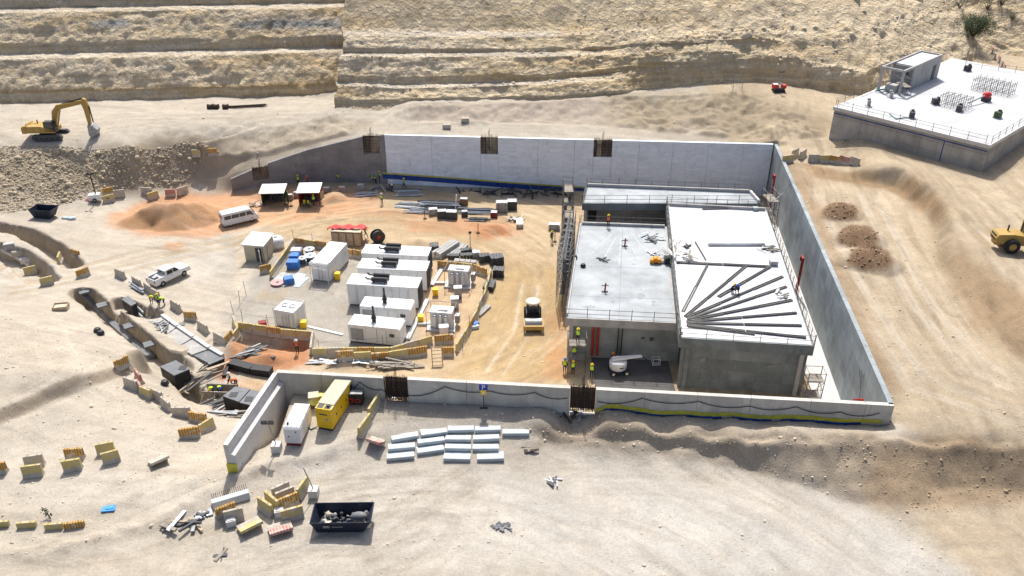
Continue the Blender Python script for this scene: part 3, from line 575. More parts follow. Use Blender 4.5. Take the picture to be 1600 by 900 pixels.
def soil_mat(name, cliff=False):
    m = bpy.data.materials.new(name); m.use_nodes = True; t = m.node_tree; N = t.nodes; L = t.links
    b = N["Principled BSDF"]; b.inputs["Roughness"].default_value = .95; b.inputs["Specular IOR Level"].default_value = .1
    at = N.new("ShaderNodeAttribute"); at.attribute_name = "soil"; g = N.new("ShaderNodeNewGeometry")
    def noise(s, det=6, ro=.6, vec=None):
        n = N.new("ShaderNodeTexNoise"); n.inputs["Scale"].default_value = s; n.inputs["Detail"].default_value = det; n.inputs["Roughness"].default_value = ro
        L.new(vec or g.outputs["Position"], n.inputs["Vector"]); return n.outputs[0]
    def rng_(v, a, b_, c, d):
        r = N.new("ShaderNodeMapRange"); r.inputs[1].default_value = a; r.inputs[2].default_value = b_; r.inputs[3].default_value = c; r.inputs[4].default_value = d; L.new(v, r.inputs[0]); return r.outputs[0]
    def scl(c, f):
        s = N.new("ShaderNodeVectorMath"); s.operation = 'SCALE'; L.new(c, s.inputs[0]); L.new(f, s.inputs["Scale"]); return s.outputs[0]
    def vmul(v, s):
        q = N.new("ShaderNodeVectorMath"); q.operation = 'MULTIPLY'; q.inputs[1].default_value = s; L.new(v, q.inputs[0]); return q.outputs[0]
    def add(a, b_, k):
        q = N.new("ShaderNodeMath"); q.operation = 'MULTIPLY_ADD'; L.new(b_, q.inputs[0]); q.inputs[1].default_value = k; L.new(a, q.inputs[2]); return q.outputs[0]
    col = scl(at.outputs["Color"], rng_(noise(.45, 10, .72), .3, .7, .87, 1.10))
    col = scl(col, rng_(noise(4, 8, .8), .3, .7, .80, 1.16))
    if not cliff:
        fl = N.new("ShaderNodeAttribute"); fl.attribute_name = "flow"; fs = N.new("ShaderNodeSeparateXYZ"); L.new(fl.outputs["Vector"], fs.inputs[0])
        s1 = fs.outputs[0]; col = scl(col, rng_(s1, .3, .7, .93, 1.06))
        col = scl(col, rng_(fs.outputs[1], .60, .68, 1.0, .86)); col = scl(col, rng_(fs.outputs[2], .30, .40, 1.08, 1.0))   # dark and pale scrapes
        col = scl(col, rng_(noise(7, 3, .6), .66, .72, 1.0, .70))                                           # gravel specks
        bp = N.new("ShaderNodeBump"); bp.inputs["Distance"].default_value = .10
        h = noise(5.5, 12, .78)
    else:
        col = scl(col, rng_(noise(1.0, 6, .65, vmul(g.outputs["Position"], (.05, .05, 1.7))), .3, .7, .72, 1.18))
        col = scl(col, rng_(noise(1.4, 8, .7, vmul(g.outputs["Position"], (1.3, 1.3, .5))), .32, .62, .88, 1.08))
        tn = N.new("ShaderNodeMix"); tn.data_type = 'RGBA'; L.new(rng_(noise(.33, 8, .7, vmul(g.outputs["Position"], (1, 1, 2.2))), .50, .66, 0, .4), tn.inputs[0]); L.new(col, tn.inputs[6]); tn.inputs[7].default_value = (.50, .34, .15, 1); col = tn.outputs[2]
        bp = N.new("ShaderNodeBump"); bp.inputs["Distance"].default_value = .38
        wv = N.new("ShaderNodeVectorMath"); wv.operation = 'ADD'; L.new(vmul(g.outputs["Position"], (1, 1, .62)), wv.inputs[0]); nw = N.new("ShaderNodeTexNoise"); nw.inputs["Scale"].default_value = .9; nw.inputs["Detail"].default_value = 4; L.new(g.outputs["Position"], nw.inputs["Vector"]); L.new(nw.outputs["Color"], wv.inputs[1])
        vo = N.new("ShaderNodeTexVoronoi"); vo.inputs["Scale"].default_value = .85; L.new(wv.outputs[0], vo.inputs["Vector"]); vo2 = N.new("ShaderNodeTexVoronoi"); vo2.inputs["Scale"].default_value = 2.3; L.new(wv.outputs[0], vo2.inputs["Vector"])
        h = add(add(noise(2.4, 10, .72), vo.outputs["Distance"], 1.1), vo2.outputs["Distance"], .45)
    bp.inputs["Strength"].default_value = 1.0
    L.new(col, b.inputs["Base Color"])
    L.new(h, bp.inputs["Height"]); L.new(bp.outputs[0], b.inputs["Normal"])
    return m
SOIL = soil_mat("site_soil"); ROCKM = soil_mat("cut_rock", True)
grid_mesh("ground", XX, YY, ZZ, C, SOIL, FLOW)

# ---------------------------------------------------------------- terraced rock cut and hill behind
def mids(p):
    """profile of base, crest and bench points -> with a steep lower third in every face"""
    f = lambda a, b: (a[0] + (b[0] - a[0]) * .12, a[1] + (b[1] - a[1]) * .30)
    return [p[0], p[1], f(p[1], p[2]), p[2], p[3], f(p[3], p[4]), p[4], p[5], f(p[5], p[6]), p[6], p[7], p[8]]
L0 = [(139.6, 4), (142.2, 7.3), (147.6, 13.8), (150.2, 14.1), (155.6, 20.1), (158.2, 20.4), (164, 26), (166, 26.4), (190, 46)]
L1 = [(y + 4.8, z + (.05 if k < 2 else .1)) for k, (y, z) in enumerate(L0)]
KEYS = [(-150, [(y - 5, z) for y, z in L0]), (-86, L0), (-29.6, L1),
        (-28.9, [(132, 7.5), (134.2, 9.5), (136.6, 12.3), (138, 12.5), (141, 16.0), (142.6, 16.2), (145, 18.5), (147, 18.9), (175, 44)]),
        (-18, [(132, 8), (133.9, 10.3), (135.8, 12.0), (137.4, 12.2), (140.6, 15.9), (142.4, 16.1), (144.6, 18.4), (147, 18.9), (175, 44)]),
        (5, [(132, 8.5), (134.6, 10.5), (136.6, 12.4), (138.2, 12.6), (141.4, 15.9), (143.4, 16.1), (146, 18.0), (148.2, 18.5), (176, 42)]),
        (16, [(134, 9), (136.6, 10.5), (138.6, 12.5), (141, 13.0), (143.4, 15.6), (145, 16.0), (147.5, 18), (149, 18.7), (178, 41)]),
        (24, [(137, 9), (139.6, 10.6), (140.8, 12.6), (141.6, 14), (142.9, 16.0), (144.5, 16.9), (147.5, 18.6), (149, 19.4), (180, 42)]),
        (42, [(139, 9), (141.6, 10.8), (142.6, 12.8), (143.4, 14.8), (144.4, 16.0), (146.4, 17.2), (149.4, 18.9), (152, 20.1), (183, 40)]),
        (60, [(135, 8), (138.4, 10.2), (139.2, 11.3), (139.9, 12.4), (140.7, 13.3), (144, 15.3), (150, 18.4), (156, 21), (185, 36)]),
        (70, [(141, 8), (144, 10.6), (146, 12), (148, 13.2), (150, 14.3), (153, 16), (158, 18.4), (163, 20.4), (190, 34)]),
        (84, [(149, 8), (152.5, 11), (154.5, 12.6), (157, 14), (160, 15.8), (163, 17.4), (168, 19.8), (173, 22), (200, 35)]),
        (92, [(158, 8), (162, 11.6), (164, 12.6), (166.5, 13.8), (169, 15.2), (172, 17), (177, 19.6), (182, 22.4), (206, 36)]),
        (100, [(153, 8), (157, 11.4), (159.5, 13), (162, 14.8), (165, 16.8), (168, 18.8), (173, 21.8), (178, 24.6), (205, 40)]),
        (180, [(148, 8), (152, 13), (155, 16), (158, 18), (161, 20), (165, 22.5), (170, 26), (175, 29), (205, 46)])]
KEYS = [(x, mids(p) if x < 50 else [p[0], p[1], tuple((np.array(p[1]) + p[2]) / 2), p[2], p[3], tuple((np.array(p[3]) + p[4]) / 2), p[4], p[5], tuple((np.array(p[5]) + p[6]) / 2), p[6], p[7], p[8]]) for x, p in KEYS]
HX = axis([(-150, -90, 1.), (-90, -29.6, .3), (-29.6, -28.9, .1), (-28.9, 100, .28), (100, 180, 1.2)])
kx = np.array([k[0] for k in KEYS]); KP = np.array([k[1] for k in KEYS])
rows = [6, 7, 22, 7, 7, 24, 7, 7, 22, 6, 46]
tt = np.concatenate([[i + j / n for j in range(n)] for i, n in enumerate(rows)] + [[11.]])
prof = np.stack([[np.interp(HX, kx, KP[:, i, c]) for i in range(12)] for c in (0, 1)], -1)   # 9 x nx x 2
fi = np.minimum(tt.astype(int), 10); ff = (tt - fi)[:, None, None]
HP = prof[fi] * (1 - ff) + prof[fi + 1] * ff
hx = np.broadcast_to(HX, HP.shape[:2]).copy(); hy = HP[..., 0].copy(); hzv = HP[..., 1].copy()
arc = np.concatenate([np.zeros((1, len(HX))), np.cumsum(np.hypot(np.diff(hy, axis=0), np.diff(hzv, axis=0)), 0)])
dy_ = np.gradient(hy, axis=0); dz_ = np.gradient(hzv, axis=0); ln = np.hypot(dy_, dz_) + 1e-6
ny, nz_ = -dz_ / ln, dy_ / ln
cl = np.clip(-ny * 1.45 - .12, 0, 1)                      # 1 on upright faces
amp = .55 + .35 * np.clip((hx - 8) / 20, 0, 1) * (1 - cl)
nat = np.clip((hx - 6) / 14, 0, 1) * (1 - cl * .7)
rib = fbm(hx * 1.0, arc * .45, 2.2, 4, .5) - .6 * np.abs(fbm(hx * 1.1 + 31, arc * .6, 3.0, 3, .5))
dis = amp * rib * 1.1 + .35 * fbm(hx, arc, 6, 3) + .55 * fbm(hx, arc, 11, 2) * cl + nat * .9 * fbm(hx * .9, arc * 1.3, 2.8, 5, .6)
dis = dis + .30 * fbm(hx * .12, hzv, .9, 4, .6) * cl + .35 * cl * np.abs(fbm(hx * 1.2, arc * .6, 1.1, 3)) 
tb = tt[:, None]; bench = np.minimum.reduce([np.abs(tb - (c_ + .5)) for c_ in (3, 6, 9)]); kb = 1 - (1 - sstep((bench - .4) / .35)) * .72 * np.clip((22 - hx) / 8, 0, 1)
fade = sstep(np.minimum(arc / 2.5, 1.)) * kb
hy += ny * dis * fade; hzv += nz_ * dis * fade * .8
hx += .25 * fbm(hx, arc, 2.1, 3) * fade + .9 * fbm(arc + hx * .1, arc * 0, 3.5, 3) * np.exp(-((hx + 29.2) / 2.2) ** 2)
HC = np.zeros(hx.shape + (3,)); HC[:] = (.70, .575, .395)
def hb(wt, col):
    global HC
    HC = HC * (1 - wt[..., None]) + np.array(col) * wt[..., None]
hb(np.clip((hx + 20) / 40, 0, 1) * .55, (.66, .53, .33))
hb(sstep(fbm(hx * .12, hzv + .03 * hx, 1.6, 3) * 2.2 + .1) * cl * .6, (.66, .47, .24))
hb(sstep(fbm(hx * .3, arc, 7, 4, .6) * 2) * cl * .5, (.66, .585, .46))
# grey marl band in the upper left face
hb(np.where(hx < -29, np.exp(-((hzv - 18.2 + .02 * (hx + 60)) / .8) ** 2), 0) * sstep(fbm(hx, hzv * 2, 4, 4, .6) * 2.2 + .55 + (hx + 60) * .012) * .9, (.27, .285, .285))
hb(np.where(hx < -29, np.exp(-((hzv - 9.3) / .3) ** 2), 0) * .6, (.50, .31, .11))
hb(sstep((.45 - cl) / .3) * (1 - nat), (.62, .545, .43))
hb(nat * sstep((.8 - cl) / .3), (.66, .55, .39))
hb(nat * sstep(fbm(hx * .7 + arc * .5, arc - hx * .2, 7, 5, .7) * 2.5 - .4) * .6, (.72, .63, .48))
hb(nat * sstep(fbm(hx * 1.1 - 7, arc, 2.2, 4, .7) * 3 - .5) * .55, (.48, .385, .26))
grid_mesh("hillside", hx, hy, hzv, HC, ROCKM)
def hill_at(x, y):
    """nearest hillside surface point seen at photograph position"""
    best = None
    u = (x - 800) / FPX; v = (450 - y) / FPX
    d = np.array([u, math.cos(PITCH) + v * math.sin(PITCH), -math.sin(PITCH) + v * math.cos(PITCH)]); d /= np.linalg.norm(d)
    Q = np.stack([hx, hy, hzv - CAM_H], -1); t = Q @ d; e = np.linalg.norm(Q - t[..., None] * d, axis=-1)
    k = np.argmin(np.where(e < .35, t, 1e6 + e)); i, j = np.unravel_index(k, e.shape)
    return Vector((hx[i, j], hy[i, j], hzv[i, j]))
# ---------------------------------------------------------------- retaining walls
def wall(name, label, pts, zt, zb, th, m, cat="retaining wall"):
    """pts along the wall; one panel between each two points, small open joints; zt/zb heights per point"""
    t = thing(name, label, cat, (pts[0][0], pts[0][1], 0))
    o = Vector(pts[0])
    for i in range(len(pts) - 1):
        a, b = Vector(pts[i]), Vector(pts[i + 1]); d = (b - a).normalized(); n = Vector((-d.y, d.x)) * th / 2; g = d * .018
        a2, b2 = a + g - o, b - g - o
        z0 = zb[i] if isinstance(zb, list) else zb
        za, zc = (zt[i], zt[i + 1]) if not isinstance(zt[i], tuple) else zt[i]
        MB().plan([a2 - n, b2 - n, b2 + n, a2 + n], z0, [za, zc, zc, za]).build("panel", m if not isinstance(m, list) else m[i], t)
    return t
def lerp2(a, b, t): return (a[0] + (b[0] - a[0]) * t, a[1] + (b[1] - a[1]) * t)
def along_x(a, b, xs): return [lerp2(a, b, (x - a[0]) / (b[0] - a[0])) for x in xs]
def rebar_cage(label, a, b, z0, z1, n, extra=.5):
    t = thing("rebar_cage", label, "rebar", (a[0], a[1], z0)); d = Vector((b[0] - a[0], b[1] - a[1], 0)); h = z1 - z0; nn = Vector((-d.y, d.x, 0)).normalized() * .14
    mb = MB()
    for k in range(n):
        for s in (-1, 1):
            p = d * ((k + .5) / n) + nn * s + Vector((random.uniform(-.04, .04), 0, 0))
            mb.cyl(p, p + Vector((random.uniform(-.05, .05), random.uniform(-.05, .05), h + random.uniform(-.1, extra))), .026, n=4)
    mb.build("vertical_bars", RUST, t)
    mb = MB()
    for k in range(6):
        for s in (-1, 1): mb.cyl(nn * s + Vector((0, 0, h * (k + .4) / 6)), d + nn * s + Vector((0, 0, h * (k + .4) / 6 + random.uniform(-.06, .06))), .018, n=4)
    mb.build("horizontal_bars", RUST, t)
    mb = MB()
    for k in range(3):
        p = d * (.45 + .04 * k); mb.cyl(p, p + Vector((0, 0, h + 1.0 + .2 * k)), .03, n=4)
    mb.build("tall_bars", RUST, t)
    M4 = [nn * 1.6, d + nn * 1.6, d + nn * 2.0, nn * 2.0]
    MB().plan([(p.x, p.y) for p in M4], .05, h - .12).build("shade_backing", mat("shade_backing_brown", (.26, .215, .17), .9), t)  # added backing sheet; its dark tone stands in for shade behind the bars
# back wall
xs = [-19.75, -12.5, -4.85, -2.15, 4, 9.6, 12.5, 15.3, 19.4, 24.5, 29.8, 35, 39.3]
pts = along_x(W_BL, W_BR, xs)
zt = [(TOP, TOP)] * 12; zt[2] = (TOP - 2.7, TOP - 2.7); zt[6] = (TOP - 2.7, TOP - 2.7)
bw = wall("retaining_wall", "long whitewashed concrete wall at the back of the pit", pts, zt, -1, .5, CONC_W)
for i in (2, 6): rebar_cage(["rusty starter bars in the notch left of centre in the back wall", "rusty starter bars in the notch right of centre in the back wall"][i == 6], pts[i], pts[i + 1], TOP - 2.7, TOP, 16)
mb = MB(); mb2 = MB(); base = Vector((*W_BL, 0))
q = along_x(W_BL, W_BR, [-20.5, -15, -8, 0, 6, 12])
for i, (zy, zb_) in enumerate(((2.0, 1.0), (1.75, .5), (1.4, .3), (.95, .1), (.7, 0), (.5, 0))[:-1]):
    nx_ = [(2.0, 1.0), (1.75, .7), (1.4, .4), (.95, 0), (.7, -.2), (.5, -.4)][i + 1]
    a, b = Vector((*q[i], 0)) - base, Vector((*q[i + 1], 0)) - base
    f = -.29
    for M_, u0, u1, l0, l1, off in ((mb, zy + .22, nx_[0] + .22, zy, nx_[0], 0), (mb2, zy, nx_[0], zy - .75, nx_[0] - .8, .004)):
        vs_ = []
        for yy in (f - off, f - off - .05):
            vs_ += [(a.x, a.y + yy, l0), (b.x, b.y + yy, l1), (b.x, b.y + yy, u1), (a.x, a.y + yy, u0)]
        M_.add(vs_, [(0, 1, 2, 3), (7, 6, 5, 4), (0, 4, 5, 1), (1, 5, 6, 2), (2, 6, 7, 3), (3, 7, 4, 0)])
mb.build("yellow_membrane_strip", YELS, bw); mb2.build("blue_membrane_strip", BLUES, bw)
# curved wall
cp = [CURVE[0], CURVE[1], (-24.8, 123.75), CURVE[3], (-38.2, 122.4), (-40.6, 121.85), CURVE[5]]
cz = [8.4, 8.15, 7.65, 6.0, 4.15, 3.3, 2.1]
zt = [(cz[i], cz[i + 1]) for i in range(6)]; zt[0] = (8.4, 8.15); zt[1] = (5.4, 5.3); zt[4] = (1.7, 1.5)
cp[1] = (-20.6, 123.55); zt[0] = (8.4, 8.3); cp[2] = (-23.2, 123.65); zt[2] = (8.05, 6.0)
wall("retaining_wall", "dark curved concrete wing wall sloping down at the back left", cp, zt, -1, .5, CONC_D)
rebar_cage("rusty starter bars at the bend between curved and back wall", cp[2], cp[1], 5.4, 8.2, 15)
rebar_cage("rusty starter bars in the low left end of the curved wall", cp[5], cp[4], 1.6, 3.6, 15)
# right wall: seen from inside
rp = [lerp2(W_FR, W_BR, t) for t in np.linspace(0, 1, 12)]
rw = wall("retaining_wall", "tall blue-grey concrete wall along the right side of the pit", rp, [(TOP, TOP)] * 11, -1, .45, CONC_B)
# front wall
xs = [-21.1, -17, -11.35, -9.25, -4, .8, 5.1, 7.3, 11.5, 16, 20.5, 25.5, 30, 32.3]
pts = along_x(W_FL, W_FR, xs)
zt = [(TOP, TOP)] * 13; zt[2] = (5.6, 5.6); zt[6] = (5.6, 5.6)
fw = wall("retaining_wall", "low grey concrete wall along the front of the pit", pts, zt, -1, .42, CONC_T)
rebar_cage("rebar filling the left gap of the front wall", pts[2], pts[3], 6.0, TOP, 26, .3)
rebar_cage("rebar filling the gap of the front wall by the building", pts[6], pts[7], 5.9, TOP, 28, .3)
mb = MB(); mb2 = MB(); fb = Vector((*W_FL, 0)); dv = (Vector(W_FR) - Vector(W_FL)).normalized(); nv = Vector((dv.y, -dv.x, 0))
q = along_x(W_FL, W_FR, list(np.linspace(7.4, 31.6, 30)))
for i in range(29):
    for M_, o1, h0, h1 in ((mb, .235, .12, .52), (mb2, .25, -.3, .12)):
        if M_ is mb2 and fbm(np.array([i * .7]), np.array([3.]), 3)[0] < -.05: continue
        A, B = [Vector((*q[k], 0)) + nv * o1 - fb for k in (i, i + 1)]
        gzz = [max(gz(q[k] + np.array((nv.x, nv.y)) * .6) if False else float(hz(q[k][0] + nv.x * .6, q[k][1] + nv.y * .6)), 5.3) for k in (i, i + 1)]
        j0, j1 = random.uniform(-.05, .05), random.uniform(-.05, .05)
        vs_ = []
        for e in (Vector((0, 0, 0)), nv * .04):
            vs_ += [A + e + Vector((0, 0, gzz[0] + h0)), B + e + Vector((0, 0, gzz[1] + h0)), B + e + Vector((0, 0, gzz[1] + h1 + j1)), A + e + Vector((0, 0, gzz[0] + h1 + j0))]
        M_.add(vs_, [(0, 1, 2, 3), (7, 6, 5, 4), (0, 4, 5, 1), (1, 5, 6, 2), (2, 6, 7, 3), (3, 7, 4, 0)])
mb.build("yellow_membrane_strip", YELS, fw); mb2.build("blue_membrane_strip", BLUES, fw)
# wing wall with stepped outer face
wt_ = thing("wing_wall", "pale concrete wing wall running forward from the left end of the front wall", "wing wall", (*W_FL, 0))
d = (Vector(W_WE) - Vector(W_FL)); L_ = d.length; ang = math.atan2(d.y, d.x)
wt_.rotation_euler = (0, 0, ang)
# local x along the wing towards the camera; outer (right) face is +y here
for k in range(2):
    x0, x1 = .25 + k * (L_ - .25) / 2 + .01, .25 + (k + 1) * (L_ - .25) / 2 - .01
    MB().plan([(x0, -.2), (x1, -.2), (x1, .2), (x0, .2)], 0, TOP).build("panel", CONC_L, wt_)
    MB().plan([(x0, .204), (x1, .204), (x1, .62), (x0, .62)], 0, [TOP - .9, TOP - .9, TOP - 1.05, TOP - 1.05]).build("footing_step", CONC_L, wt_)
ubox("yellow_end_strip", wt_, (L_ + .035, .2, 5.85), (.05, .9, 1.3), YELS)
# cable hung along the front wall
def cable(label, pts, r=.035, m=CABLE, sag=.0):
    p0 = Vector(pts[0]); mb = MB(); out = []
    for a, b in zip(pts[:-1], pts[1:]):
        a, b = Vector(a), Vector(b)
        for t in np.linspace(0, 1, 7)[:-1]:
            p = a.lerp(b, t); p.z -= sag * 4 * t * (1 - t); out.append(p - p0)
    out.append(Vector(pts[-1]) - p0)
    o = mb.tube(out, r, 5).build("cable", m); o.location = p0; return tag(o, label, "cable")
def fwp(x, z, off=.3):
    p = along_x(W_FL, W_FR, [x])[0]; return (p[0] + nv.x * off, p[1] + nv.y * off, z)
cable("black cable sagging along the left half of the front wall", [fwp(x, z) for x, z in ((-15.6, 6.4), (-13.5, 7.9), (-11.6, 7.2), (-9.2, 6.7), (-5.9, 7.9), (-1.9, 7.7), (2, 7.8), (4.9, 7.4))], sag=.35)
cable("black cable sagging along the right half of the front wall", [fwp(x, z) for x, z in ((7.5, 7.2), (11.3, 7.8), (16.1, 7.8), (20.4, 7.6), (24.3, 7.8), (28.0, 7.5), (31.2, 7.6))], sag=.38)
mb = MB()

# ---------------------------------------------------------------- main building in the pit
ZR, ZL = 6.3, 5.3
def px2(lst, z): return [P(x, y, z) for x, y in lst]
bd = thing("concrete_building", "grey concrete tunnel building with stepped white roofs inside the pit", "building", (0, 0, 0))
rq = [Vector(p) for p in px2([(1062, 528), (1273, 541), (1199, 328), (1041, 320)], ZR)]
lq = [Vector(p) for p in px2([(883, 497), (1058, 505), (1040, 354), (905, 349)], ZL)]
kq = [Vector(p) for p in px2([(910, 320), (1179, 326), (1173, 300), (916, 290)], ZR)]
# make neighbours meet without overlapping
lq[1] = rq[0].lerp(rq[3], (lq[1].y - rq[0].y) / (rq[3].y - rq[0].y)); lq[2] = rq[0].lerp(rq[3], (lq[2].y - rq[0].y) / (rq[3].y - rq[0].y))
kq[0].y = kq[1].y = max(rq[2].y, rq[3].y) + .35; kq[1].x = rq[2].x - .3
kq[0].y += .1
def inset(q, d):
    c = sum(q, Vector()) / len(q); return [(p.x + math.copysign(d, c.x - p.x), p.y + math.copysign(d, c.y - p.y)) for p in q]
def xy(q): return [(p.x, p.y) for p in q]
def roof(q, z, th, topm, sidem, name):
    s = MB().plan(xy(q), z - th, z).build(name, sidem, bd)
    MB().plan(inset(q, .22), z - .02, z + .03).build("screed", topm, s); return s
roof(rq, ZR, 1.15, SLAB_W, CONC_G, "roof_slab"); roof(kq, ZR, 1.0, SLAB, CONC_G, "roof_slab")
lq2 = [lq[0], lq[1] + Vector((-.02, 0, 0)), lq[2] + Vector((-.02, 0, 0)), lq[3]]
roof(lq2, ZL, .95, SLAB, CONC, "roof_slab")
def wallbox(q, i, j, z0, z1, th, m, off=.5, name="wall"):
    """wall under the edge i-j of a slab, set back by off"""
    c = sum(q, Vector()) / 4; a, b = Vector(q[i]), Vector(q[j]); d = (b - a).normalized(); n = Vector((-d.y, d.x, 0))
    if n.dot(c - a) < 0: n = -n
    a = a + n * off + d * (off + .01 if i % 2 == 0 else .01); b = b + n * off - d * (off + .01 if i % 2 == 0 else .01)
    return MB().plan([(a.x, a.y), (b.x, b.y), ((b + n * th).x, (b + n * th).y), ((a + n * th).x, (a + n * th).y)], z0, z1).build(name, m, bd)
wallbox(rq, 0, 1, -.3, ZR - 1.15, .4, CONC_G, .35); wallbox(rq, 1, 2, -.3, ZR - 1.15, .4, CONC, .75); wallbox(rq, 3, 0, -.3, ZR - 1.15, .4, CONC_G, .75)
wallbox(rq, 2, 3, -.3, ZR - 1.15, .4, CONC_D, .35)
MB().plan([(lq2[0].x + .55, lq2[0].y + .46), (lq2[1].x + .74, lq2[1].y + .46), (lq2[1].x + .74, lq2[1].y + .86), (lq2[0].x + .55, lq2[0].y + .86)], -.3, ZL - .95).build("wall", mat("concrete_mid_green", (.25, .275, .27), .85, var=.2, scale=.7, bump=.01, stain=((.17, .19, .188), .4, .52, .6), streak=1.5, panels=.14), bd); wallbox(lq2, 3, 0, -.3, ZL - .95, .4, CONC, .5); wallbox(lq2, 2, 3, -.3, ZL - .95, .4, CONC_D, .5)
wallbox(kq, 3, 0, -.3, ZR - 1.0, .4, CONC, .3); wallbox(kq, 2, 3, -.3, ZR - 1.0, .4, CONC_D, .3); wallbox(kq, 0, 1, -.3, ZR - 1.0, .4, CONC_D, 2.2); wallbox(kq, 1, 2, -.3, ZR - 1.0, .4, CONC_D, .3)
def upstand(a, b, z, h, wd, m=CONC, name="upstand"):
    a, b = Vector(a), Vector(b); d = (b - a).normalized(); n = Vector((-d.y, d.x, 0)) * wd / 2
    return MB().plan(xy([a - n, b - n, b + n, a + n]), z, z + h).build(name, m, bd)
I = lambda q, i, j, t, d: Vector(q[i]).lerp(Vector(q[j]), t) + Vector(d)
upstand(I(rq, 3, 2, .01, (0, -.25, 0)), I(rq, 3, 2, .97, (0, -.25, 0)), ZR + .032, .38, .3, CONC)
upstand(I(kq, 3, 2, .005, (0, -.25, 0)), I(kq, 3, 2, .995, (0, -.25, 0)), ZR + .032, .42, .3, CONC)
upstand(I(kq, 2, 1, .04, (-.25, 0, 0)), I(kq, 2, 1, .96, (-.25, 0, 0)), ZR + .032, .42, .3, CONC_L)
upstand(I(lq2, 3, 2, .03, (0, -.3, 0)), I(lq2, 3, 2, .97, (0, -.3, 0)), ZL + .032, .34, .3, CONC)
upstand(I(rq, 0, 3, .02, (.2, 0, 0)), I(rq, 0, 3, .97, (.2, 0, 0)), ZR + .032, .3, .24, CONC_L)
upstand(I(lq2, 0, 3, .02, (.15, 0, 0)), I(lq2, 0, 3, .97, (.15, 0, 0)), ZL + .032, .3, .2, CONC_L)
# pour joints and trowel marks on the lower roof
def roof_mark(name, a, b, w_, m):
    A_, B_ = P(*a, ZL), P(*b, ZL); d = B_ - A_; o = ubox(name, bd, ((A_.x + B_.x) / 2, (A_.y + B_.y) / 2, ZL + .033), (d.length, w_, .008), m, math.atan2(d.y, d.x)); return o
JM = mat("joint_grey", (.25, .265, .275), .9, var=.2, scale=2); TM = mat("trowel_mark", (.43, .455, .465), .85, var=.25, scale=1.5)
for a, b in (((896, 415), (1048, 421)), ((889, 462), (1053, 468)), ((973, 356), (967, 500))): roof_mark("pour_joint", a, b, .05, JM)
for a, b, w_ in (((957, 365), (920, 400), .16), ((962, 372), (940, 410), .2), ((970, 372), (967, 415), .14), ((985, 362), (1010, 395), .12), ((988, 388), (998, 408), .2), ((950, 360), (905, 378), .12)): roof_mark("trowel_mark", a, b, w_, TM)
for (x, y), s in (((957, 466), (.9, 2.6)), ((1002, 463), (1.2, 1.6)), ((1023, 475), (.8, 1.4)), ((990, 413), (.5, .3)), ((1025, 440), (1.5, .9)), ((920, 480), (1.6, .7))):
    p = P(x, y, ZL); o = MB().plan([(s[0] * .5 * math.cos(t) * random.uniform(.7, 1.1), s[1] * .5 * math.sin(t) * random.uniform(.7, 1.1)) for t in np.linspace(0, 5.9, 11)], 0, .006).build("damp_patch", mat("damp_concrete", (.30, .325, .335), .8, var=.25, scale=2), bd); o.location = (p.x, p.y, ZL + .032)
# pipes and boxes fixed to the shaded front wall
def on_front(u, z):   # along the left block's front wall, just in front of it
    a, b = Vector(lq2[0]), Vector(lq2[1]); p = a.lerp(b, u); return Vector((p.x, p.y + .33, z))
for u in (.265, .31): utube("red_pipe", bd, on_front(u, .5), on_front(u, 4.2), .14, RED)
for u in (.495, .53): utube("black_pipe", bd, on_front(u, .5), on_front(u, 4.3), .06, BLACK)
for u, z, s in ((.80, 2.9, (.4, .12, .3)), (.72, 3.0, (.35, .1, .1))): ubox("junction_box", bd, on_front(u, z), s, DARK)
for (x, y), s in (((1208, 414), (.9, .7, .7)), ((1180, 329), (.7, .5, .5))):
    p = P(x, y, ZR); ubox("roof_hatch", bd, (p.x, p.y, ZR + .25), s, GREYM)
# dark vent panels on the right block's front wall and conduit stains
a, b = rq[0], rq[1]
for u, z, s in ((.45, 3.2, (.25, .08, 1.1)), (.2, 3.6, (.5, .06, .5)), (.72, 3.4, (.7, .06, .3))):
    p = a.lerp(b, u); ubox("wall_plate", bd, (p.x, p.y + .33, z), s, CONC_D)
# pit floor slab strip beside the building
MB().plan([(rq[1].x + .6, 64), (33.1, 63), (38.5, 108), (34.3, 108)], -.4, .28).build("floor_slab", CONC_L)["kind"] = "structure"
MB().plan([(8.6, 66.8), (16.8, 66.1), (16.9, 74.6), (8.7, 75.0)], -.4, .12).build("floor_slab", mat("bay_floor_shaded", (.11, .105, .10), .9, var=.25, scale=.8))["kind"] = "structure"  # bay floor colour darkened to carry the shade of the building
# red hydraulic pipe frames on the right wall
def pipe_frame(label, x, y, z, h, rz):
    t = thing("pipe_riser", label, "pipe", (x, y, z), rz)
    for k in (-.28, .28): utube("red_pipe", t, (k, 0, 0), (k, 0, h), .11, RED)
    utube("header_pipe", t, (-.4, 0, h), (.7, .1, h - .1), .13, RED); utube("elbow_pipe", t, (.7, .1, h - .1), (.8, .1, h - .8), .11, REDD)
    ubox("bracket", t, (0, 0, h * .5), (.9, .1, .12), GREYM)
pipe_frame("red pipe riser in the front right corner of the pit", 32.0, 61.5, .1, 4.6, .1)
pipe_frame("red pipe riser at the back right corner of the pit", 37.9, 112, .1, 6.2, 1.4)
pipe_frame("red pipe riser on the right wall beside the white roof", 35.0, 88.5, .1, 5.2, 1.4)
ubox("equipment_crate", None, (30.6, 62.6, .75), (2.2, 1.6, 1.4), TIMBER); o = COL.objects[-1]; tag(o, "brown timber crate beside the red riser in the front right corner", "crate")
cable("grey hose draped over the right wall near its back end", [(38.0, 103.5, TOP + .05), (37.2, 103.6, TOP + .1), (36.2, 103.2, 7.2), (34.0, 101.5, ZR + .5)], .06, GREYM, .3)
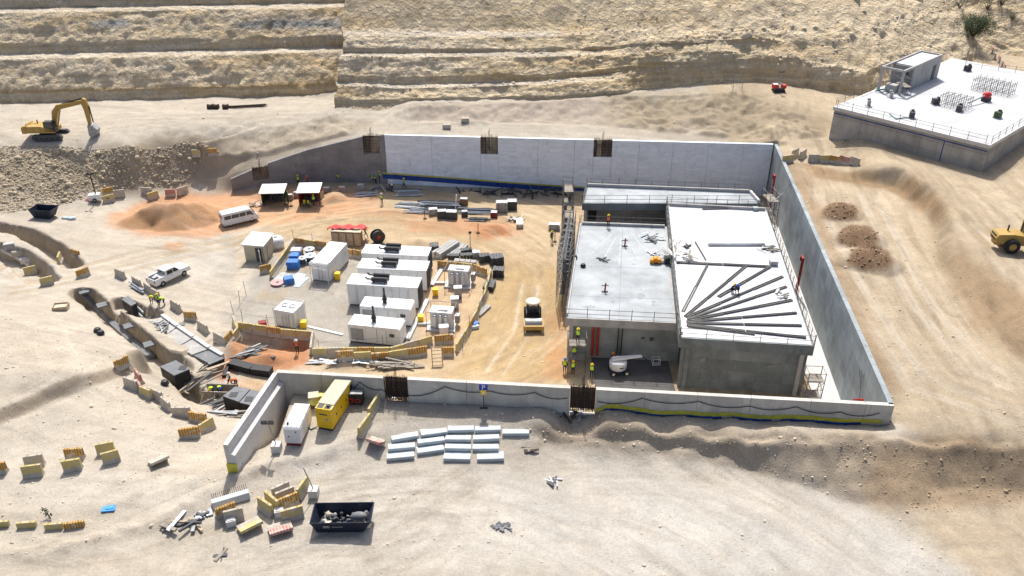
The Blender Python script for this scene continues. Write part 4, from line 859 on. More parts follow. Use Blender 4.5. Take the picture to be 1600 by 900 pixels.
for k, (u, l) in enumerate(((.11, "first"), (.125, "second"), (.14, "third"))):
    p = Vector(lerp2(W_FR, W_BR, u)); cable("%s of three pale cables hanging down the right wall near the front" % l, [(p.x, p.y, TOP + .05), (p.x - .35, p.y - .1 - k * .3, 6), (p.x - .6 + k * .2, p.y - 1.5 - k, 2.4), (p.x - .8, p.y - 2.4 - k, .5)], .035, GREYM, .2)

# ---------------------------------------------------------------- guard rails and scaffolds
def guard_rail(label, a, b, z, h=1.1, sp=2.4, m=SCAF):
    a, b = Vector(a), Vector(b); a.z = b.z = z; t = thing("guard_rail", label, "guard rail", a); d = b - a; n = max(2, int(d.length / sp) + 1)
    for k in range(n + 1): utube("post", t, d * (k / n), d * (k / n) + Vector((0, 0, h + random.uniform(0, .25))), .035, m)
    for hh in (.55, h): utube("rail", t, Vector((0, 0, hh)), d + Vector((0, 0, hh)), .026, m)
    return t
e = lambda q, i, j, o: (Vector(q[i]) + Vector(o), Vector(q[j]) + Vector(o))
guard_rail("guard rail along the front edge of the lower grey roof", *e(lq2, 0, 1, (0, .1, 0)), ZL)
guard_rail("guard rail along the left edge of the lower grey roof", *e(lq2, 0, 3, (.05, 0, 0)), ZL, sp=2)
guard_rail("guard rail at the back of the lower grey roof beside the dark gap", *e(lq2, 3, 2, (.2, -.05, 0)), ZL)
guard_rail("guard rail along the step between the grey and white roofs", *e(rq, 0, 3, (.05, 0, 0)), ZR, sp=1.5)
guard_rail("guard rail along the front edge of the white roof", *e(rq, 0, 1, (0, .1, 0)), ZR, sp=3)
guard_rail("guard rail along the right edge of the white roof", *e(rq, 1, 2, (-.1, 0, 0)), ZR, sp=1.6)
guard_rail("guard rail along the back edge of the white roof", *e(rq, 3, 2, (0, -.05, 0)), ZR, sp=3)
guard_rail("guard rail at the front of the rear roof", *e(kq, 0, 1, (0, .1, 0)), ZR, sp=3)
guard_rail("guard rail at the back of the rear roof beside the white wall", *e(kq, 3, 2, (0, -.05, 0)), ZR)
guard_rail("short guard rail on the left end of the rear roof", *e(kq, 0, 3, (.1, 0, 0)), ZR)
def scaffold(label, loc, rz, nx, ny, bx, by, lifts, lh, top=1.1, deck=True, brace=True, name="scaffold"):
    t = thing(name, label, "scaffold", loc, rz)
    for i in range(nx + 1):
        for j in range(ny + 1):
            utube("standard", t, (i * bx, j * by, 0), (i * bx, j * by, lifts * lh + top), .04, SCAF)
    for k in range(1, lifts + 1):
        z = k * lh
        for zz in (z, z + 1.0):
            for j in range(ny + 1): utube("ledger", t, (0, j * by, zz), (nx * bx, j * by, zz), .03, SCAF)
            for i in range(nx + 1): utube("transom", t, (i * bx, 0, zz), (i * bx, ny * by, zz), .03, SCAF)
        if deck:
            for kk in range(nx): ubox("deck", t, ((kk + .5) * bx, ny * by / 2, z + .04), (bx * .9, ny * by * (.4 if deck == 'narrow' else .85), .06), DARK if deck == 'narrow' else TIMBER)
        if brace:
            utube("brace", t, (0, 0, z - lh), (bx, 0, z), .026, SCAF)
            utube("brace", t, (nx * bx, 0, z - lh), (nx * bx, by, z), .026, SCAF)
    return t
scaffold("scaffold walkway along the left side of the building", (6.7, 86.0, 0), R(90) - .13, 6, 2, 1.9, .7, 4, 1.6, 1.1, "narrow")
def stair_tower(label, x, y, h, rz):
    t = scaffold(label, (x, y, 0), rz, 1, 2, 1.3, 1.4, int(h / 2), 2.0, 1.2, name="stair_tower")
    for k in range(int(h / 2)):
        a, b = (.3, .2, k * 2.), (.3, 2.5, k * 2 + 2.)
        if k % 2: a, b = (.95, 2.5, k * 2.), (.95, .2, k * 2 + 2.)
        s = link("stair_flight", MB().box((0, 0, 0), (1, 1, 1)).mesh("stair", SCAF), t)
        A, B = Vector(a), Vector(b); s.location = (A + B) / 2; s.scale = (.5, (B - A).length, .06); s.rotation_euler = (math.atan2(B.z - A.z, abs(B.y - A.y)) * (1 if B.y > A.y else -1), 0, 0)
stair_tower("scaffold stair tower rising at the back left corner of the lower roof", 6.9, 101.8, 8, 0)
stair_tower("scaffold stair tower in front of the other at the roof's left edge", 6.6, 97.9, 6, -.1)
scaffold("small scaffold at the front right corner of the building", (28.6, 65.2, .2), -.05, 1, 1, 1.6, 1.3, 2, 1.9)
scaffold("scaffold at the back right corner of the white roof", (34.6, 102.5, .2), .1, 1, 2, 1.4, 1.5, 3, 2.)
scaffold("scaffold with two workers at the front left corner of the building", (5.9, 72.2, 0), 0, 1, 1, 1.9, 1.4, 2, 1.7)

# formwork strips fanned out over the white roof
hub = P(1068, 503, ZR)
def strip(label, a, b, wd=.26):
    a, b = P(*a, ZR), P(*b, ZR); z = ZR + .035; d = b - a; t = thing("formwork_strip", label, "formwork strip", (a.x, a.y, z), math.atan2(d.y, d.x), "formwork strips on the white roof")
    L = d.length; n = max(1, int(round(L / 5)))
    for k in range(n):
        for s in (-1, 1):
            ubox("steel_rail", t, (L * (k + .5) / n, s * wd * .34 + random.uniform(-.03, .03), .09), (L / n * .985, wd * .3, .16), mat("form_steel", (.15, .145, .135), .7, var=.3) if (k + s) % 3 else DARK)
    ubox("infill", t, (L / 2, 0, .03), (L * .97, wd * .3, .05), GREYM)
ends = [((1067, 488), (1105, 415)), ((1070, 496), (1166, 416)), ((1122, 465), (1203, 418)), ((1072, 497), (1223, 433)), ((1074, 500), (1229, 449)), ((1074, 502), (1238, 470)), ((1072, 504), (1245, 490)), ((1072, 506), (1253, 510)), ((1072, 509), (1260, 529)), ((1074, 511), (1180, 524))]
for k, (a, b) in enumerate(ends):
    strip(["steepest fan strip on the white roof, nearest the grey roof", "second fan strip on the white roof from the left", "short loose fan strip beside two crouching workers", "fourth fan strip counting from the left, below the crouching workers", "fifth fan strip counting from the left on the white roof", "sixth fan strip counting from the left on the white roof", "seventh fan strip from the left, ending above mid right edge", "nearly level fan strip across the white roof", "fan strip running down to the front right roof corner", "short thin fan strip nearest the front roof edge"][k], a, b, .3 if k < 9 else .15)
strip("long formwork beam crossing the white roof from side to side", (1056, 411), (1203, 418), .36)
strip("thin dark batten on the white roof behind the beam", (1086, 379), (1103, 408), .12)
strip("batten lying by the back kerb of the white roof", (1097, 328), (1138, 327), .16)
p = P(1150, 384, ZR); t = thing("rolled_membrane", "long white membrane roll on the white roof", "roll", (p.x, p.y, ZR + .03), -.0)
MB().cyl((-3.4, 0, .2), (3.4, 0, .2), .2, n=10).build("roll", WHITE, t, True); MB().box((0, .75, .012), (6.9, 1.1, .02)).build("loose_sheet", SLAB_W, t)
def clutter(name, label, cat, loc, n, ext, mats, seed, lm=(.4, 1.8), th=.06, rz=None):
    """pile of loose bars, boards and offcuts: each a part"""
    r = random.Random(seed); t = thing(name, label, cat, loc)
    for k in range(n):
        L = r.uniform(*lm); m = r.choice(mats); a = (rz if rz is not None else 0) + r.uniform(-1, 1) * (.35 if rz is not None else 3.1)
        ubox("offcut", t, (r.uniform(-1, 1) * ext[0], r.uniform(-1, 1) * ext[1], th * .6 + r.random() * ext[2]), (L, r.uniform(.08, .3), th * r.uniform(.6, 1.5)), m, 0, (r.uniform(-.12, .12), r.uniform(-.15, .15), a))
    return t
def P3(x, y, z): p = P(x, y, z); return (p.x, p.y, z)
clutter("offcut_pile", "grey offcuts and wires near the right edge of the white roof", "debris", P3(1198, 390, ZR + .04), 14, (.9, .6, .2), [GREYM, TIMBER, DARK], 1)
clutter("offcut_pile", "small dark tool heap on the white roof left of the membrane roll", "debris", P3(1075, 386, ZR + .04), 9, (.5, .4, .2), [DARK, BLACK], 2, (.2, .6))
clutter("offcut_pile", "boards lying across the step between the two roofs", "debris", P3(1062, 400, ZR + .35), 12, (1.3, .8, .25), [GREYM, TIMBER, WHITE], 3, (.8, 2.4))
clutter("offcut_pile", "bundle of grey bars on the white roof beside the step", "debris", P3(1053, 382, ZR + .05), 9, (.5, .3, .1), [GREYM, SCAF], 4, (2.2, 3.0), rz=1.45)
clutter("offcut_pile", "white sheets and boards on the grey roof against the step", "debris", P3(1029, 398, ZL + .05), 8, (1., .6, .2), [WHITE, GREYM], 5, (.6, 1.4))
clutter("offcut_pile", "grey sheets under the scaffold at the back corner of the grey roof", "debris", P3(1022, 372, ZL + .05), 10, (1.2, 1.0, .3), [DARK, GREYM, LBLUE, TIMBER], 6, (.6, 1.8))
clutter("offcut_pile", "bent dark steel frame lying on the grey roof", "debris", P3(943, 406, ZL + .05), 6, (.45, .35, .3), [DARK], 7, (.8, 1.4), .05)
clutter("offcut_pile", "two grey frames standing by the right edge of the white roof", "debris", P3(1222, 460, ZR + .05), 6, (.5, .8, .3), [GREYM, SCAF], 8, (.5, 1.0))
def roof_stub(label, x, y, z):
    t = thing("roof_post", label, "post", P3(x, y, z)); utube("pipe_stub", t, (0, 0, 0), (.05, 0, 1.1), .1, REDD); ubox("flange", t, (0, 0, .05), (.7, .25, .08), DARK); utube("cross_bar", t, (-.4, 0, .8), (.4, 0, .85), .05, RUST)
roof_stub("dark red pipe stub standing in the middle of the grey roof", 976, 385, ZL + .03); roof_stub("thin dark post near the front of the grey roof", 945, 456, ZL + .03)
t = thing("concrete_pump", "orange and black machine on the grey roof beside the step", "machine", P3(1030, 411, ZL + .04))
ubox("motor", t, (.9, 0, .45), (.6, .8, .8), BLACK); 
for k, (a, b) in enumerate(((-.9, .3), (-.5, .5), (-.1, .35))): MB().cyl((a, -.3, b), (a + .1, .35, b), .28, n=10).build("orange_drum", ORANGE, t)
ubox("frame", t, (0, 0, .1), (2.2, .6, .1), DARK)
for k, (x, y, l) in enumerate(((898, 404, "black bag on the left edge of the grey roof"), (911, 417, "small black box on the grey roof near the left edge"))):
    o = MB().lathe([(0, 0), (.3, .02), (.34, .2), (.22, .42), (0, .46)], 8).build("tool_bag", BLACK); o.location = P3(x, y, ZL + .03); tag(o, l, "bag")
# ---------------------------------------------------------------- placing helpers
def F2(a, b, z=None):
    """ground spot, heading and length of a thing whose near bottom edge is seen from a to b"""
    if z is None: A, B = G(*a), G(*b)
    else: A, B = P(*a, z), P(*b, z)
    d = B - A; m = (A + B) / 2
    if z is None: m.z = (A.z + B.z) / 2
    return m, math.atan2(d.y, d.x), math.hypot(d.x, d.y)
# ---------------------------------------------------------------- jersey barriers
def barrier_mesh(name, m, L=1.72):
    mb = MB(); pr = [(-.30, 0), (.30, 0), (.30, .10), (.16, .38), (.10, 1.15), (-.10, 1.15), (-.16, .38), (-.30, .10)]
    n = len(pr); vs_ = [(-L / 2, y, z) for y, z in pr] + [(L / 2, y, z) for y, z in pr]
    mb.add(vs_, [tuple(range(n)), tuple(range(2 * n - 1, n - 1, -1))] + [(i, (i + 1) % n, (i + 1) % n + n, i + n) for i in range(n)])
    for x in (-.45, .45): mb.tube([(x - .06, 0, 1.13), (x - .06, 0, 1.23), (x + .06, 0, 1.23), (x + .06, 0, 1.13)], .015, 4)
    return mb.mesh(name, m)
BM = {s: barrier_mesh("jersey_barrier_" + s, BARR[s]) for s in BARR}
def barrier(label, a, b, style, group, dz=0, rx=0, sx=1):
    m, r, L = F2(a, b); o = link("jersey_barrier", BM[style]); o.location = (m.x, m.y, m.z - .03 + dz); o.rotation_euler = (rx + random.uniform(-.04, .04), random.uniform(-.03, .03), r)
    if .75 < L / 1.72 < 1.35: o.scale = (L / 1.72, 1, 1)
    return tag(o, label, "barrier", group)
STY = {'s': 'stripe', 'y': 'yellow', 'b': 'bare', 'r': 'red'}
def brow(desc, px, styles, group, sp=1.78):
    pts = [G(*q) for q in px]; seg = []
    for A, B in zip(pts[:-1], pts[1:]):
        n = max(1, int(round((B - A).length / sp)))
        seg += [(A.lerp(B, (k + .5) / n), math.atan2(B.y - A.y, B.x - A.x), min(1.25, (B - A).length / n / 1.78)) for k in range(n)]
    for k, (p, r, s) in enumerate(seg):
        st = STY[styles[k % len(styles)]]; o = link("jersey_barrier", BM[st]); o.location = (p.x, p.y, gz(p) - .03); o.rotation_euler = (random.uniform(-.05, .05), 0, r + random.uniform(-.03, .03)); o.scale = (s, 1, 1)
        nm = {'stripe': "striped yellow", 'yellow': "worn yellow", 'bare': "bare concrete", 'red': "faded red"}[st]
        tag(o, "%s barrier, %s in %s" % (nm, ordn(k), desc), "barrier", group)
GRP = "concrete barriers around the generator yard"
brow("the row behind the blue sheets and cable drums", [(461, 383), (510, 390)], "sys", GRP)
brow("the row behind the white container with stairs", [(537, 398), (583, 408)], "ss", GRP)
brow("the left side row by the blue sheets", [(424, 436), (459, 385)], "yby", GRP)
brow("the pair by the beige cabin's door", [(407, 428), (425, 424)], "s", GRP)
brow("the row in front of the small white container", [(374, 516), (440, 526), (489, 531)], "yysyys", GRP)
brow("the stub beside the small white container row", [(491, 530), (487, 556)], "b", GRP)
brow("the left corner cluster of the generator yard", [(336, 533), (354, 537), (373, 524), (366, 505)], "bsyy", GRP)
brow("the inner front row before the gensets", [(490, 558), (560, 556), (610, 556), (676, 538), (712, 535)], "ybysy", GRP)
brow("the outer front row before the gensets", [(526, 564), (608, 563), (668, 554)], "sysysys", GRP)
brow("the corner group by the leaning ladder frame", [(690, 556), (710, 556)], "s", GRP)
brow("the short end group at the front right of the yard", [(714, 551), (722, 535)], "yb", GRP)
brow("the right side row of the generator yard", [(720, 542), (731, 520), (745, 496), (759, 463), (767, 432)], "yysyybyy", GRP)
brow("the row behind the transformers", [(684, 419), (738, 424), (762, 433)], "ssys", GRP)
G2 = "loose concrete barriers on the left ground"
for lab, a, b, st in (
    ("worn barrier at the lower end of the left trench excavation", (39, 430), (59, 427), 'y'), ("striped barrier at the right tip of the curved left trench", (110, 404), (129, 400), 's'),
    ("worn yellow barrier left of the striped one by the curved trench", (84, 414), (104, 406), 'y'), ("yellow barrier on the near side of the left road", (64, 447), (85, 444), 'y'),
    ("orange striped barrier on the near edge of the road", (121, 435), (141, 430), 's'), ("bare barrier standing end-on left of the pickup", (184, 432), (194, 436), 'b'),
    ("bare barrier with pipes behind the pickup's tail", (209, 443), (221, 450), 'b'), ("bare barrier beside the three workers, left one", (228, 453), (238, 460), 'b'),
    ("bare barrier beside the three workers, right one", (239, 462), (250, 469), 'b'), ("tan barrier right of the three workers above the duct", (269, 480), (283, 489), 'b'),
    ("orange-tinted barrier above the grey duct slab", (289, 499), (308, 502), 's'), ("tilted white barrier above the grey duct slab", (311, 513), (325, 522), 'b'),
    ("yellow barrier in front at the light tower by the rubble", (162, 317), (180, 314), 'y'), ("striped barrier behind the light tower by the rubble", (161, 306), (178, 303), 's'),
    ("pale barrier right of the light tower by the rubble", (179, 309), (196, 306), 'b'), ("tilted pale barrier leftmost behind the orange sand heap", (226, 302), (235, 306), 'b'),
    ("fallen pale barrier behind the orange sand heap", (232, 313), (248, 308), 'y'), ("square-on barrier behind the orange sand heap", (259, 307), (275, 306), 'r'),
    ("end-on barrier rightmost behind the orange sand heap", (282, 305), (290, 301), 'b'), ("pale barrier on the rubble crest, left one", (301, 244), (315, 246), 'y'), ("striped barrier on the rubble crest, right one", (326, 244), (340, 242), 's'),
    ("lone striped barrier beside the black manhole trench", (180, 576), (204, 575), 's'), ("pale barrier at the top of the chain below the manhole", (200, 604), (214, 610), 'b'),
    ("pinkish barrier leaning in the chain below the manhole", (214, 590), (222, 600), 'r'), ("faded red barrier, third in the chain below the manhole", (216, 607), (223, 617), 'r'),
    ("pale barrier, fourth in the chain below the manhole", (222, 617), (238, 625), 'y'), ("pale barrier, fifth in the chain below the manhole", (239, 620), (252, 628), 'b'),
    ("pale barrier, sixth in the chain below the manhole", (255, 634), (267, 644), 'b'), ("pale barrier, seventh in the chain, with a timber at its foot", (275, 649), (296, 653), 'b'),
    ("yellow topped barrier at the lower end of the chain", (301, 658), (321, 662), 's'), ("yellow barrier turned aside at the end of the chain", (314, 677), (336, 669), 'y'), ("half-hidden striped barrier at the end of the chain", (288, 684), (308, 683), 's')):
    barrier(lab, a, b, STY[st], G2)
G3 = "paired barriers along the foreground track"
for lab, a, b, st in (
    ("orange barrier cut by the left picture edge", (-14, 740), (13, 738), 's'), ("front yellow barrier of the leftmost pair", (38, 746), (69, 742), 'y'), ("rear grey barrier of the leftmost pair", (41, 730), (71, 726), 'b'),
    ("front yellow barrier of the middle pair", (101, 736), (130, 732), 'y'), ("rear striped barrier of the middle pair", (104, 718), (133, 716), 's'), ("front yellow barrier of the right pair", (162, 725), (189, 718), 'y'), ("rear yellow barrier of the right pair", (153, 711), (181, 706), 'y')):
    barrier(lab, a, b, STY[st], G3)
G4 = "half-buried barriers in the lower left"
for lab, a, b, st in (("half-buried yellow barrier at the picture's left edge", (-12, 823), (16, 821), 'y'), ("half-buried yellow barrier second from the left edge", (28, 825), (58, 823), 'y'), ("half-buried yellow barrier with a green branch on it", (72, 827), (100, 825), 'y'), ("half-buried striped barrier at the right end of its row", (101, 826), (133, 821), 's')):
    barrier(lab, a, b, STY[st], G4, -.6)
G5 = "barriers heaped in the foreground"
for lab, a, b, st, rx in (("yellow barrier leftmost in the foreground heap", (406, 792), (427, 807), 'y', 0), ("yellow barrier second in the foreground heap", (417, 782), (437, 800), 'y', 0), ("grey barrier rearmost in the foreground heap", (427, 780), (454, 768), 'b', 0),
                          ("grey barrier second from the rear in the foreground heap", (433, 788), (461, 776), 'b', 0), ("striped barrier in the middle of the foreground heap", (438, 798), (467, 785), 's', 0), ("pale yellow barrier front right in the foreground heap", (441, 816), (475, 806), 'y', 0),
                          ("upright yellow barrier beside the lamp block", (466, 783), (481, 760), 'y', 0), ("faded barrier lying on its side before the foreground heap", (424, 827), (450, 819), 'r', 1.2),
                          ("yellow striped barrier by the comb-edged precast block", (338, 809), (368, 797), 's', .3), ("grey barrier in front by the comb-edged precast block", (352, 817), (382, 810), 'b', 0), ("pale yellow slab-like barrier left of the foreground heap", (376, 826), (400, 815), 'y', 1.1),
                          ("yellow barrier upright by the blue-white track side", (577, 655), (592, 630), 'y', 0), ("yellow barrier in front of the upright one by the track", (562, 686), (579, 660), 'y', 0), ("pinkish striped barrier lying by the precast rows", (580, 686), (602, 696), 'r', .9),
                          ("white concrete barrier fallen on the left foreground track", (232, 726), (260, 716), 'b', 1.0)):
    barrier(lab, a, b, STY[st], G5, .1 if rx else 0, rx)
G6 = "barriers beyond the back right pit corner"
for k, (a, b, st) in enumerate((((1224, 256), (1236, 253), 'y'), ((1237, 247), (1246, 241), 'b'), ((1249, 250), (1258, 242), 'b'), ((1262, 253), (1279, 253), 'b'), ((1280, 254), (1296, 254), 'y'), ((1298, 255), (1312, 256), 's'), ((1313, 256), (1326, 257), 'r'), ((1327, 257), (1342, 258), 'b'))):
    barrier("%s barrier from the pit corner in the line below the far roof" % ordn(k), a, b, STY[st], G6)

# ---------------------------------------------------------------- generators and yard equipment
def wheel(t, c, r, wd, hub=GREYM, ax='y', n=16):
    w_ = MB().lathe([(r * .5, -wd / 2), (r * .92, -wd / 2), (r, -wd * .35), (r, wd * .35), (r * .92, wd / 2), (r * .5, wd / 2)], n, axis=ax).build("wheel", TYRE, t, True); w_.location = c
    MB().lathe([(0, -wd * .42), (r * .5, -wd * .42), (r * .55, 0), (r * .5, wd * .42), (0, wd * .42)], n, axis=ax).build("rim", hub, w_)
    return w_
def big_genset(label, a, b):
    m, r, L = F2(a, b); L = 8.6; D, H = 2.5, 2.75
    t = thing("generator_container", label, "generator", (m.x, m.y, m.z), r, "white generator containers")
    MB().box((0, D / 2, .12), (L - .2, D - .3, .24)).build("skid", DARK, t)
    MB().box((0, D / 2, .24 + H / 2), (L, D, H)).build("body", WHITE, t)
    MB().box((0, D / 2, .24 + H + .03), (L + .06, D + .06, .06)).build("roof", WHITE, t)
    for k in range(1, 8): ubox("seam", t, (-L / 2 + L * k / 8, -.006, .24 + H / 2), (.025, .02, H - .1), WHITE_D)
    for x in (-L * .3, L * .08, L * .3):
        d_ = ubox("door", t, (x, -.018, 1.5), (.95, .035, 2.0), WHITE); ubox("door_gap", t, (x - .49, -.03, 1.5), (.025, .03, 2.0), WHITE_D); ubox("door_gap", t, (x + .49, -.03, 1.5), (.025, .03, 2.0), WHITE_D); ubox("handle", t, (x + .35, -.05, 1.5), (.05, .04, .22), DARK)
    lv = MB().box((L / 2 + .02, D / 2, .24 + H / 2), (.06, D - .1, H - .15)).build("louvre", BLACK, t)
    for k in range(9): ubox("slat", t, (L / 2 + .07, D / 2, .5 + k * .28), (.05, D - .3, .05), DARK)
    for j, y in enumerate((.75, 1.75)):
        x = -1.4; s = MB().cyl((x, y, .24 + H + .45), (x + 1.9, y, .24 + H + .45), .3, n=12).build("silencer", BLACK, t, False)
        MB().tube([(x, y, .24 + H + .45), (x - .55, y, .24 + H + .45), (x - .75, y, .24 + H + .7)], .1, 8).build("exhaust_pipe", BLACK, s)
        for xx in (x + .3, x + 1.6): ubox("saddle", t, (xx, y, .24 + H + .14), (.12, .4, .24), DARK)
big_genset("white generator container at the back of three, black silencers on top", (566, 428), (672, 433)); big_genset("white generator container in the middle of three with black silencers", (566, 452), (663.6, 456.6)); big_genset("white generator container nearest of three with black silencers", (549.6, 477.7), (650, 484))
def small_genset(label, a, b):
    m, r, L = F2(a, b); L = 6.0; D, H = 2.2, 2.2
    t = thing("diesel_genset", label, "generator", (m.x, m.y, m.z), r, "small white gensets")
    MB().box((0, D / 2, .12), (L - .1, D - .2, .24)).build("skid", DARK, t)
    MB().prism([(-L / 2, .24), (L / 2, .24), (L / 2, .24 + H - .2), (L / 2 - .2, .24 + H), (-L / 2, .24 + H)], D / 2, y0=D / 2).build("body", WHITE, t)
    for k in range(1, 6): ubox("seam", t, (-L / 2 + L * k / 6, -.006, .24 + H / 2), (.025, .02, H - .15), WHITE_D)
    g = ubox("intake_grille", t, (-L * .33, -.012, 1.25), (1.5, .03, 1.5), GREYM)
    ubox("control_window", t, (L * .34, -.02, 1.5), (.6, .03, .4), GLASS); 
    for x in (-.2, .9): ubox("door", t, (x, -.018, 1.3), (.95, .035, 1.75), WHITE)
    for i in range(7):
        for j in range(4): ubox("roof_vent", t, (-L / 2 + .3 + i * .27, .38 + j * .47, .24 + H + .012), (.17, .36, .03), GREYM)
    for i in range(6): ubox("grille_slat", t, (-L * .33, -.035, .65 + i * .24), (1.45, .03, .06), WHITE_D)
    for x in (-.2, .9): ubox("door_gap", t, (x + .5, -.03, 1.3), (.025, .03, 1.75), WHITE_D)
    s = MB().cyl((-.3, D / 2, .24 + H), (-.3, D / 2, .24 + H + .9), .24, n=12).build("silencer", BLACK, t); MB().cyl((-.3, D / 2, .24 + H + .88), (-.3, D / 2, .24 + H + 2.0), .12, n=8).build("exhaust_pipe", BLACK, s)
    MB().lathe([(.12, 0), (.32, .12), (.32, .2), (.12, .3)], 12, (-.3, D / 2, .24 + H + .3)).build("collar", BLACK, s)
small_genset("small white genset behind, with upright black exhaust stack", (567, 506), (641, 511.5)); small_genset("small white genset in front, with upright black exhaust stack", (549.6, 535.8), (623.5, 543))
# white container with an end frame and a second small one
def container(label, a, b, D, H, truss=True, detail=True):
    m, r, L = F2(a, b); t = thing("site_container", label, "container", (m.x, m.y, m.z), r)
    MB().box((0, D / 2, .1 + H / 2), (L, D, H)).build("body", WHITE, t)
    for s in (-1, 1):
        for k in range(int(D / .6)): ubox("rib", t, (s * (L / 2 + .015), .3 + k * .6, .1 + H / 2), (.03, .12, H - .2), WHITE)
    for s in (-1, 1):
        d_ = ubox("door", t, (s * L * .23, -.02, .1 + H * .42), (L * .42, .04, H * .75), WHITE); ubox("locking_bar", t, (s * L * .1, -.06, .1 + H * .42), (.04, .04, H * .7), GREYM)
        ubox("door_edge", t, (s * L * .45, -.012, .1 + H * .42), (.03, .03, H * .75), WHITE_D)
    if truss:
        y0 = -.5
        for s in (-1, 1):
            utube("frame_leg", t, (s * L * .48, y0, 0), (s * L * .48, y0, H + .2), .05, WHITE); utube("frame_arm", t, (s * L * .48, y0, H + .2), (s * L * .48, .3, H + .2), .05, WHITE); utube("frame_brace", t, (s * L * .48, y0, H + .1), (0, y0, H - .5), .04, WHITE)
        utube("frame_beam", t, (-L * .48, y0, H + .2), (L * .48, y0, H + .2), .06, WHITE); utube("frame_beam", t, (-L * .48, y0, H - .5), (L * .48, y0, H - .5), .05, WHITE)
    return t, L
container("long white container with a framed end beside the blue sheets", (489, 437.5), (516.4, 441), 6.0, 2.5)
t, L = container("small white plant container with roof fans in the gravel yard", (432, 508.7), (462, 514.5), 2.3, 2.1, False)
for x in (-.5, .45): MB().lathe([(0, .06), (.3, .06), (.34, 0), (.38, 0), (.38, .1), (.32, .12)], 12, (x, 1.2, 2.2)).build("fan", GREYM, t)
for s in (-1, 1):
    for y in (0, 2.3): utube("frame_post", t, (s * L * .5 + s * .1, y, 0), (s * L * .5 + s * .1, y, 2.5), .05, WHITE)
utube("frame_beam", t, (L * .5 + .1, 0, 2.5), (L * .5 + .1, 2.3, 2.5), .05, WHITE); utube("frame_beam", t, (-L * .5 - .1, 2.3, 2.5), (L * .5 + .1, 2.3, 2.5), .05, WHITE)
# beige cabin
m, r, L = F2((384.5, 408), (414.8, 410)); t = thing("site_cabin", "beige cabin with white roof and open white door left of the yard", "cabin", m, r)
MB().box((0, 1.7, 1.2), (L, 3.4, 2.4)).build("wall", BEIGE, t); MB().prism([(-L / 2 - .2, 2.41), (L / 2 + .2, 2.41), (L / 2 + .2, 2.5), (-L / 2 - .2, 2.62)], 1.95, y0=1.7).build("roof", WHITE, t)
d_ = ubox("door", t, (L * .33, -.45, 1.05), (.06, .95, 2.0), WHITE, .5)
for k in range(4): ubox("door_panel", t, (L * .33 + .05, -.45, .35 + k * .47), (.05, .8, .36), GREYM, .5)
ubox("doorway", t, (L * .22, -.008, 1.05), (.8, .03, 2.0), DARK)
t = thing("water_tank", "rounded white tank behind the beige cabin", "tank", G(433, 386)); MB().lathe([(0, 0), (1.0, 0), (1.05, .4), (1.05, 1.1), (.8, 1.45), (.3, 1.55), (0, 1.55)], 16).build("shell", WHITE, t, True); MB().cyl((0, 0, 1.5), (0, 0, 1.68), .25, n=10).build("lid", GREYM, t)
# transformers
def transformer(label, a, b):
    m, r, L = F2(a, b); t = thing("transformer", label, "transformer", m, r, "transformers in the yard"); L = 2.5
    ubox("plinth", t, (0, 1.0, .1), (L + .9, 2.6, .2), CONC_L); ubox("tank", t, (0, 1.1, 1.2), (L, 1.5, 1.9), WHITE); ubox("lid", t, (0, 1.1, 2.19), (L + .1, 1.6, .08), WHITE); ubox("lid_box", t, (.2, 1.1, 2.32), (1.1, .7, .18), WHITE)
    for k in (-.65, 0, .65):
        f = MB().cyl((k, .12, .45), (k, .12, 1.85), .2, n=10).build("radiator", WHITE, t); f.location = (0, 0, 0)
        MB().lathe([(.2, 0), (.12, .12), (0, .14)], 10, (k, .12, 1.85)).build("radiator_cap", GREYM, f)
    for x in (-L / 2 - .3, L / 2 + .3):
        for y in (-.3, 2.2): utube("frame_post", t, (x, y, 0), (x, y, 2.6), .04, GREYM)
    for y in (-.3, 2.2): utube("frame_rail", t, (-L / 2 - .3, y, 2.6), (L / 2 + .3, y, 2.6), .035, GREYM)
    for x in (-L / 2 - .3, -.5, .5, L / 2 + .3): utube("frame_rail", t, (x, -.3, 2.6), (x, 2.2, 2.6), .03, GREYM)
    ubox("cable_box", t, (L / 2 + .5, 1.4, 1.0), (.5, .7, 1.0), GREYM)
transformer("white transformer with three radiators at the back of the yard", (701, 449), (729, 451)); transformer("white transformer with three radiators near the front of the yard", (675, 516), (702, 518))
for lab, q, s in (("grey control cabinet between the transformers, upper one", (716, 467), (.9, .7, 1.3)), ("grey control cabinet between the transformers, lower one", (711, 484), (.9, .7, 1.3)), ("white pump box in front of the near transformer", (694, 527), (1.0, .7, 1.1))):
    g_ = G(*q); t = thing("control_cabinet", lab, "cabinet", g_, .1); ubox("body", t, (0, .3, s[2] / 2 + .2), s, GREYM if 'grey' in lab else WHITE); ubox("top", t, (0, .3, s[2] + .22), (s[0] + .1, s[1] + .1, .05), WHITE); ubox("foot", t, (0, .3, .1), (s[0], .4, .2), DARK)
for lab, q in (("yellow bin between the two transformers", (680.5, 461)), ("yellow bin at the plinth of the near transformer", (657.8, 503)), ("yellow bin beside the small white container", (475, 512)), ("yellow bin at the end of the framed container", (528, 436))):
    t = thing("waste_bin", lab, "bin", G(*q)); MB().prism([(-.28, 0), (.28, 0), (.34, .8), (-.34, .8)], [.25, .25, .32, .32]).build("body", YELB, t); MB().prism([(-.37, .8), (.37, .8), (.35, .9), (-.3, .94)], .35).build("lid", YELB, t)
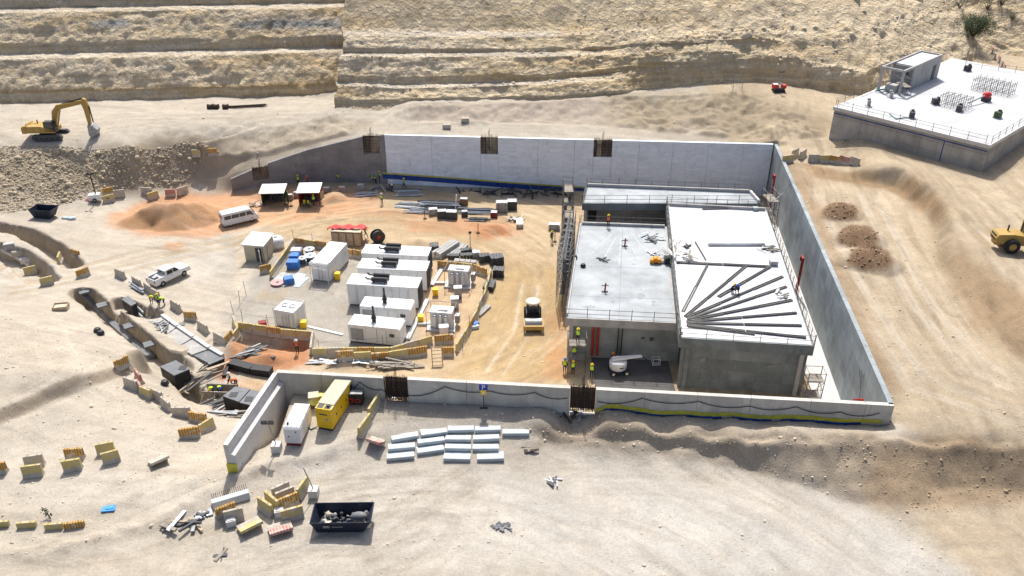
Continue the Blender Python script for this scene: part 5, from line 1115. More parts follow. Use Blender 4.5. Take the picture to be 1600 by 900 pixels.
def kerb_beam(label, a, b, w_=.35, h=.3, m=CONC_L, name="cable_trench_cover", cat="cover"):
    A, B = G(*a), G(*b); d = B - A; t = thing(name, label, cat, A, math.atan2(d.y, d.x)); L = math.hypot(d.x, d.y); n = max(1, int(L / 1.5))
    for k in range(n): ubox("cover_slab", t, (L * (k + .5) / n, 0, h / 2), (L / n * .98, w_, h), m)
kerb_beam("pale cable trench beside the rear generator containers", (691, 421), (675, 448), .5); kerb_beam("pale cable trench beside the small gensets", (668, 470), (637, 532), .5); kerb_beam("short cable trench to the near transformer", (653, 508), (674, 508)); kerb_beam("short cable trench to the far transformer", (680, 444), (700, 444))
kerb_beam("white cable cover from the small container to the genset", (481, 511), (536, 524), .3, .12, WHITE)
t = thing("red_tool_box", "small red box on the gravel left of the small container", "box", G(411, 510), .3); ubox("body", t, (0, 0, .3), (.9, .6, .6), RED); ubox("lid", t, (0, 0, .62), (.95, .65, .06), REDD)
# fence poles round the yard
def pole_fence(label, px, sp=2.2, h=2.0):
    pts = [G(*q) for q in px]; t = thing("pole_fence", label, "fence", pts[0]); last = None
    for A, B in zip(pts[:-1], pts[1:]):
        n = max(1, int((B - A).length / sp))
        for k in range(n):
            p = A.lerp(B, k / n) - pts[0]; p.z = gz(A.lerp(B, k / n)) - pts[0].z; top = p + Vector((random.uniform(-.12, .12), random.uniform(-.1, .1), h * random.uniform(.85, 1.1)))
            utube("pole", t, p, top, .03, SCAF)
            if last is not None: utube("wire", t, last - Vector((0, 0, .4)), top - Vector((0, 0, .4)), .012, SCAF)
            last = top
pole_fence("thin pole fence along the right side of the generator yard", [(723, 548), (735, 517), (748, 492), (762, 460), (768, 430)]); pole_fence("thin pole fence along the left side by the beige cabin", [(408, 420), (430, 390), (455, 380)]); pole_fence("thin pole fence across the back of the yard", [(460, 380), (520, 388), (575, 402)])
pole_fence("thin pole fence on the left side of the gravel", [(365, 490), (385, 462), (405, 440)]); pole_fence("thin pole fence behind the front barriers", [(500, 553), (560, 551), (640, 545), (690, 530)]); pole_fence("thin pole fence behind the small container's barriers", [(380, 508), (420, 512), (486, 522)])
# cable drums, sheets, pallets at the back of the yard
def drum(label, q, r, h, m=TIMBER_L, up=True, wound=DARK):
    t = thing("cable_drum", label, "cable drum", G(*q)); 
    if up:
        MB().cyl((0, 0, .0), (0, 0, .08), r, n=18).build("flange", m, t); MB().cyl((0, 0, .08), (0, 0, h - .08), r * .7, n=16).build("cable_winding", wound, t); MB().cyl((0, 0, h - .08), (0, 0, h), r, n=18).build("flange", m, t); MB().cyl((0, 0, h - .02), (0, 0, h + .015), r * .25, n=10).build("hub", DARK, t)
    else:
        t.rotation_euler = (0, 0, .5)
        for y in (-h / 2, h / 2): MB().cyl((0, y - .04, r), (0, y + .04, r), r, n=20).build("flange", m, t)
        MB().cyl((0, -h / 2, r), (0, h / 2, r), r * .8, n=18).build("cable_winding", wound, t); MB().cyl((0, -h / 2 - .06, r), (0, -h / 2 - .03, r), r * .3, n=12).build("hub", RED, t)
drum("grey cable drum at the back of the yard beside the container", (484, 397), .75, .8, GREYM); drum("cable drum with pale top behind the framed container", (486, 408), .8, .9, LBLUE); drum("smaller dark cable drum left of the others in the yard", (473, 412), .6, .9, GREYM, True, DARK); drum("pinkish drum lid leaning at the left end of blue sheets", (434, 444), .85, .3, mat("pink_paint", (.55, .3, .28), .6))
drum("black cable reel standing upright behind the generator containers", (591, 379), .95, .8, BLACK, False, DARK)
def sheets(label, q, n, L, w_, mats, rz, dz=.05):
    t = thing("sheet_stack", label, "sheets", G(*q), rz)
    for k in range(n):
        mb = MB(); 
        for j in range(5): mb.box((0, (j - 2) * w_ / 5, .02 + (.04 if j % 2 else 0)), (L, w_ / 5 * .97, .03))
        o = mb.build("sheet", random.choice(mats), t); o.location = (random.uniform(-.3, .3), (k - n / 2) * w_ * .8, dz * (k % 3) + .03); o.rotation_euler = (0, random.uniform(-.03, .03), random.uniform(-.08, .08))
sheets("pale blue corrugated sheets leaning in the back left of the yard", (452, 436), 6, 2.6, .8, [LBLUE, GREYM, LBLUE], R(72)); sheets("pale sheets lying near the pink drum lid", (440, 440), 3, 2.2, .7, [LBLUE, WHITE], R(68))
def pallet_load(label, q, s, m, rz=0, n=2):
    t = thing("pallet_load", label, "pallet", G(*q), rz)
    for k in range(3): ubox("runner", t, (0, (k - 1) * s[1] * .42, .06), (s[0], .1, .12), TIMBER)
    for k in range(n):
        o = MB().prism([(-s[0] / 2, 0), (s[0] / 2, 0), (s[0] / 2 * .96, s[2] / n * .8), (s[0] / 2 * .8, s[2] / n), (-s[0] / 2 * .85, s[2] / n * .97), (-s[0] / 2 * .97, s[2] / n * .7)], s[1] / 2).build("wrapped_pack", m, t); o.location = (random.uniform(-.04, .04), 0, .13 + k * (s[2] / n + .01))
pallet_load("blue wrapped pallet at the back left of the yard", (461, 410), (1.3, 1.1, 1.1), BLUET); pallet_load("blue wrapped pallet in front of the other blue one", (459, 419), (1.6, 1.1, 1.0), BLUET); pallet_load("grey topped pallet behind the blue pallets", (464, 401), (1.6, 1.2, 1.0), GREYM); pallet_load("crumpled blue tarpaulin bundle on the corrugated sheets", (452, 442), (1.3, 1.0, .7), BLUET, .4, 1)
# portable toilets under a red tarpaulin
for k in range(4):
    t = thing("portable_toilet", "%s brown portable toilet from the left under the red tarpaulin" % ORD[k], "toilet", G(525 + k * 11.5, 383.5 + k * .6), -.05, "brown portable toilets"); ubox("cabin", t, (0, .55, 1.05), (1.02, 1.05, 2.1), BROWN); ubox("door", t, (0, .01, 1.0), (.8, .04, 1.8), TIMBER_L); ubox("roof", t, (0, .45, 2.14), (1.06, 1.0, .08), BEIGE)
g_ = G(543, 384); t = thing("red_tarpaulin", "red tarpaulin draped over the brown toilets", "tarpaulin", (g_.x, g_.y, g_.z))
nx, ny = 15, 7; vs_ = [((i / nx - .5) * 5.4, .5 + j / ny * 2.2, 2.34 + .16 * math.sin(i * 1.3 + j) + random.uniform(-.06, .06) - max(0, j / ny - .55) * 1.9 - (.25 if i in (0, nx) else 0)) for j in range(ny + 1) for i in range(nx + 1)]
o = MB().add(vs_, [(j * (nx + 1) + i, j * (nx + 1) + i + 1, (j + 1) * (nx + 1) + i + 1, (j + 1) * (nx + 1) + i) for j in range(ny) for i in range(nx)]).build("sheet", REDT, t, True); sm = o.modifiers.new("thick", 'SOLIDIFY'); sm.thickness = .03
# stacks right of the containers
def beam_stack(label, q, n, L, s, m, rz, rows_=1, name="beam_stack", cat="beams", part="beam", gap=1.15):
    t = thing(name, label, cat, G(*q), rz)
    for j in range(rows_):
        for k in range(n): ubox(part, t, (random.uniform(-.15, .15), (k - (n - 1) / 2) * s * gap, s * .55 + j * s * 1.05 + .05), (L * random.uniform(.94, 1), s, s), m if not isinstance(m, list) else random.choice(m), random.uniform(-.02, .02))
    return t
beam_stack("grey concrete beams stacked behind the generator containers, left stack", (698, 394), 3, 4.6, .42, CONC, R(58), 2); beam_stack("grey concrete beams stacked behind the generator containers, right stack", (714, 394), 4, 4.2, .34, CONC, R(66), 1)
for k, (q, s, m) in enumerate((((729, 394), (1.6, .9, .5), DARK), ((729, 402), (1.7, .9, .5), DARK), ((727, 411), (3.0, .7, .4), CONC), ((744, 402), (1.0, 1.0, .9), GREYM), ((757, 408), (1.5, 1.1, 1.0), DARK), ((709, 404), (1.5, .8, .6), DARK), ((776, 412), (1.8, 1.6, 1.2), PIPED), ((779, 431), (1.4, 1.3, 1.1), PIPED), ((765, 450), (1.3, 2.2, .7), PIPED), ((679, 392), (1.2, 1.4, 1.0), PIPED))):
    lab = ["dark pack behind the transformer row, rear one", "dark pack behind the transformer row, front one", "low concrete pack behind the transformer barriers", "grey round-topped pack right of the dark packs", "black open crate behind the far transformer", "dark pack at the foot of the grey beams", "big dark pipe-fitting bundle at the yard's back right corner", "dark block-shaped bundle below the pipe-fitting bundle", "dark scrap bundle along the right yard barriers", "dark pipe bundle between container and beams"][k]
    t = thing("material_pack", lab, "pack", G(*q), random.uniform(-.2, .3))
    nb = 4
    for i in range(nb):
        for j in range(2): ubox("bundle_piece", t, ((i - 1.5) * s[0] / nb, 0, s[2] * (.27 + .5 * j)), (s[0] / nb * .9, s[1] * random.uniform(.8, 1), s[2] * .45), m, random.uniform(-.05, .05))
beam_stack("grey planks leaning beside the right yard barriers", (755, 487), 3, 2.6, .22, CONC, R(60))
t = thing("loud_lamp", "small black lamp on a thin pole behind the grey beams", "lamp", G(735, 389)); utube("pole", t, (0, 0, 0), (0, 0, 2.4), .04, BLACK); ubox("lamp_head", t, (0, 0, 2.5), (.4, .25, .3), BLACK)
t = thing("tarp_bundle", "blue and white tarp bundle beside the right yard barriers", "tarpaulin", G(740, 512)); ubox("fold", t, (0, 0, .2), (1.1, .8, .4), LBLUE, .3); ubox("fold", t, (.2, .3, .3), (.8, .5, .4), BLUET, .8)
# ladder frame leaning
t = thing("slatted_ladder", "pale slatted ladder frame leaning on the front barriers", "frame", G(684, 572), .15)
for x in (-.55, .55): utube("stile", t, (x, -.1, 0), (x, .9, 2.0), .05, TIMBER_L)
for k in range(6): utube("rung", t, (-.6, -.1 + k * .18, .15 + k * .36), (.6, -.1 + k * .18, .15 + k * .36), .04, TIMBER_L)
clutter("plank_pile", "weathered planks piled in front of the front barriers", "planks", G(624, 573), 16, (1.6, .5, .35), [TIMBER], 20, (2.6, 4.2), .12, 0)
clutter("scrap_pile", "grey scrap strips in front of the front barriers", "debris", G(560, 567), 22, (2.8, .35, .2), [GREYM, DARK, WHITE, LBLUE], 21, (.5, 1.8), .05, 0); clutter("scrap_pile", "white strips at the left end of the front barriers", "debris", G(505, 566), 8, (1.5, .3, .1), [WHITE, GREYM], 22, (1.2, 2.4), .05, 0)
# open-sided booths by the curved wall
def booth(label, a, b, D, H, wallm, roofm, green):
    m, r, L = F2(a, b); t = thing("site_booth", label, "booth", m, r)
    for x in (-L / 2, L / 2):
        for y in (0, D): ubox("post", t, (x, y, H / 2), (.12, .12, H), wallm)
    ubox("back_wall", t, (0, D + .03, H / 2), (L, .06, H), wallm); ubox("side_wall", t, (-L / 2 - .07, D / 2, H / 2), (.05, D, H), wallm); ubox("roof", t, (0, D / 2 - .2, H + .06), (L + .5, D + .7, .1), roofm, 0, (.08, 0, 0))
    ubox("bench", t, (0, D * .6, .45), (L * .8, .5, .08), DARK)
    for k in range(3): ubox("stored_box", t, ((k - 1) * .8, D * .8, .4), (.6, .6, .8), DARK)
    return t, L, D
t, L, D = booth("dark green open booth with white roof near the curved wall", (411, 322), (445, 321), 2.4, 2.3, GREEN, WHITE, True); ubox("door_panel", t, (L / 2 + .5, .3, 1.2), (.06, 1.4, 2.0), GREEN, .4); MB().lathe([(.55, -.05), (.65, -.05), (.65, .05), (.55, .05), (.55, -.05)], 14, (.3, .2, 1.2), axis='y').build("hoop", BLACK, t)
t, L, D = booth("red booth with white roof sheltering workers near the curved wall", (469, 323), (500, 322), 2.6, 2.5, REDD, WHITE, False); ubox("side_board", t, (L / 2 + .35, .8, 1.5), (.6, .05, 1.2), TIMBER_L, .6)
for k, (q, l) in enumerate(((453, 310), (465, 309), (512, 300), (535, 299), (565, 296)) and (((453, 312), "pale block right of the green booth"), ((465, 308), "pale block between the two booths"), ((511, 301), "dark fronted block right of the red booth"), ((535, 300), "pinkish block further right of the red booth"), ((564, 296), "grey box by the curved wall near the workers"))):
    t = thing("concrete_block", l, "block", G(*q), .1); MB().prism([(-.55, 0), (.55, 0), (.5, .85), (-.5, .85)], [.35, .35, .28, .28]).build("block", [BARR['red'], BARR['bare'], CONC_D, BARR['red'], CONC][k], t); ubox("cap", t, (0, 0, .87), (.9, .5, .05), CONC_L)
# pipes and scrap by the back wall
def pipes(label, q, n, L, r, mats, rz, spread, name="pipe_stack"):
    t = thing(name, label, "pipes", G(*q), rz)
    for k in range(n):
        y = random.uniform(-1, 1) * spread; z = r + random.random() * .35 * (1 - abs(y) / spread); l = L * random.uniform(.7, 1); x = random.uniform(-.6, .6); a = random.uniform(-.07, .07)
        utube("pipe", t, (x - l / 2, y - a * l / 2, z), (x + l / 2, y + a * l / 2, z + random.uniform(-.03, .08)), r * random.uniform(.7, 1.2), random.choice(mats))
pipes("pale steel pipes at the left of the pipe yard", (642, 322), 22, 4.2, .09, [PIPEG, WHITE, GREYM], R(-10), 1.1); pipes("dark long pipes at the back of the pipe yard", (688, 322), 30, 6.5, .11, [PIPED, PIPEG, DARK], R(-6), 1.6); pipes("dark pipes in the middle of the pipe yard", (668, 332), 20, 5, .1, [PIPED, PIPED, PIPEG], R(-8), .8); pipes("grey pipes to the right of the pipe yard", (745, 331), 22, 5.5, .11, [PIPEG, GREYM, PIPED], R(-3), 1.0); pipes("white sheets pipe bundle at the near left of the pipe yard", (646, 332), 8, 2.6, .07, [WHITE], R(-5), .5); pipes("thin bars on the red soil before the pipe yard", (746, 344), 14, 3.2, .06, [PIPEG, DARK], R(-5), .5); pipes("scattered bars along the foot of the back wall", (640, 302), 26, 4, .07, [GREYM, PIPEG, DARK, WHITE], R(8), 1.2); pipes("scattered bars near the booths and curved wall", (570, 304), 20, 3, .06, [GREYM, DARK, WHITE], R(10), .8)
for k, (q, s, m, l) in enumerate((((677, 335), (1.3, .8, .9), BARR['bare'], "pale crate among the pipes"), ((691, 340), (1.4, 1, 1.1), DARK, "grey machine box among the pipes, left one"), ((706, 341), (1.6, 1, 1.1), DARK, "grey machine box among the pipes, right one"), ((726, 338), (.9, .7, .8), DARK, "small dark box right of the machine boxes"), ((772, 339), (1.0, .8, .8), REDD, "brown box at the red soil hole"), ((784, 330), (1.7, 1.2, 1.5), GREYM, "grey cylinder-topped pack near the building"), ((800, 326), (1.5, 1.2, 1.3), DARK, "dark pack right of the grey pack near the building"), ((725, 320), (1.2, .8, 1.0), BROWN, "brown board crate behind the pipes"), ((812, 352), (1.0, 2.4, .6), BEIGE, "pale sheet stack before the building's stair tower"), ((866, 358), (1.6, 1.0, .8), PIPEG, "grey scrap bundle beside the stair tower"))):
    t = thing("material_crate", l, "crate", G(*q), random.uniform(-.2, .2)); ubox("body", t, (0, 0, s[2] / 2), s, m); ubox("lid", t, (0, 0, s[2] + .04), (s[0] * .9, s[1] * .9, .08), GREYM if k % 2 else WHITE)
    for i in (-1, 1): ubox("strap", t, (i * s[0] * .3, 0, s[2] / 2), (.06, s[1] + .03, s[2] + .03), DARK)
t = thing("white_post", "tall white post leaning among the pipes", "post", G(711, 334)); utube("post", t, (0, 0, 0), (.3, .1, 3.0), .1, WHITE); ubox("foot", t, (0, 0, .05), (.4, .4, .1), WHITE)
for k, q in enumerate(((455, 322), (664, 342), (747, 364), (867, 378))):
    t = thing("stand_pipe", ["thin rust pipe stand beside the green booth", "thin rust pipe stand before the pale pipes", "thin rust stake by the red soil hole", "brown stake beside the stair tower"][k], "stake", G(*q)); utube("stem", t, (0, 0, 0), (0, 0, 1.5), .05, RUST); ubox("base", t, (0, 0, .05), (.5, .4, .08), RUST)
clutter("scrap_pile", "white twisted sheet scrap left of the green booth", "debris", G(400, 321), 9, (.8, .6, .5), [WHITE, GREYM, TIMBER], 30, (.6, 1.6), .08)
for k, (q, n, e, ms, l) in enumerate((((600, 296), 16, (2.5, .5, .3), [DARK, GREYM, CONC], "dark scrap along the foot of the yellow membrane"), ((760, 302), 26, (5, .8, .5), [DARK, BLACK, PIPED], "dark steel scrap in the shade of the back wall"), ((850, 305), 22, (3.5, 1.0, .8), [BLACK, DARK, PIPED], "black stacked forms beside the stair tower under the wall"), ((805, 345), 12, (1.0, .6, .3), [BEIGE, TIMBER, GREYM], "board offcuts beside the grey packs"))):
    clutter("scrap_pile", l, "debris", G(*q), n, e, ms, 40 + k, (.8, 2.6), .12)
# ---------------------------------------------------------------- manholes, ducts and trench on the left
def ground_box(name, label, cat, quad, z, h, topm, sidem, holes=()):
    """box whose top corners are seen at quad (near-left, near-right, far-right, far-left) at height z"""
    q = [P(*c, z) for c in quad]; c0 = q[0]; t = thing(name, label, cat, (c0.x, c0.y, z - h)); l = [(p.x - c0.x, p.y - c0.y) for p in q]
    MB().plan(l, 0, h - .06).build("chamber", sidem, t); MB().plan(l, h - .058, h + .03).build("cover", topm, t)
    for k, (x, y) in enumerate(holes):
        p = P(x, y, z) - c0; o = MB().box((0, 0, 0), (.75, .75, .05)).build("hatch", BLACK, t); o.location = (p.x, p.y, h + .04)
    return t
ground_box("manhole", "black manhole chamber with dusty cover at the end of the trench", "manhole", ((272, 587), (296, 577), (275, 563), (250, 573)), 2.0, 2.0, BITU_T, BITU, ((286, 575),))
ground_box("manhole", "large black double manhole beside the wing wall, left half", "manhole", ((373, 628), (391, 608), (368, 604), (348, 619)), 2.2, 2.4, BITU_T, BITU, ((365, 617),))
ground_box("manhole", "large black double manhole beside the wing wall, right half", "manhole", ((399, 635), (416, 614), (392, 609), (374, 629)), 2.2, 2.4, BITU_T, BITU, ((389, 624),))
# long grey duct slab with a pale kerb
A = [(252, 494), (275, 511), (300, 528), (325, 545), (346, 557)]; B = [(240, 508), (256, 525), (278, 541), (300, 554), (324, 566)]
t = thing("duct_slab", "curved grey duct slab with pale kerb running down to the manholes", "duct", (0, 0, 0))
for k in range(4):
    z = 1.35 - .12 * k; q = [P(*B[k], z), P(*B[k + 1], z), P(*A[k + 1], z), P(*A[k], z)]
    MB().plan(xy(q), z - 1.2, z).build("slab_section", PRECAST if False else BITU_T if k == 3 else CONC, t)
    a, b = q[3], q[2]; d = (b - a).normalized(); n = Vector((-d.y, d.x, 0)) * .25; MB().plan(xy([a - n * .2, b - n * .2, b + n * 1.4, a + n * 1.4]), z - .6, z + .22).build("kerb", CONC_L, t)
ground_box("duct_end", "dark end block of the curved duct slab", "duct", ((327, 570), (350, 560), (346, 557.5), (324, 566.5)), .98, 1.4, BITU_T, BITU)
def channel(label, px, w_, h, m, z0=None):
    pts = [G(*q) for q in px]; t = thing("duct_channel", label, "duct", pts[0])
    for A_, B_ in zip(pts[:-1], pts[1:]):
        d = B_ - A_; L = d.length; o = MB().box((0, 0, 0), (L * .985, w_, h)).build("channel_section", m, t); o.location = (A_ + B_) / 2 - pts[0] + Vector((0, 0, h / 2 - .1)); o.rotation_euler = (0, -math.asin(max(-1, min(1, d.z / L))), math.atan2(d.y, d.x))
channel("grey duct along the near side of the deep trench", [(128, 462), (150, 481), (172, 503), (195, 524), (218, 545), (238, 562)], .7, .5, BITU_T); 
for k, q in enumerate(((137, 476), (166, 500), (207, 531), (238, 558))):
    o = MB().box((0, 0, 0), (1.1, 1.1, .16)).build("access_cover", BITU_T); g_ = G(*q); o.location = (g_.x, g_.y, max(g_.z, 1.0) + .25); o.rotation_euler = (0, 0, .6); tag(o, "%s square grey cover along the deep trench from its upper end" % ORD[k], "cover", "square covers along the trench")
channel("long black duct crossing the red soil behind the wing wall", [(362, 573), (395, 582), (425, 586)], 1.0, .9, BITU); channel("dark pipe on the red soil pit", [(395, 555), (430, 560)], .3, .3, DARK); channel("dark pipe running to the duct slab's end", [(350, 590), (358, 572)], .4, .4, BITU)
t = ground_box("duct_junction", "small black junction box on the bank with grey pipes", "manhole", ((205, 478), (213, 474), (200, 462), (190, 468)), 1.9, 1.4, BITU_T, BITU)
pipes("grey pipes from the junction box to the duct slab", (218, 487), 5, 3.2, .13, [PIPEG, BITU_T], R(-50), .4); pipes("grey pipes lying behind the pickup's tail", (214, 452), 4, 3.4, .12, [PIPEG], R(-42), .35)
clutter("slab_offcuts", "broken dark boards on the upper end of the duct slab", "boards", G(247, 512), 12, (1.0, 1.0, .2), [BITU_T, DARK, GREYM], 50, (.8, 1.7), .07); clutter("slab_offcuts", "dark sheets where the pipes meet the duct slab", "boards", G(238, 497), 9, (.7, .7, .25), [PIPEG, LBLUE, BITU_T], 51, (.6, 1.5), .06)
clutter("timber_pile", "crossed timbers between the two black manholes", "timber", G(322, 590), 18, (1.4, 1.6, .6), [TIMBER, TIMBER_L, DARK], 52, (1.6, 3.6), .1, .9); clutter("timber_pile", "planks in front of the large double manhole", "timber", G(366, 652), 10, (2.0, .7, .25), [TIMBER, GREYM], 53, (2.2, 4), .12, -.1); clutter("timber_pile", "steel bars and formwork boards below the large manhole", "timber", G(335, 640), 12, (1.2, 1.0, .3), [DARK, GREYM, TIMBER], 54, (1.2, 2.8), .1, .8); clutter("timber_pile", "dark boards and pipes on the red soil pit", "boards", G(385, 550), 14, (1.4, 1.0, .15), [DARK, BITU_T, GREYM], 55, (1, 2.6), .08, .5)
t = thing("formwork_trough", "timber formwork trough beside the large manhole with workers", "formwork", G(327, 625), -.05)
for y in (0, 1.3): ubox("side_board", t, (1.0, y, .6), (3.2, .08, .9), TIMBER)
for x in (-.4, .8, 2.2): utube("prop", t, (x, -.1, .9), (x - .2, -.9, 0), .05, TIMBER_L)
for k, (q, l) in enumerate((((153, 519), "black bag on the left ground beside the trench"), ((158, 523), "second black bag next to the bag beside the trench"), ((258, 601), "small dark box on the bank above the barrier chain"))):
    o = MB().lathe([(0, 0), (.38, .02), (.42, .25), (.28, .5), (0, .55)], 7).build("refuse_bag", BLACK); o.location = G(*q); o.rotation_euler = (0, 0, k); tag(o, l, "bag")
t = thing("open_crate", "open timber crate with rubble on the left ground", "crate", G(96, 483), .2)
for x, y, sx, sy in ((0, -.55, 1.5, .07), (0, .55, 1.5, .07), (-.75, 0, .07, 1.1), (.75, 0, .07, 1.1)): ubox("side_board", t, (x, y, .28), (sx, sy, .56), TIMBER_L)
ubox("contents", t, (0, 0, .2), (1.36, 1.0, .4), STONE_L)
o = MB().box((0, 0, .03), (.7, .6, .06)).build("loose_slab", BITU_T); o.location = G(284, 507); tag(o, "small dark slab lying above the duct slab", "slab")
# pipes and blocks in the far left excavation
channel("grey pipe in the far left excavation", [(4, 392), (25, 402), (48, 417)], .5, .45, CONC_L)
for k, (q, l) in enumerate((((16, 388), "grey block on the pipe at the far left, upper one"), ((42, 411), "white block on the pipe at the far left, lower one"), ((30, 402), "tan slab leaning beside the far left pipe"))):
    t = thing("pipe_block", l, "block", G(*q), .4); ubox("block", t, (0, 0, .35), (1.3, .7, .7) if k < 2 else (1.4, .25, 1.0), [CONC, CONC_L, BARR['bare']][k]); ubox("lip", t, (0, 0, .72), (1.2, .5, .06), CONC_L)

# ---------------------------------------------------------------- pale precast units laid out in rows
def precast_mesh(L=2.35):
    pr = [(-.62, 0), (.62, 0), (.62, .16), (.2, .20), (.06, .36), (-.38, .44), (-.62, .44)]; n = len(pr)
    vs_ = [(-L / 2, y, z) for y, z in pr] + [(L / 2, y, z) for y, z in pr]
    return MB().add(vs_, [tuple(range(n)), tuple(range(2 * n - 1, n - 1, -1))] + [(i, (i + 1) % n, (i + 1) % n + n, i + n) for i in range(n)]).mesh("precast_unit", PRECAST)
PM = precast_mesh()
PU = [((603, 722), (646, 718)), ((650, 713), (692, 707)), ((693, 722), (735, 722)), ((745, 722), (787, 722)), ((605, 707), (647, 703)), ((651, 699), (693, 693)), ((695, 706), (736, 706)), ((738, 706), (779, 706)), ((610, 693), (652, 686)), ((696, 692), (736, 692)), ((739, 691), (780, 691)), ((656, 686), (697, 679)), ((699, 678), (740, 676)), ((742, 677), (782, 677)), ((785, 682), (827, 682))]
PN = ["frontmost left", "front, second from left", "front, third from left", "front right", "second row left", "second row, second from left", "second row, third from left", "second row right", "third row left", "third row middle", "third row right", "back row left", "back row middle", "back row, second from right", "rightmost of all"]
for (a, b), n_ in zip(PU, PN):
    m, r, L = F2(a, b); o = link("precast_unit", PM, None, (m.x, m.y + .6, m.z - .02 + .05), r); o.scale = (min(1.15, L / 2.35), .95, .72); o.rotation_euler = (random.uniform(-.03, .03), random.uniform(-.02, .02), r); tag(o, "pale precast concrete unit laid on the ground, %s" % n_, "precast unit", "pale precast units laid out in rows")
t = thing("precast_unit", "pale precast unit with comb of bars in the foreground", "precast unit", *F2((335, 790), (387, 775))[:2])
MB().prism([(-1.4, 0), (1.4, 0), (1.4, .5), (-1.4, .5)], [.45, .45, .25, .25]).build("body", PRECAST, t)
for k in range(18): utube("comb_bar", t, (-1.3 + k * .153, .3, .4), (-1.3 + k * .153, .55, .75), .02, RUST)

# ---------------------------------------------------------------- foreground generators, lamps, skip
t = thing("diesel_generator", "big yellow generator standing behind the front wall's left end", "generator", *F2((496, 672), (521, 673))[:2]); t.rotation_euler = (0, 0, R(-14)); W_, L_g, H_ = 1.4, 4.4, 2.05
MB().box((0, L_g / 2, .12), (W_ - .1, L_g - .1, .24)).build("skid", BLACK, t); MB().box((0, L_g / 2, .24 + H_ / 2), (W_, L_g, H_)).build("body", YELG, t); MB().box((0, L_g / 2 + .35, .24 + H_ + .025), (W_ + .06, L_g - .7, .05)).build("roof_panel", BEIGE, t)
for x in (-.33, .33): ubox("roof_grille", t, (x, .4, .24 + H_ + .012), (.54, .6, .03), DARK)
ubox("exhaust_outlet", t, (.35, .4, .24 + H_ + .1), (.2, .2, .16), BLACK)
for k in range(4):
    ubox("door", t, (W_ / 2 + .012, .65 + k * 1.0, 1.25), (.03, .9, 1.6), YELG); ubox("handle", t, (W_ / 2 + .04, .95 + k * 1.0, 1.2), (.03, .08, .25), BLACK)
ubox("name_plate", t, (0, -.012, 1.7), (.7, .03, .12), DARK); ubox("badge", t, (.25, -.012, 1.2), (.3, .03, .2), GREYM); ubox("side_louvre", t, (W_ / 2 + .035, 4.1, 1.5), (.03, .5, .9), BLACK)
for k in range(5): ubox("roof_trim", t, (W_ / 2 + .032, .5 + k * .85, .24 + H_ - .04), (.03, .8, .05), WHITE)
t = thing("diesel_generator", "white generator with ribbed roof left of the yellow one", "generator", *F2((446, 697), (472, 697))[:2]); t.rotation_euler = (0, 0, R(-4)); W_, L_g, H_ = 1.35, 3.3, 1.6
MB().box((0, L_g / 2, .15), (W_ - .1, L_g - .1, .3)).build("skid", REDD, t)
MB().prism([(0, .3), (L_g, .3), (L_g, .3 + H_), (.15, .3 + H_), (0, .3 + H_ - .15)], W_ / 2).build("body", WHITE, t).rotation_euler = (0, 0, R(90))
for k in range(3): ubox("roof_seam", t, (0, 1.1 + k * .9, .3 + H_ + .006), (W_, .05, .03), WHITE_D)
for k in range(3): ubox("roof_vent", t, (-.4 + k * .4, .5, .3 + H_ + .012), (.32, .6, .03), GREYM)
ubox("exhaust_outlet", t, (-.4, .5, .3 + H_ + .1), (.14, .14, .2), BLACK)
for x in (-.3, .35): ubox("latch", t, (x, -.012, 1.0 + .5 * (x > 0)), (.12, .03, .1), BLACK)
for k in range(3): ubox("door", t, (W_ / 2 + .012, .6 + k * 1.0, 1.1), (.03, .9, 1.2), WHITE)
t = thing("fuel_tank", "pale yellow tank on a stand left of the yellow generator", "tank", G(492, 634), .2); MB().lathe([(0, -.55), (.35, -.55), (.42, -.45), (.42, .45), (.35, .55), (0, .55)], 12, (0, 0, .75), axis='y').build("drum", mat("pale_yellow", (.55, .52, .16), .6), t, True); ubox("drum_box", t, (.75, .3, .6), (.7, .6, .7), MATS["pale_yellow"]); ubox("lid", t, (0, 0, 1.2), (.9, .9, .06), BEIGE); ubox("stand", t, (.2, 0, .15), (1.6, .8, .3), DARK)
for k in (0, 1):
    t = thing("distribution_box", ["black distribution box with red reel, left of two", "black distribution box with red reel, right of two"][k], "box", G(549 + k * 11, 633), -.05); ubox("cabinet", t, (0, .3, .65), (.85, .7, 1.1), BLACK); ubox("lid", t, (0, .3, 1.22), (.9, .8, .08), GREYM, 0, (-.12, 0, 0)); MB().lathe([(.14, -.05), (.26, -.05), (.26, .05), (.14, .05), (.14, -.05)], 14, (0, -.08, .55), axis='y').build("reel", RED, t)
def lamp_mast(label, q, h, heads, lean=0):
    t = thing("lamp_mast", label, "lamp mast", G(*q)); ubox("ballast_block", t, (0, 0, .35), (.75, .75, .75), CONC_L); utube("mast", t, (0, 0, .7), (lean, 0, h), .045, GREYM)
    for k in range(heads): ubox("floodlight", t, (lean + (k - (heads - 1) / 2) * .55, -.08, h + .02), (.45, .22, .34), BLACK, 0, (.5, 0, 0))
    if heads: utube("cross_bar", t, (lean - .6, 0, h - .15), (lean + .6, 0, h - .15), .03, GREYM)
    else: utube("arm", t, (lean, 0, h), (lean - .8, .3, h + .25), .035, GREYM)
lamp_mast("floodlight mast on a concrete block beside the white generator", (433, 704), 3.0, 2, -.35); lamp_mast("bent mast on a concrete block beside the barrier heap", (491, 774), 2.8, 0, -.5)
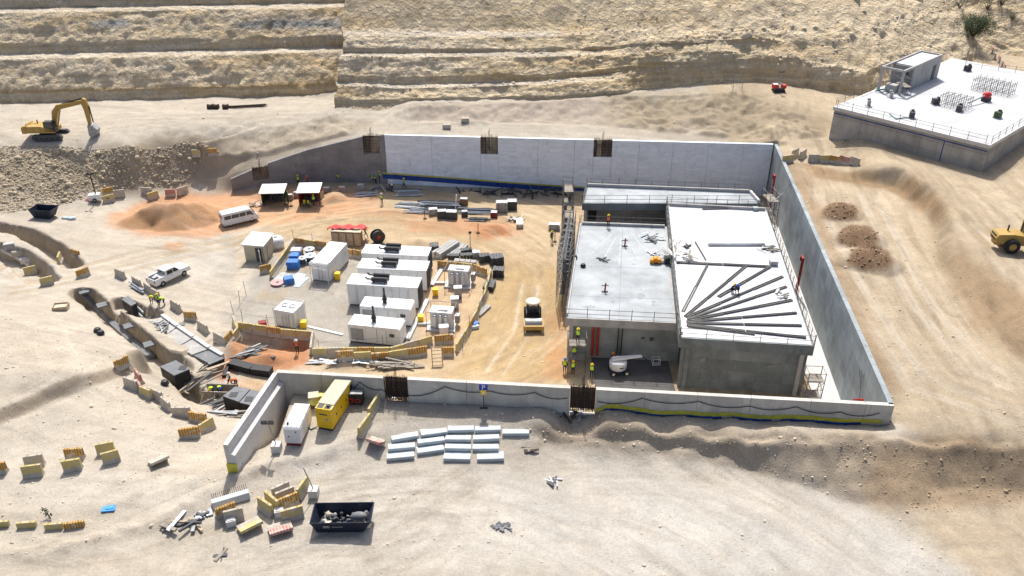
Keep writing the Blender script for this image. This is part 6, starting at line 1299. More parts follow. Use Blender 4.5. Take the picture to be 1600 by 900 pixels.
# P parking sign
t = thing("parking_sign", "blue parking sign with yellow disc on a post before the front wall", "sign", G(756, 638)); utube("post", t, (0, 0, 0), (0, 0, 2.2), .04, DARK); ubox("foot", t, (0, 0, .04), (.7, .2, .08), DARK)
pn = ubox("sign_plate", t, (0, -.06, 2.35), (.75, .04, .65), BSIGN)
def letter(txt, name, parent, loc, size, m, rot=(R(90), 0, 0)):
    c = bpy.data.curves.new(name, 'FONT'); c.body = txt; c.size = size; c.extrude = .004; c.align_x = 'CENTER'; c.align_y = 'CENTER'
    tmp = bpy.data.objects.new(name, c); COL.objects.link(tmp); me = bpy.data.meshes.new_from_object(tmp.evaluated_get(bpy.context.evaluated_depsgraph_get())); bpy.data.objects.remove(tmp); me.materials.clear(); me.materials.append(m)
    o = link(name, me, parent, loc); o.rotation_euler = rot; return o
letter("P", "letter", t, (0, -.09, 2.35), .68, WSIGN)
MB().cyl((0, -.07, 1.75), (0, -.03, 1.75), .27, n=18).build("disc", YELB, t); MB().cyl((0, -.08, 1.75), (0, -.071, 1.75), .1, n=12).build("disc_mark", WSIGN, t)
# skips
def skip(label, a, b, D, H, rz=None, junk=True):
    m, r, L = F2(a, b); t = thing("waste_skip", label, "skip", (m.x, m.y, m.z - .02), r if rz is None else rz); ins = .75; L2 = L / 2
    bot = [(-L2 + ins * .5, .25), (L2 - ins * .9, .25), (L2 - ins * .9, D - .25), (-L2 + ins * .5, D - .25)]; top = [(-L2, 0), (L2, 0), (L2, D), (-L2, D)]; mb = MB()
    vs_ = [(x, y, .06) for x, y in bot] + [(x, y, H) for x, y in top] + [(x * .97, D / 2 + (y - D / 2) * .93, .14) for x, y in bot] + [(x * .98, D / 2 + (y - D / 2) * .95, H) for x, y in top]
    mb.add(vs_, [(3, 2, 1, 0)] + [(i, (i + 1) % 4, (i + 1) % 4 + 4, i + 4) for i in range(4)] + [(i + 4, (i + 1) % 4 + 4, (i + 1) % 4 + 12, i + 12) for i in range(4)] + [((i + 1) % 4 + 8, i + 8, i + 12, (i + 1) % 4 + 12) for i in range(4)] + [(8, 9, 10, 11)])
    mb.build("shell", SKIPB, t)
    for y in (0, D): utube("rim", t, (-L2, y, H), (L2, y, H), .05, SKIPB)
    for x in (-L2, L2): utube("rim", t, (x, 0, H), (x, D, H), .05, SKIPB)
    for x in (-L * .22, L * .22): ubox("rib", t, (x, .1, H * .5), (.1, .09, H * .8), SKIPB, 0, (.19, 0, 0))
    return t, L
t, L = skip("dark navy skip full of rubble in the foreground", (487, 836), (581, 836), 2.1, 1.25)
bd_ = MB().box((0, 0, 0), (.5, .02, .3)).build("emblem", GREYM, t); bd_.location = (-L * .24, .02, .85); bd_.rotation_euler = (.19, 0, 0); ubox("stencil", t, (-L * .06, .03, .83), (.8, .02, .1), GREYM, 0, (.19, 0, 0))
t_sk = t; skip("small dark skip at the foot of the rubble slope on the left", (46, 343), (85, 343), 2.0, 1.4, -.12)
# debris
o = MB().box((0, 0, .05), (1.0, .55, .1)).box((.1, .1, .11), (.6, .4, .08)).build("blue_sheet", BLUEP); o.location = G(170, 796); o.rotation_euler = (0, 0, .15); tag(o, "bright blue plastic piece on the left foreground sand", "plastic piece")
o = MB().box((0, 0, .15), (.6, .35, .3)).box((.2, .1, .32), (.35, .3, .12)).build("blue_sheet", BLUEP); o.location = G(373, 729); tag(o, "small bright blue sheet at the foot of the wing wall", "plastic piece")
clutter("scrap_pile", "crossed timbers and a grey sheet in the lower left", "debris", G(288, 822), 10, (1.3, .4, .3), [TIMBER, GREYM, TIMBER_L, DARK], 60, (1, 2.2), .12); clutter("scrap_pile", "blue-grey scrap sheets right of the crossed timbers", "debris", G(318, 806), 7, (.5, .3, .2), [PIPEG, DARK], 61, (.5, 1.2), .1)
clutter("scrap_pile", "dark cable scraps on the pale plain right of the skip", "debris", G(782, 823), 12, (.6, .3, .06), [DARK, BITU_T], 62, (.3, .9), .04); clutter("scrap_pile", "grey cloth-like scraps on a white patch of the plain", "debris", G(862, 753), 7, (.5, .3, .08), [DARK, PIPEG], 63, (.5, 1.3), .05); clutter("scrap_pile", "small brown stakes right of the precast rows", "debris", G(828, 702), 7, (.5, .4, .06), [RUST, TIMBER], 64, (.5, 1.0), .06, 0); clutter("scrap_pile", "thin crossed sticks below the lower left track", "debris", G(346, 868), 3, (.2, .2, .05), [TIMBER, DARK], 65, (.9, 1.4), .03)
clutter("rebar_scrap", "bent rebar tangle at the foot of the front wall's right gap", "rebar", G(893, 651), 16, (1.5, .5, .3), [RUST, GREYM], 66, (.8, 2.4), .04); clutter("rebar_scrap", "rebar scraps under the front wall's left gap", "rebar", G(618, 624), 12, (.9, .2, .1), [RUST, GREYM], 67, (.4, 1.2), .04)
MB_t = thing("car_tyre", "old tyre leaning by the outer side of the wing wall", "tyre", G(396, 694)); MB().lathe([(.26, -.1), (.4, -.12), (.46, 0), (.4, .12), (.26, .1)], 16, (0, 0, .2)).build("tyre", TYRE, MB_t, True)
clutter("cable_heap", "coil of pale hoses in the corner by the wing wall", "hose", G(455, 611), 14, (1.1, .3, .15), [TIMBER, BARK, GREYM], 68, (.8, 2.0), .06, .3)
for k, (q, r) in enumerate((((437, 805), .3), ((362, 820), .35))):
    o = MB().box((0, 0, .3), (.7, .6, .6)).box((0, 0, .62), (.5, .4, .05)).build("concrete_cube", CONC_L); o.location = G(*q); o.rotation_euler = (0, 0, r); tag(o, ["small concrete cube among the foreground barrier heap", "white concrete cube in front of the comb-edged unit"][k], "cube")
p1 = G(505, 660); cable("thin black cable from the yellow generator to the white one", [G(496, 668) + Vector((0, 0, .1)), G(486, 672) + Vector((0, 0, .05)), G(476, 664) + Vector((0, 0, .05)), G(472, 676) + Vector((0, 0, .1))], .04)
t = thing("branch", "green leafy branch lying on a half-buried barrier", "branch", G(80, 812)); utube("stem", t, (0, 0, .1), (-.6, .4, .8), .03, BARK)
mb = MB()
for k in range(60):
    c = Vector((0, 0, .1)).lerp(Vector((-.6, .4, .8)), random.random()) + Vector((random.gauss(0, .1), random.gauss(0, .1), random.gauss(0, .1))); a = Vector((random.gauss(0, 1), random.gauss(0, 1), random.gauss(0, 1))).normalized() * .09; b = a.orthogonal().normalized() * .05; mb.add([c - a, c + b, c + a, c - b], [(0, 1, 2, 3)])
mb.build("leaves", LEAF, t)

# ---------------------------------------------------------------- vehicles
def body_prism(t, name, pts, hw, m): return MB().prism([p[:2] for p in pts], [p[2] if len(p) > 2 else hw for p in pts]).build(name, m, t)
# van: +x is the nose
m, r, L = F2((350, 355), (396, 345)); t = thing("minibus", "white minibus parked in front of the orange sand heap", "van", (m.x, m.y + .6, m.z), r)
body_prism(t, "body", [(-2.55, .35), (2.3, .35), (2.55, .5), (2.55, .85), (2.25, 1.15), (1.75, 1.75, .86), (1.45, 2.05, .80), (-2.4, 2.08, .80), (-2.55, 1.9, .84), (-2.58, 1.0)], .92, WHITE)
for s in (-1, 1):
    for x0, x1 in ((-2.3, -1.35), (-1.25, -.2), (-.1, .75), (.9, 1.55)): MB().add([(x0, s * .915, 1.22), (x1 + (.25 if x1 > 1 else 0), s * .915, 1.22), (x1, s * .862, 1.75), (x0, s * .862, 1.75), (x0, s * .87, 1.22), (x1, s * .87, 1.22), (x1, s * .82, 1.75), (x0, s * .82, 1.75)], [(0, 1, 2, 3), (7, 6, 5, 4), (0, 4, 5, 1), (3, 2, 6, 7)]).build("window", GLASS, t)
    for x in (-1.55, 1.6): wheel(t, (x, s * .8, .34), .34, .22)
    ubox("mirror", t, (1.75, s * 1.02, 1.25), (.12, .16, .22), BLACK); ubox("headlight", t, (2.5, s * .7, .8), (.12, .3, .2), GREYM); ubox("door_handle", t, (.2, s * .925, 1.05), (.16, .03, .05), DARK)
MB().add([(2.27, -.78, 1.18), (2.27, .78, 1.18), (1.8, .72, 1.72), (1.8, -.72, 1.72)], [(0, 1, 2, 3)]).build("windscreen", GLASS, t).location = (.03, 0, .03); ubox("rear_window", t, (-2.585, 0, 1.5), (.03, 1.3, .5), GLASS); ubox("bumper", t, (2.5, 0, .42), (.2, 1.7, .2), GREYM); ubox("rear_bumper", t, (-2.58, 0, .45), (.12, 1.7, .2), GREYM)
# pickup: +x nose
A_, B_ = G(236, 450), G(290, 428); t = thing("pickup_truck", "white double-cab pickup parked left of the generator yard", "pickup", (A_ + B_) / 2 + Vector((0, .4, 0)), math.atan2((B_ - A_).y, (B_ - A_).x) )
body_prism(t, "body", [(-2.6, .45), (2.45, .45), (2.62, .6), (2.6, .95), (2.35, 1.08), (1.15, 1.14), (-2.62, 1.05), (-2.65, .6)], .9, WHITE)
body_prism(t, "cab", [(-.95, 1.1), (1.25, 1.1), (.55, 1.72, .72), (.3, 1.8, .7), (-.7, 1.8, .7), (-.9, 1.72, .72)], .86, WHITE)
ubox("bed_liner", t, (-1.75, 0, 1.035), (1.5, 1.5, .08), BLACK); ubox("bed_load", t, (-1.9, .1, 1.12), (.6, .5, .2), GREYM)
for y in (-.82, .82): ubox("bed_side", t, (-1.75, y, 1.15), (1.62, .1, .22), WHITE)
ubox("tailgate", t, (-2.58, 0, 1.15), (.08, 1.6, .22), WHITE)
for s in (-1, 1):
    for x0, x1, xa, xb in ((-.75, .1, -.65, .1), (.2, .98, .2, .5)): MB().add([(x0, s * .853, 1.2), (x1, s * .853, 1.2), (xb, s * .745, 1.66), (xa, s * .745, 1.66), (x0, s * .8, 1.2), (x1, s * .8, 1.2), (xb, s * .7, 1.66), (xa, s * .7, 1.66)], [(0, 1, 2, 3), (7, 6, 5, 4), (0, 4, 5, 1), (3, 2, 6, 7)]).build("window", GLASS, t)
    for x in (-1.6, 1.6): wheel(t, (x, s * .8, .38), .38, .26)
    ubox("mirror", t, (.95, s * .98, 1.25), (.12, .2, .16), WHITE); ubox("headlight", t, (2.5, s * .68, .88), (.2, .36, .16), GREYM); ubox("door_handle", t, (-.2, s * .91, .98), (.18, .03, .05), DARK); ubox("tail_light", t, (-2.63, s * .8, .95), (.05, .14, .3), RED)
MB().add([(1.22, -.74, 1.16), (1.22, .74, 1.16), (.62, .66, 1.68), (.62, -.66, 1.68)], [(0, 1, 2, 3)]).build("windscreen", GLASS, t).location = (.03, 0, .03); ubox("rear_window", t, (-.94, 0, 1.45), (.03, 1.2, .4), GLASS); ubox("grille", t, (2.6, 0, .78), (.06, 1.0, .26), BLACK); ubox("bumper", t, (2.58, 0, .52), (.16, 1.75, .2), GREYM)
# excavator facing right
m, r, L = F2((46, 220), (105, 219)); t = thing("excavator", "yellow tracked excavator on the bench below the left rock cut", "excavator", (m.x, m.y + 1.2, m.z), .05)
for s in (-1, 1):
    tr = MB().prism([(-2.2, .25), (-1.9, 0), (1.9, 0), (2.2, .25), (2.3, .6), (2.0, .95), (-2.0, .95), (-2.3, .6)], .3, y0=s * 1.3).build("track", DARK, t)
    for k in range(5): MB().cyl((-1.6 + k * .8, s * 1.3 - .32, .4), (-1.6 + k * .8, s * 1.3 + .32, .4), .22, n=10).build("roller", BLACK, tr)
ubox("undercarriage", t, (0, 0, .7), (2.2, 2.2, .5), BLACK); MB().cyl((0, 0, .9), (0, 0, 1.2), .75, n=16).build("slew_ring", BLACK, t)
MB().prism([(-3.3, 1.2), (1.3, 1.2), (1.3, 1.75), (-.6, 2.25), (-3.0, 2.25), (-3.4, 1.9)], 1.35).build("upper_body", YEL, t); MB().prism([(-3.6, 1.15), (-2.9, 1.15), (-2.9, 2.35), (-3.4, 2.3), (-3.65, 1.9)], 1.4).build("counterweight", YEL, t)
cb = MB().prism([(-.2, 1.4), (1.5, 1.4), (1.55, 2.1), (1.15, 2.95), (-.1, 2.95)], .5, y0=-.85).build("cab", BLACK, t)
for (a, b) in (((-.1, 2.0), (1.0, 2.8)),): MB().prism([(a[0], a[1]), (1.4, a[1]), (1.05, b[1]), (a[0], b[1])], .52, y0=-.85).build("cab_window", GLASS, cb)
bo = MB().prism([(.6, 1.6), (1.1, 1.5), (1.7, 3.6), (2.4, 4.6), (6.0, 5.4), (6.3, 5.7), (6.1, 5.95), (2.1, 5.3), (1.2, 4.3)], .28).build("boom", YEL, t)
st = MB().prism([(5.9, 5.5), (6.3, 6.3), (6.7, 6.1), (6.9, 5.2), (6.6, 2.0), (6.2, 2.0), (6.1, 4.6)], .22).build("stick", YEL, t); bk_ = MB().prism([(6.2, 2.1), (6.8, 2.1), (7.6, 1.4), (7.3, .55), (6.5, .1), (6.1, .5)], .65).build("bucket", GREYM, t)
for k in range(5): ubox("bucket_tooth", t, (6.5, -.5 + k * .25, .05), (.25, .1, .15), GREYM)
utube("boom_cylinder", t, (1.2, .4, 1.7), (2.3, .4, 4.6), .12, YEL); utube("boom_cylinder", t, (1.2, -.4, 1.7), (2.3, -.4, 4.6), .12, YEL); utube("stick_cylinder", t, (3.0, 0, 5.4), (6.1, 0, 6.2), .12, BLACK); utube("bucket_cylinder", t, (6.95, 0, 5.0), (7.0, 0, 2.4), .1, BLACK)
utube("hand_rail", t, (-2.8, -1.2, 2.25), (-2.8, -1.2, 2.7), .03, BLACK); utube("hand_rail", t, (-2.8, -1.2, 2.7), (-1.0, -1.2, 2.7), .03, BLACK); MB().cyl((-1.8, .5, 2.25), (-1.8, .5, 2.8), .09, n=8).build("exhaust", BLACK, t)
# roller, drum towards the camera
g_ = G(834, 521); t = thing("road_roller", "cream and yellow single-drum roller on the dirt track beside the building", "roller", (g_.x, g_.y + .3, g_.z), .02); t.scale = (.9, .9, .9)
dr = MB().cyl((-1.05, .75, .75), (1.05, .75, .75), .75, n=24).build("drum", GREYM, t)
MB().prism([(-1.3, .45), (1.3, .45), (1.3, 1.0), (-1.3, 1.0)], .14, y0=-.15).build("front_frame", YEL, t)
for s in (-1, 1): ubox("side_frame", t, (s * 1.2, .8, .8), (.18, 2.0, .4), YEL); wheel(t, (s * .85, 3.7, .75), .75, .55, YEL, 'x')
ubox("hood", t, (0, 4.4, 1.35), (1.3, 1.9, .9), YEL); ubox("platform", t, (0, 2.7, 1.2), (1.8, 1.5, .4), BLACK); cb = ubox("cab", t, (0, 2.8, 2.1), (1.5, 1.4, 1.4), GLASS)
for x in (-.76, .76):
    for y in (2.08, 3.5): ubox("cab_pillar", t, (x, y, 2.1), (.1, .1, 1.45), BLACK)
MB().lathe([(0, .22), (.75, .2), (1.0, .08), (1.0, 0), (0, 0)], 20, (0, 2.8, 2.83)).build("cab_roof", mat("cream_paint", (.62, .56, .45), .5), t, True)
for x in (-.4, .4): ubox("work_light", t, (x, 2.02, 2.75), (.2, .12, .14), WHITE)
# wheel loader at the right edge (rear towards the left)
g_ = G(1572, 398); t = thing("wheel_loader", "yellow wheel loader entering at the right edge of the sand plateau", "loader", (g_.x + 2.3, g_.y + 1.2, g_.z), -.12)
MB().prism([(-3.2, 1.0), (-.2, .9), (-.2, 1.9), (-1.6, 2.1), (-3.1, 2.0), (-3.4, 1.6)], .85).build("engine_hood", YEL, t); ubox("rear_frame", t, (-1.6, 0, .9), (3.2, 1.0, .5), YEL); cb = ubox("cab", t, (.3, 0, 2.35), (1.3, 1.35, 1.6), GLASS); ubox("cab_roof", t, (.3, 0, 3.2), (1.6, 1.6, .12), YEL)
for x in (-.38, .98):
    for y in (-.7, .7): ubox("cab_pillar", t, (x, y, 2.35), (.1, .1, 1.6), YEL)
for s in (-1, 1):
    for x in (-1.6, 1.8): wheel(t, (x, s * 1.05, .8), .8, .6, YEL)
ubox("front_frame", t, (1.7, 0, 1.1), (1.6, 1.0, .7), YEL)
for s in (-1, 1): utube("lift_arm", t, (1.4, s * .5, 1.7), (3.4, s * .5, .8), .16, YEL)
MB().prism([(3.3, .15), (4.3, .1), (4.4, .3), (3.6, .5), (3.5, 1.3), (3.3, 1.3)], 1.35).build("bucket", YEL, t); MB().cyl((-1.9, .3, 2.05), (-1.9, .3, 2.75), .09, n=8).build("exhaust", BLACK, t); ubox("rear_grille", t, (-3.3, 0, 1.55), (.1, 1.2, .6), BLACK)
# boom lift in the building's shade
g_ = G(968, 592); t = thing("boom_lift", "white boom lift with folded arm in front of the shaded building wall", "boom lift", (g_.x, g_.y + 1.1, g_.z), .1); t.scale = (.7, .7, .7)
ubox("chassis", t, (0, 0, .65), (2.6, 1.4, .5), mat("navy_paint", (.03, .06, .16), .5))
for x in (-1.0, 1.05):
    for s in (-1, 1): wheel(t, (x, s * .95, .48), .48, .36, WHITE)
MB().lathe([(0, 0), (1.15, 0), (1.3, .15), (1.35, 1.1), (1.25, 1.35), (0, 1.4)], 20, (-.15, 0, .95)).build("turret", WHITE, t, True)
utube("lower_arm", t, (-1.1, -.2, 2.5), (3.4, -.2, 2.9), .16, WHITE); utube("upper_arm", t, (3.3, .15, 2.85), (-1.1, .15, 2.75), .14, WHITE); utube("jib", t, (3.4, -.2, 2.9), (4.6, -.3, 2.0), .1, MATS["navy_paint"]); utube("jib_tip", t, (4.6, -.3, 2.0), (5.0, -.3, 1.6), .08, MATS["navy_paint"])
bs = ubox("basket_floor", t, (5.6, -.3, 1.45), (1.2, .8, .08), GREYM)
for x in (5.05, 6.15):
    for y in (-.68, .08): utube("basket_post", t, (x, y, 1.45), (x, y, 2.5), .03, WHITE)
for y in (-.68, .08): utube("basket_rail", t, (5.05, y, 2.5), (6.15, y, 2.5), .03, WHITE)
ubox("warning_plate", t, (.1, -1.32, 1.7), (.6, .05, .14), BLACK)
# mobile light tower
g_ = G(150, 314); t = thing("light_tower", "mobile light tower trailer by the rubble slope", "light tower", g_, .2); ubox("housing", t, (0, 0, .7), (1.6, 1.0, .9), WHITE); utube("mast", t, (.2, 0, 1.1), (.15, 0, 4.4), .09, BLACK); ubox("floodlight", t, (-.15, -.1, 4.4), (.4, .25, .3), BLACK); ubox("floodlight", t, (.5, -.1, 4.4), (.4, .25, .3), BLACK)
for s in (-1, 1): wheel(t, (0, s * .55, .3), .3, .18)
utube("drawbar", t, (.8, 0, .4), (2.0, -.2, .3), .05, BLACK); ubox("side_flap", t, (-1.0, 0, .3), (.9, .7, .08), REDD, 0, (.2, 0, 0))
t = thing("sack_pile", "white sacks by the small skip on the left", "sacks", G(103, 343))
for k in range(4): o = MB().lathe([(0, 0), (.5, .05), (.45, .22), (0, .28)], 8).build("sack", LBLUE, t, True); o.location = (random.uniform(-.9, .9), random.uniform(-.3, .3), 0); o.scale = (1, .6, 1)
# machines behind the pit: small red and white plant at the hill foot
g_ = G(1216, 143); t = thing("drill_rig", "small red and white drilling rig on the path below the hill", "drill rig", g_, .1); t.scale = (.72, .72, .72)
ubox("chassis", t, (0, 0, .7), (2.4, 1.4, .5), DARK); ubox("engine_cover", t, (-.9, 0, 1.3), (1.2, 1.3, .9), REDT); ubox("control_box", t, (1.1, 0, 1.2), (.9, 1.2, .8), REDT); ubox("top_plate", t, (-.9, 0, 1.8), (1.1, 1.2, .08), WHITE); utube("mast", t, (-.2, 0, .9), (.2, 0, 4.6), .12, GREYM); ubox("mast_head", t, (.2, 0, 4.6), (1.1, .3, .3), DARK); utube("boom_arm", t, (.2, 0, 2.0), (1.8, 0, 1.2), .1, WHITE)
for s in (-1, 1): MB().prism([(-1.2, 0), (1.2, 0), (1.4, .3), (1.2, .55), (-1.2, .55), (-1.4, .3)], .2, y0=s * .75).build("track", BLACK, t)
# rebar bundles on the bench left
pipes("rusty long bars lying on the bench right of the excavator", (385, 168), 12, 7, .07, [RUST, BARK], R(6), .7, "bar_bundle")
for k, (x, l) in enumerate(((329, "left dark spool on the bench below the left cut"), (338, "right dark spool on the bench below the left cut"), (353, "dark spool beside the rusty bars"))):
    o = MB().cyl((-.35, 0, .35), (.35, 0, .35), .4, n=10).cyl((-.45, 0, .35), (-.35, 0, .35), .48, n=10).cyl((.35, 0, .35), (.45, 0, .35), .48, n=10).build("wire_spool", RUST); o.location = G(x, 170); tag(o, l, "spool")
for k, (q, l) in enumerate((((727, 190), "pale block on the small mound behind the back wall"), ((698, 200), "pale block on the path behind the back wall"))):
    o = MB().prism([(-.65, 0), (.65, 0), (.6, .6), (-.6, .6)], [.35, .35, .3, .3]).build("concrete_block", BARR['bare']); o.location = G(*q); tag(o, l, "block")
t = thing("rope_stand", "thin grey frame standing on the mound behind the pit", "frame", G(1145, 141))
for x in (0, 1.5): utube("leg", t, (x, 0, 0), (x, 0, 1.6), .05, GREYM)
utube("beam", t, (-1.0, 0, 1.9), (1.6, 0, 1.5), .05, GREYM); utube("rope", t, (-1, 0, 1.9), (0, 0, .2), .02, GREYM)
# ---------------------------------------------------------------- second building, upper right
CONC_2 = mat("concrete_far_building", (.38, .36, .32), .85, var=.2, scale=.6, bump=.01, stain=((.27, .255, .225), .4, .52, .7), streak=1.8, panels=.13)
Z2 = 14.0
q2 = [P(1303, 167, Z2), P(1545, 227, Z2)]
u_ = (q2[1] - q2[0]); u_.z = 0; LA = u_.length; u_.normalize(); v_ = Vector((-u_.y, u_.x, 0)); LB = 41.
b2 = thing("concrete_building", "flat-roofed concrete building at the upper right with stair head on top", "building", (q2[0].x, q2[0].y, 0), math.atan2(u_.y, u_.x))
def loc2(x, y, z=Z2):  # photo -> local on the roof
    p = P(x, y, z) - q2[0]; return p.dot(u_), p.dot(v_)
nA = 5
for k in range(nA): MB().plan([(LA * k / nA + .015, .3), (LA * (k + 1) / nA - .015, .3), (LA * (k + 1) / nA - .015, .8), (LA * k / nA + .015, .8)], 4, Z2 - .5).build("wall_panel", CONC_2, b2)
for k in range(8):
    y0, y1 = .82 + (LB - .9) * k / 8 + .015, .82 + (LB - .9) * (k + 1) / 8 - .015
    MB().plan([(.0, y0), (.5, y0), (.5, y1), (.0, y1)], 4, Z2 - .5).build("wall_panel", CONC_2, b2); MB().plan([(LA - .5, y0), (LA, y0), (LA, y1), (LA - .5, y1)], 4, Z2 - .5).build("wall_panel", CONC_2, b2)
rf = MB().plan([(-.15, .1), (LA + .15, .1), (LA + .15, LB), (-.15, LB)], Z2 - .5, Z2).build("roof_slab", CONC_L, b2); MB().plan([(.2, .5), (LA - .2, .5), (LA - .2, LB - .4), (.2, LB - .4)], Z2 - .01, Z2 + .03).build("screed", mat("far_slab", (.49, .50, .505), .8, var=.14, scale=.25, bump=.008, stain=((.37, .375, .375), .22, .52, .7)), rf)
ubox("blue_edge_strip", b2, (LA / 2, .285, Z2 - .95), (LA, .03, .14), BLUES); ubox("blue_joint_strip", b2, (LA * .745, .28, Z2 - 3), (.12, .03, 4.2), BLUES); ubox("blue_membrane", b2, (LA + .02, 8, 8.6), (.06, 16, 1.0), BLUES)
# scaffold frame leaning on front-left wall
scaffold("low scaffold against the shaded face of the upper right building", (*[q2[0].x + u_.x * 3 - v_.x * 1.2, q2[0].y + u_.y * 3 - v_.y * 1.2], 7.6), math.atan2(u_.y, u_.x), 4, 1, 2.0, 1.0, 1, 1.2, .9, False)
# stair head on the roof
x0, y0 = loc2(1405, 149); sh = 3.4
s_ang = math.atan2(u_.y, u_.x)
cx, cy = loc2(1405, 150); ex, ey = loc2(1376, 139)
def sbox(n, c, d, m, rz=0): return ubox(n, b2, c, d, m, rz)
A3, B3, C3 = Vector((*loc2(1405, 149), 0)), Vector((*loc2(1458, 124), 0)), Vector((*loc2(1377, 137), 0))
du = (B3 - A3); sl_ = du.length; du.normalize(); dv2 = Vector((-du.y, du.x, 0)); sw = 3.6; rz3 = math.atan2(du.y, du.x)
def st(nm, x, y, z, d, m): p = A3 + du * x + dv2 * y; return ubox(nm, b2, (p.x, p.y, Z2 + z), d, m, rz3)
L3 = sl_ + 1.5
st("stair_head_wall", L3 * .64, .12, 1.75, (L3 * .72, .24, 3.4), CONC); st("stair_head_wall", L3 * .64, sw - .12, 1.75, (L3 * .72, .24, 3.4), CONC); st("stair_head_wall", L3 - .12, sw / 2, 1.75, (.24, sw - .5, 3.4), CONC_D); st("stair_head_wall", L3 * .3, sw / 2, 1.75, (.24, sw - .5, 3.4), CONC_D)
for y in (.15, sw - .15): st("stair_head_column", .2, y, 1.75, (.45, .3, 3.4), CONC)
st("stair_head_beam", L3 / 2, .12, 3.62, (L3, .26, .34), CONC); st("stair_head_beam", L3 / 2, sw - .12, 3.62, (L3, .26, .34), CONC); st("stair_head_beam", .13, sw / 2, 3.62, (.26, sw - .5, .34), CONC); st("stair_head_beam", L3 - .13, sw / 2, 3.62, (.26, sw - .5, .34), CONC)
st("stair_head_roof", L3 * .65, sw / 2, 3.5, (L3 * .66, sw - .52, .12), SLAB_W); st("stair_head_box", 1.1, sw / 2, .6, (1.3, 1.6, 1.1), CONC); st("stair_head_door", L3 * .84, -.012, 1.3, (1.3, .03, 2.3), DARK); st("stair_head_opening", L3 * .3 - .13, sw * .3, 2.3, (.03, .5, .5), DARK)
def roofpt(x, y, z=Z2 + .03): p = P(x, y, z); return (p.x, p.y, z)
rz2 = math.atan2(u_.y, u_.x)
scaffold("low table scaffold beside the stair head on the far roof", roofpt(1423, 148), rz3, 2, 1, 1.5, 1.4, 1, 1.1, .4); scaffold("dense starter-bar scaffold on the far roof, rear one", roofpt(1517, 140), rz2, 6, 3, .9, .9, 1, .5, 1.4, False); scaffold("dense starter-bar scaffold on the far roof, front one", roofpt(1466, 165), rz2, 4, 3, .9, .9, 1, .5, 1.2, False)
def rails2(lab, a, b): guard_rail(lab, Vector(roofpt(*a)), Vector(roofpt(*b)), Z2, 1.0, 2.6)
rails2("guard rail along the near edge of the far roof", (1308, 168), (1540, 224)); rails2("guard rail along the right near edge of the far roof", (1549, 224), (1620, 180)); rails2("guard rail along the back edge of the far roof", (1508, 103), (1640, 121)); rails2("guard rail along the left edge of the far roof up to the stair head", (1306, 164), (1372, 139))
t = thing("concrete_mixer", "orange mixer drum on the far roof", "mixer", roofpt(1540, 158), .4); MB().lathe([(0, -.6), (.45, -.5), (.55, 0), (.35, .55), (.25, .6)], 12, (0, 0, .9), axis='x').build("drum", ORANGE if False else REDT, t, True); ubox("frame", t, (0, 0, .3), (1.2, .8, .6), BLACK); utube("chute", t, (-.4, 0, .9), (-4.5, -.8, .5), .12, GREYM)
for k, (x, y, m, l) in enumerate(((1461, 163, DARK, "black box on the far roof left of the front bars"), (1511, 111, BLACK, "black box at the back of the far roof"), (1558, 184, GREEN, "dark green machine at the front of the far roof"), (1498, 174, DARK, "dark trolley before the front bars on the far roof"), (1424, 184, DARK, "dark pump near the near edge of the far roof"), (1357, 166, GREYM, "grey post at the near left of the far roof"), (1392, 153, CONC, "small pedestal beside the stair head"))):
    t = thing("roof_machine", l, "machine", roofpt(x, y), .3 * k); ubox("body", t, (0, 0, .5), (1.0 if k not in (5, 6) else .4, .7 if k not in (5, 6) else .4, .8), m); ubox("base", t, (0, 0, .06), (1.2, .8, .1), GREYM); ubox("handle", t, (.3, 0, 1.0), (.3, .4, .25), m)
cable("green hose curling on the near edge of the far roof", [roofpt(1390, 178, Z2 + .1), roofpt(1400, 186, Z2 + .1), roofpt(1412, 184, Z2 + .1), roofpt(1424, 184, Z2 + .1)], .08, mat("teal_hose", (.05, .2, .2), .6)); cable("teal netting cable by the stair head on the far roof", [roofpt(1368, 142, Z2 + .3), roofpt(1376, 140, Z2 + .5), roofpt(1384, 139, Z2 + .2)], .12, MATS["teal_hose"])
# far road block barriers
for k, (x, y) in enumerate(((1549, 83), (1553, 92), (1560, 97), (1564, 104), (1568, 110), (1567, 76), (1584, 72))):
    g_ = G(x, y); o = link("jersey_barrier", BM['bare' if k % 2 else 'red'], None, (g_.x, g_.y, g_.z), 1.2 if k < 5 else .2); tag(o, "%s small pale barrier along the far road at the upper right" % ORD[k], "barrier", "barriers along the far road")

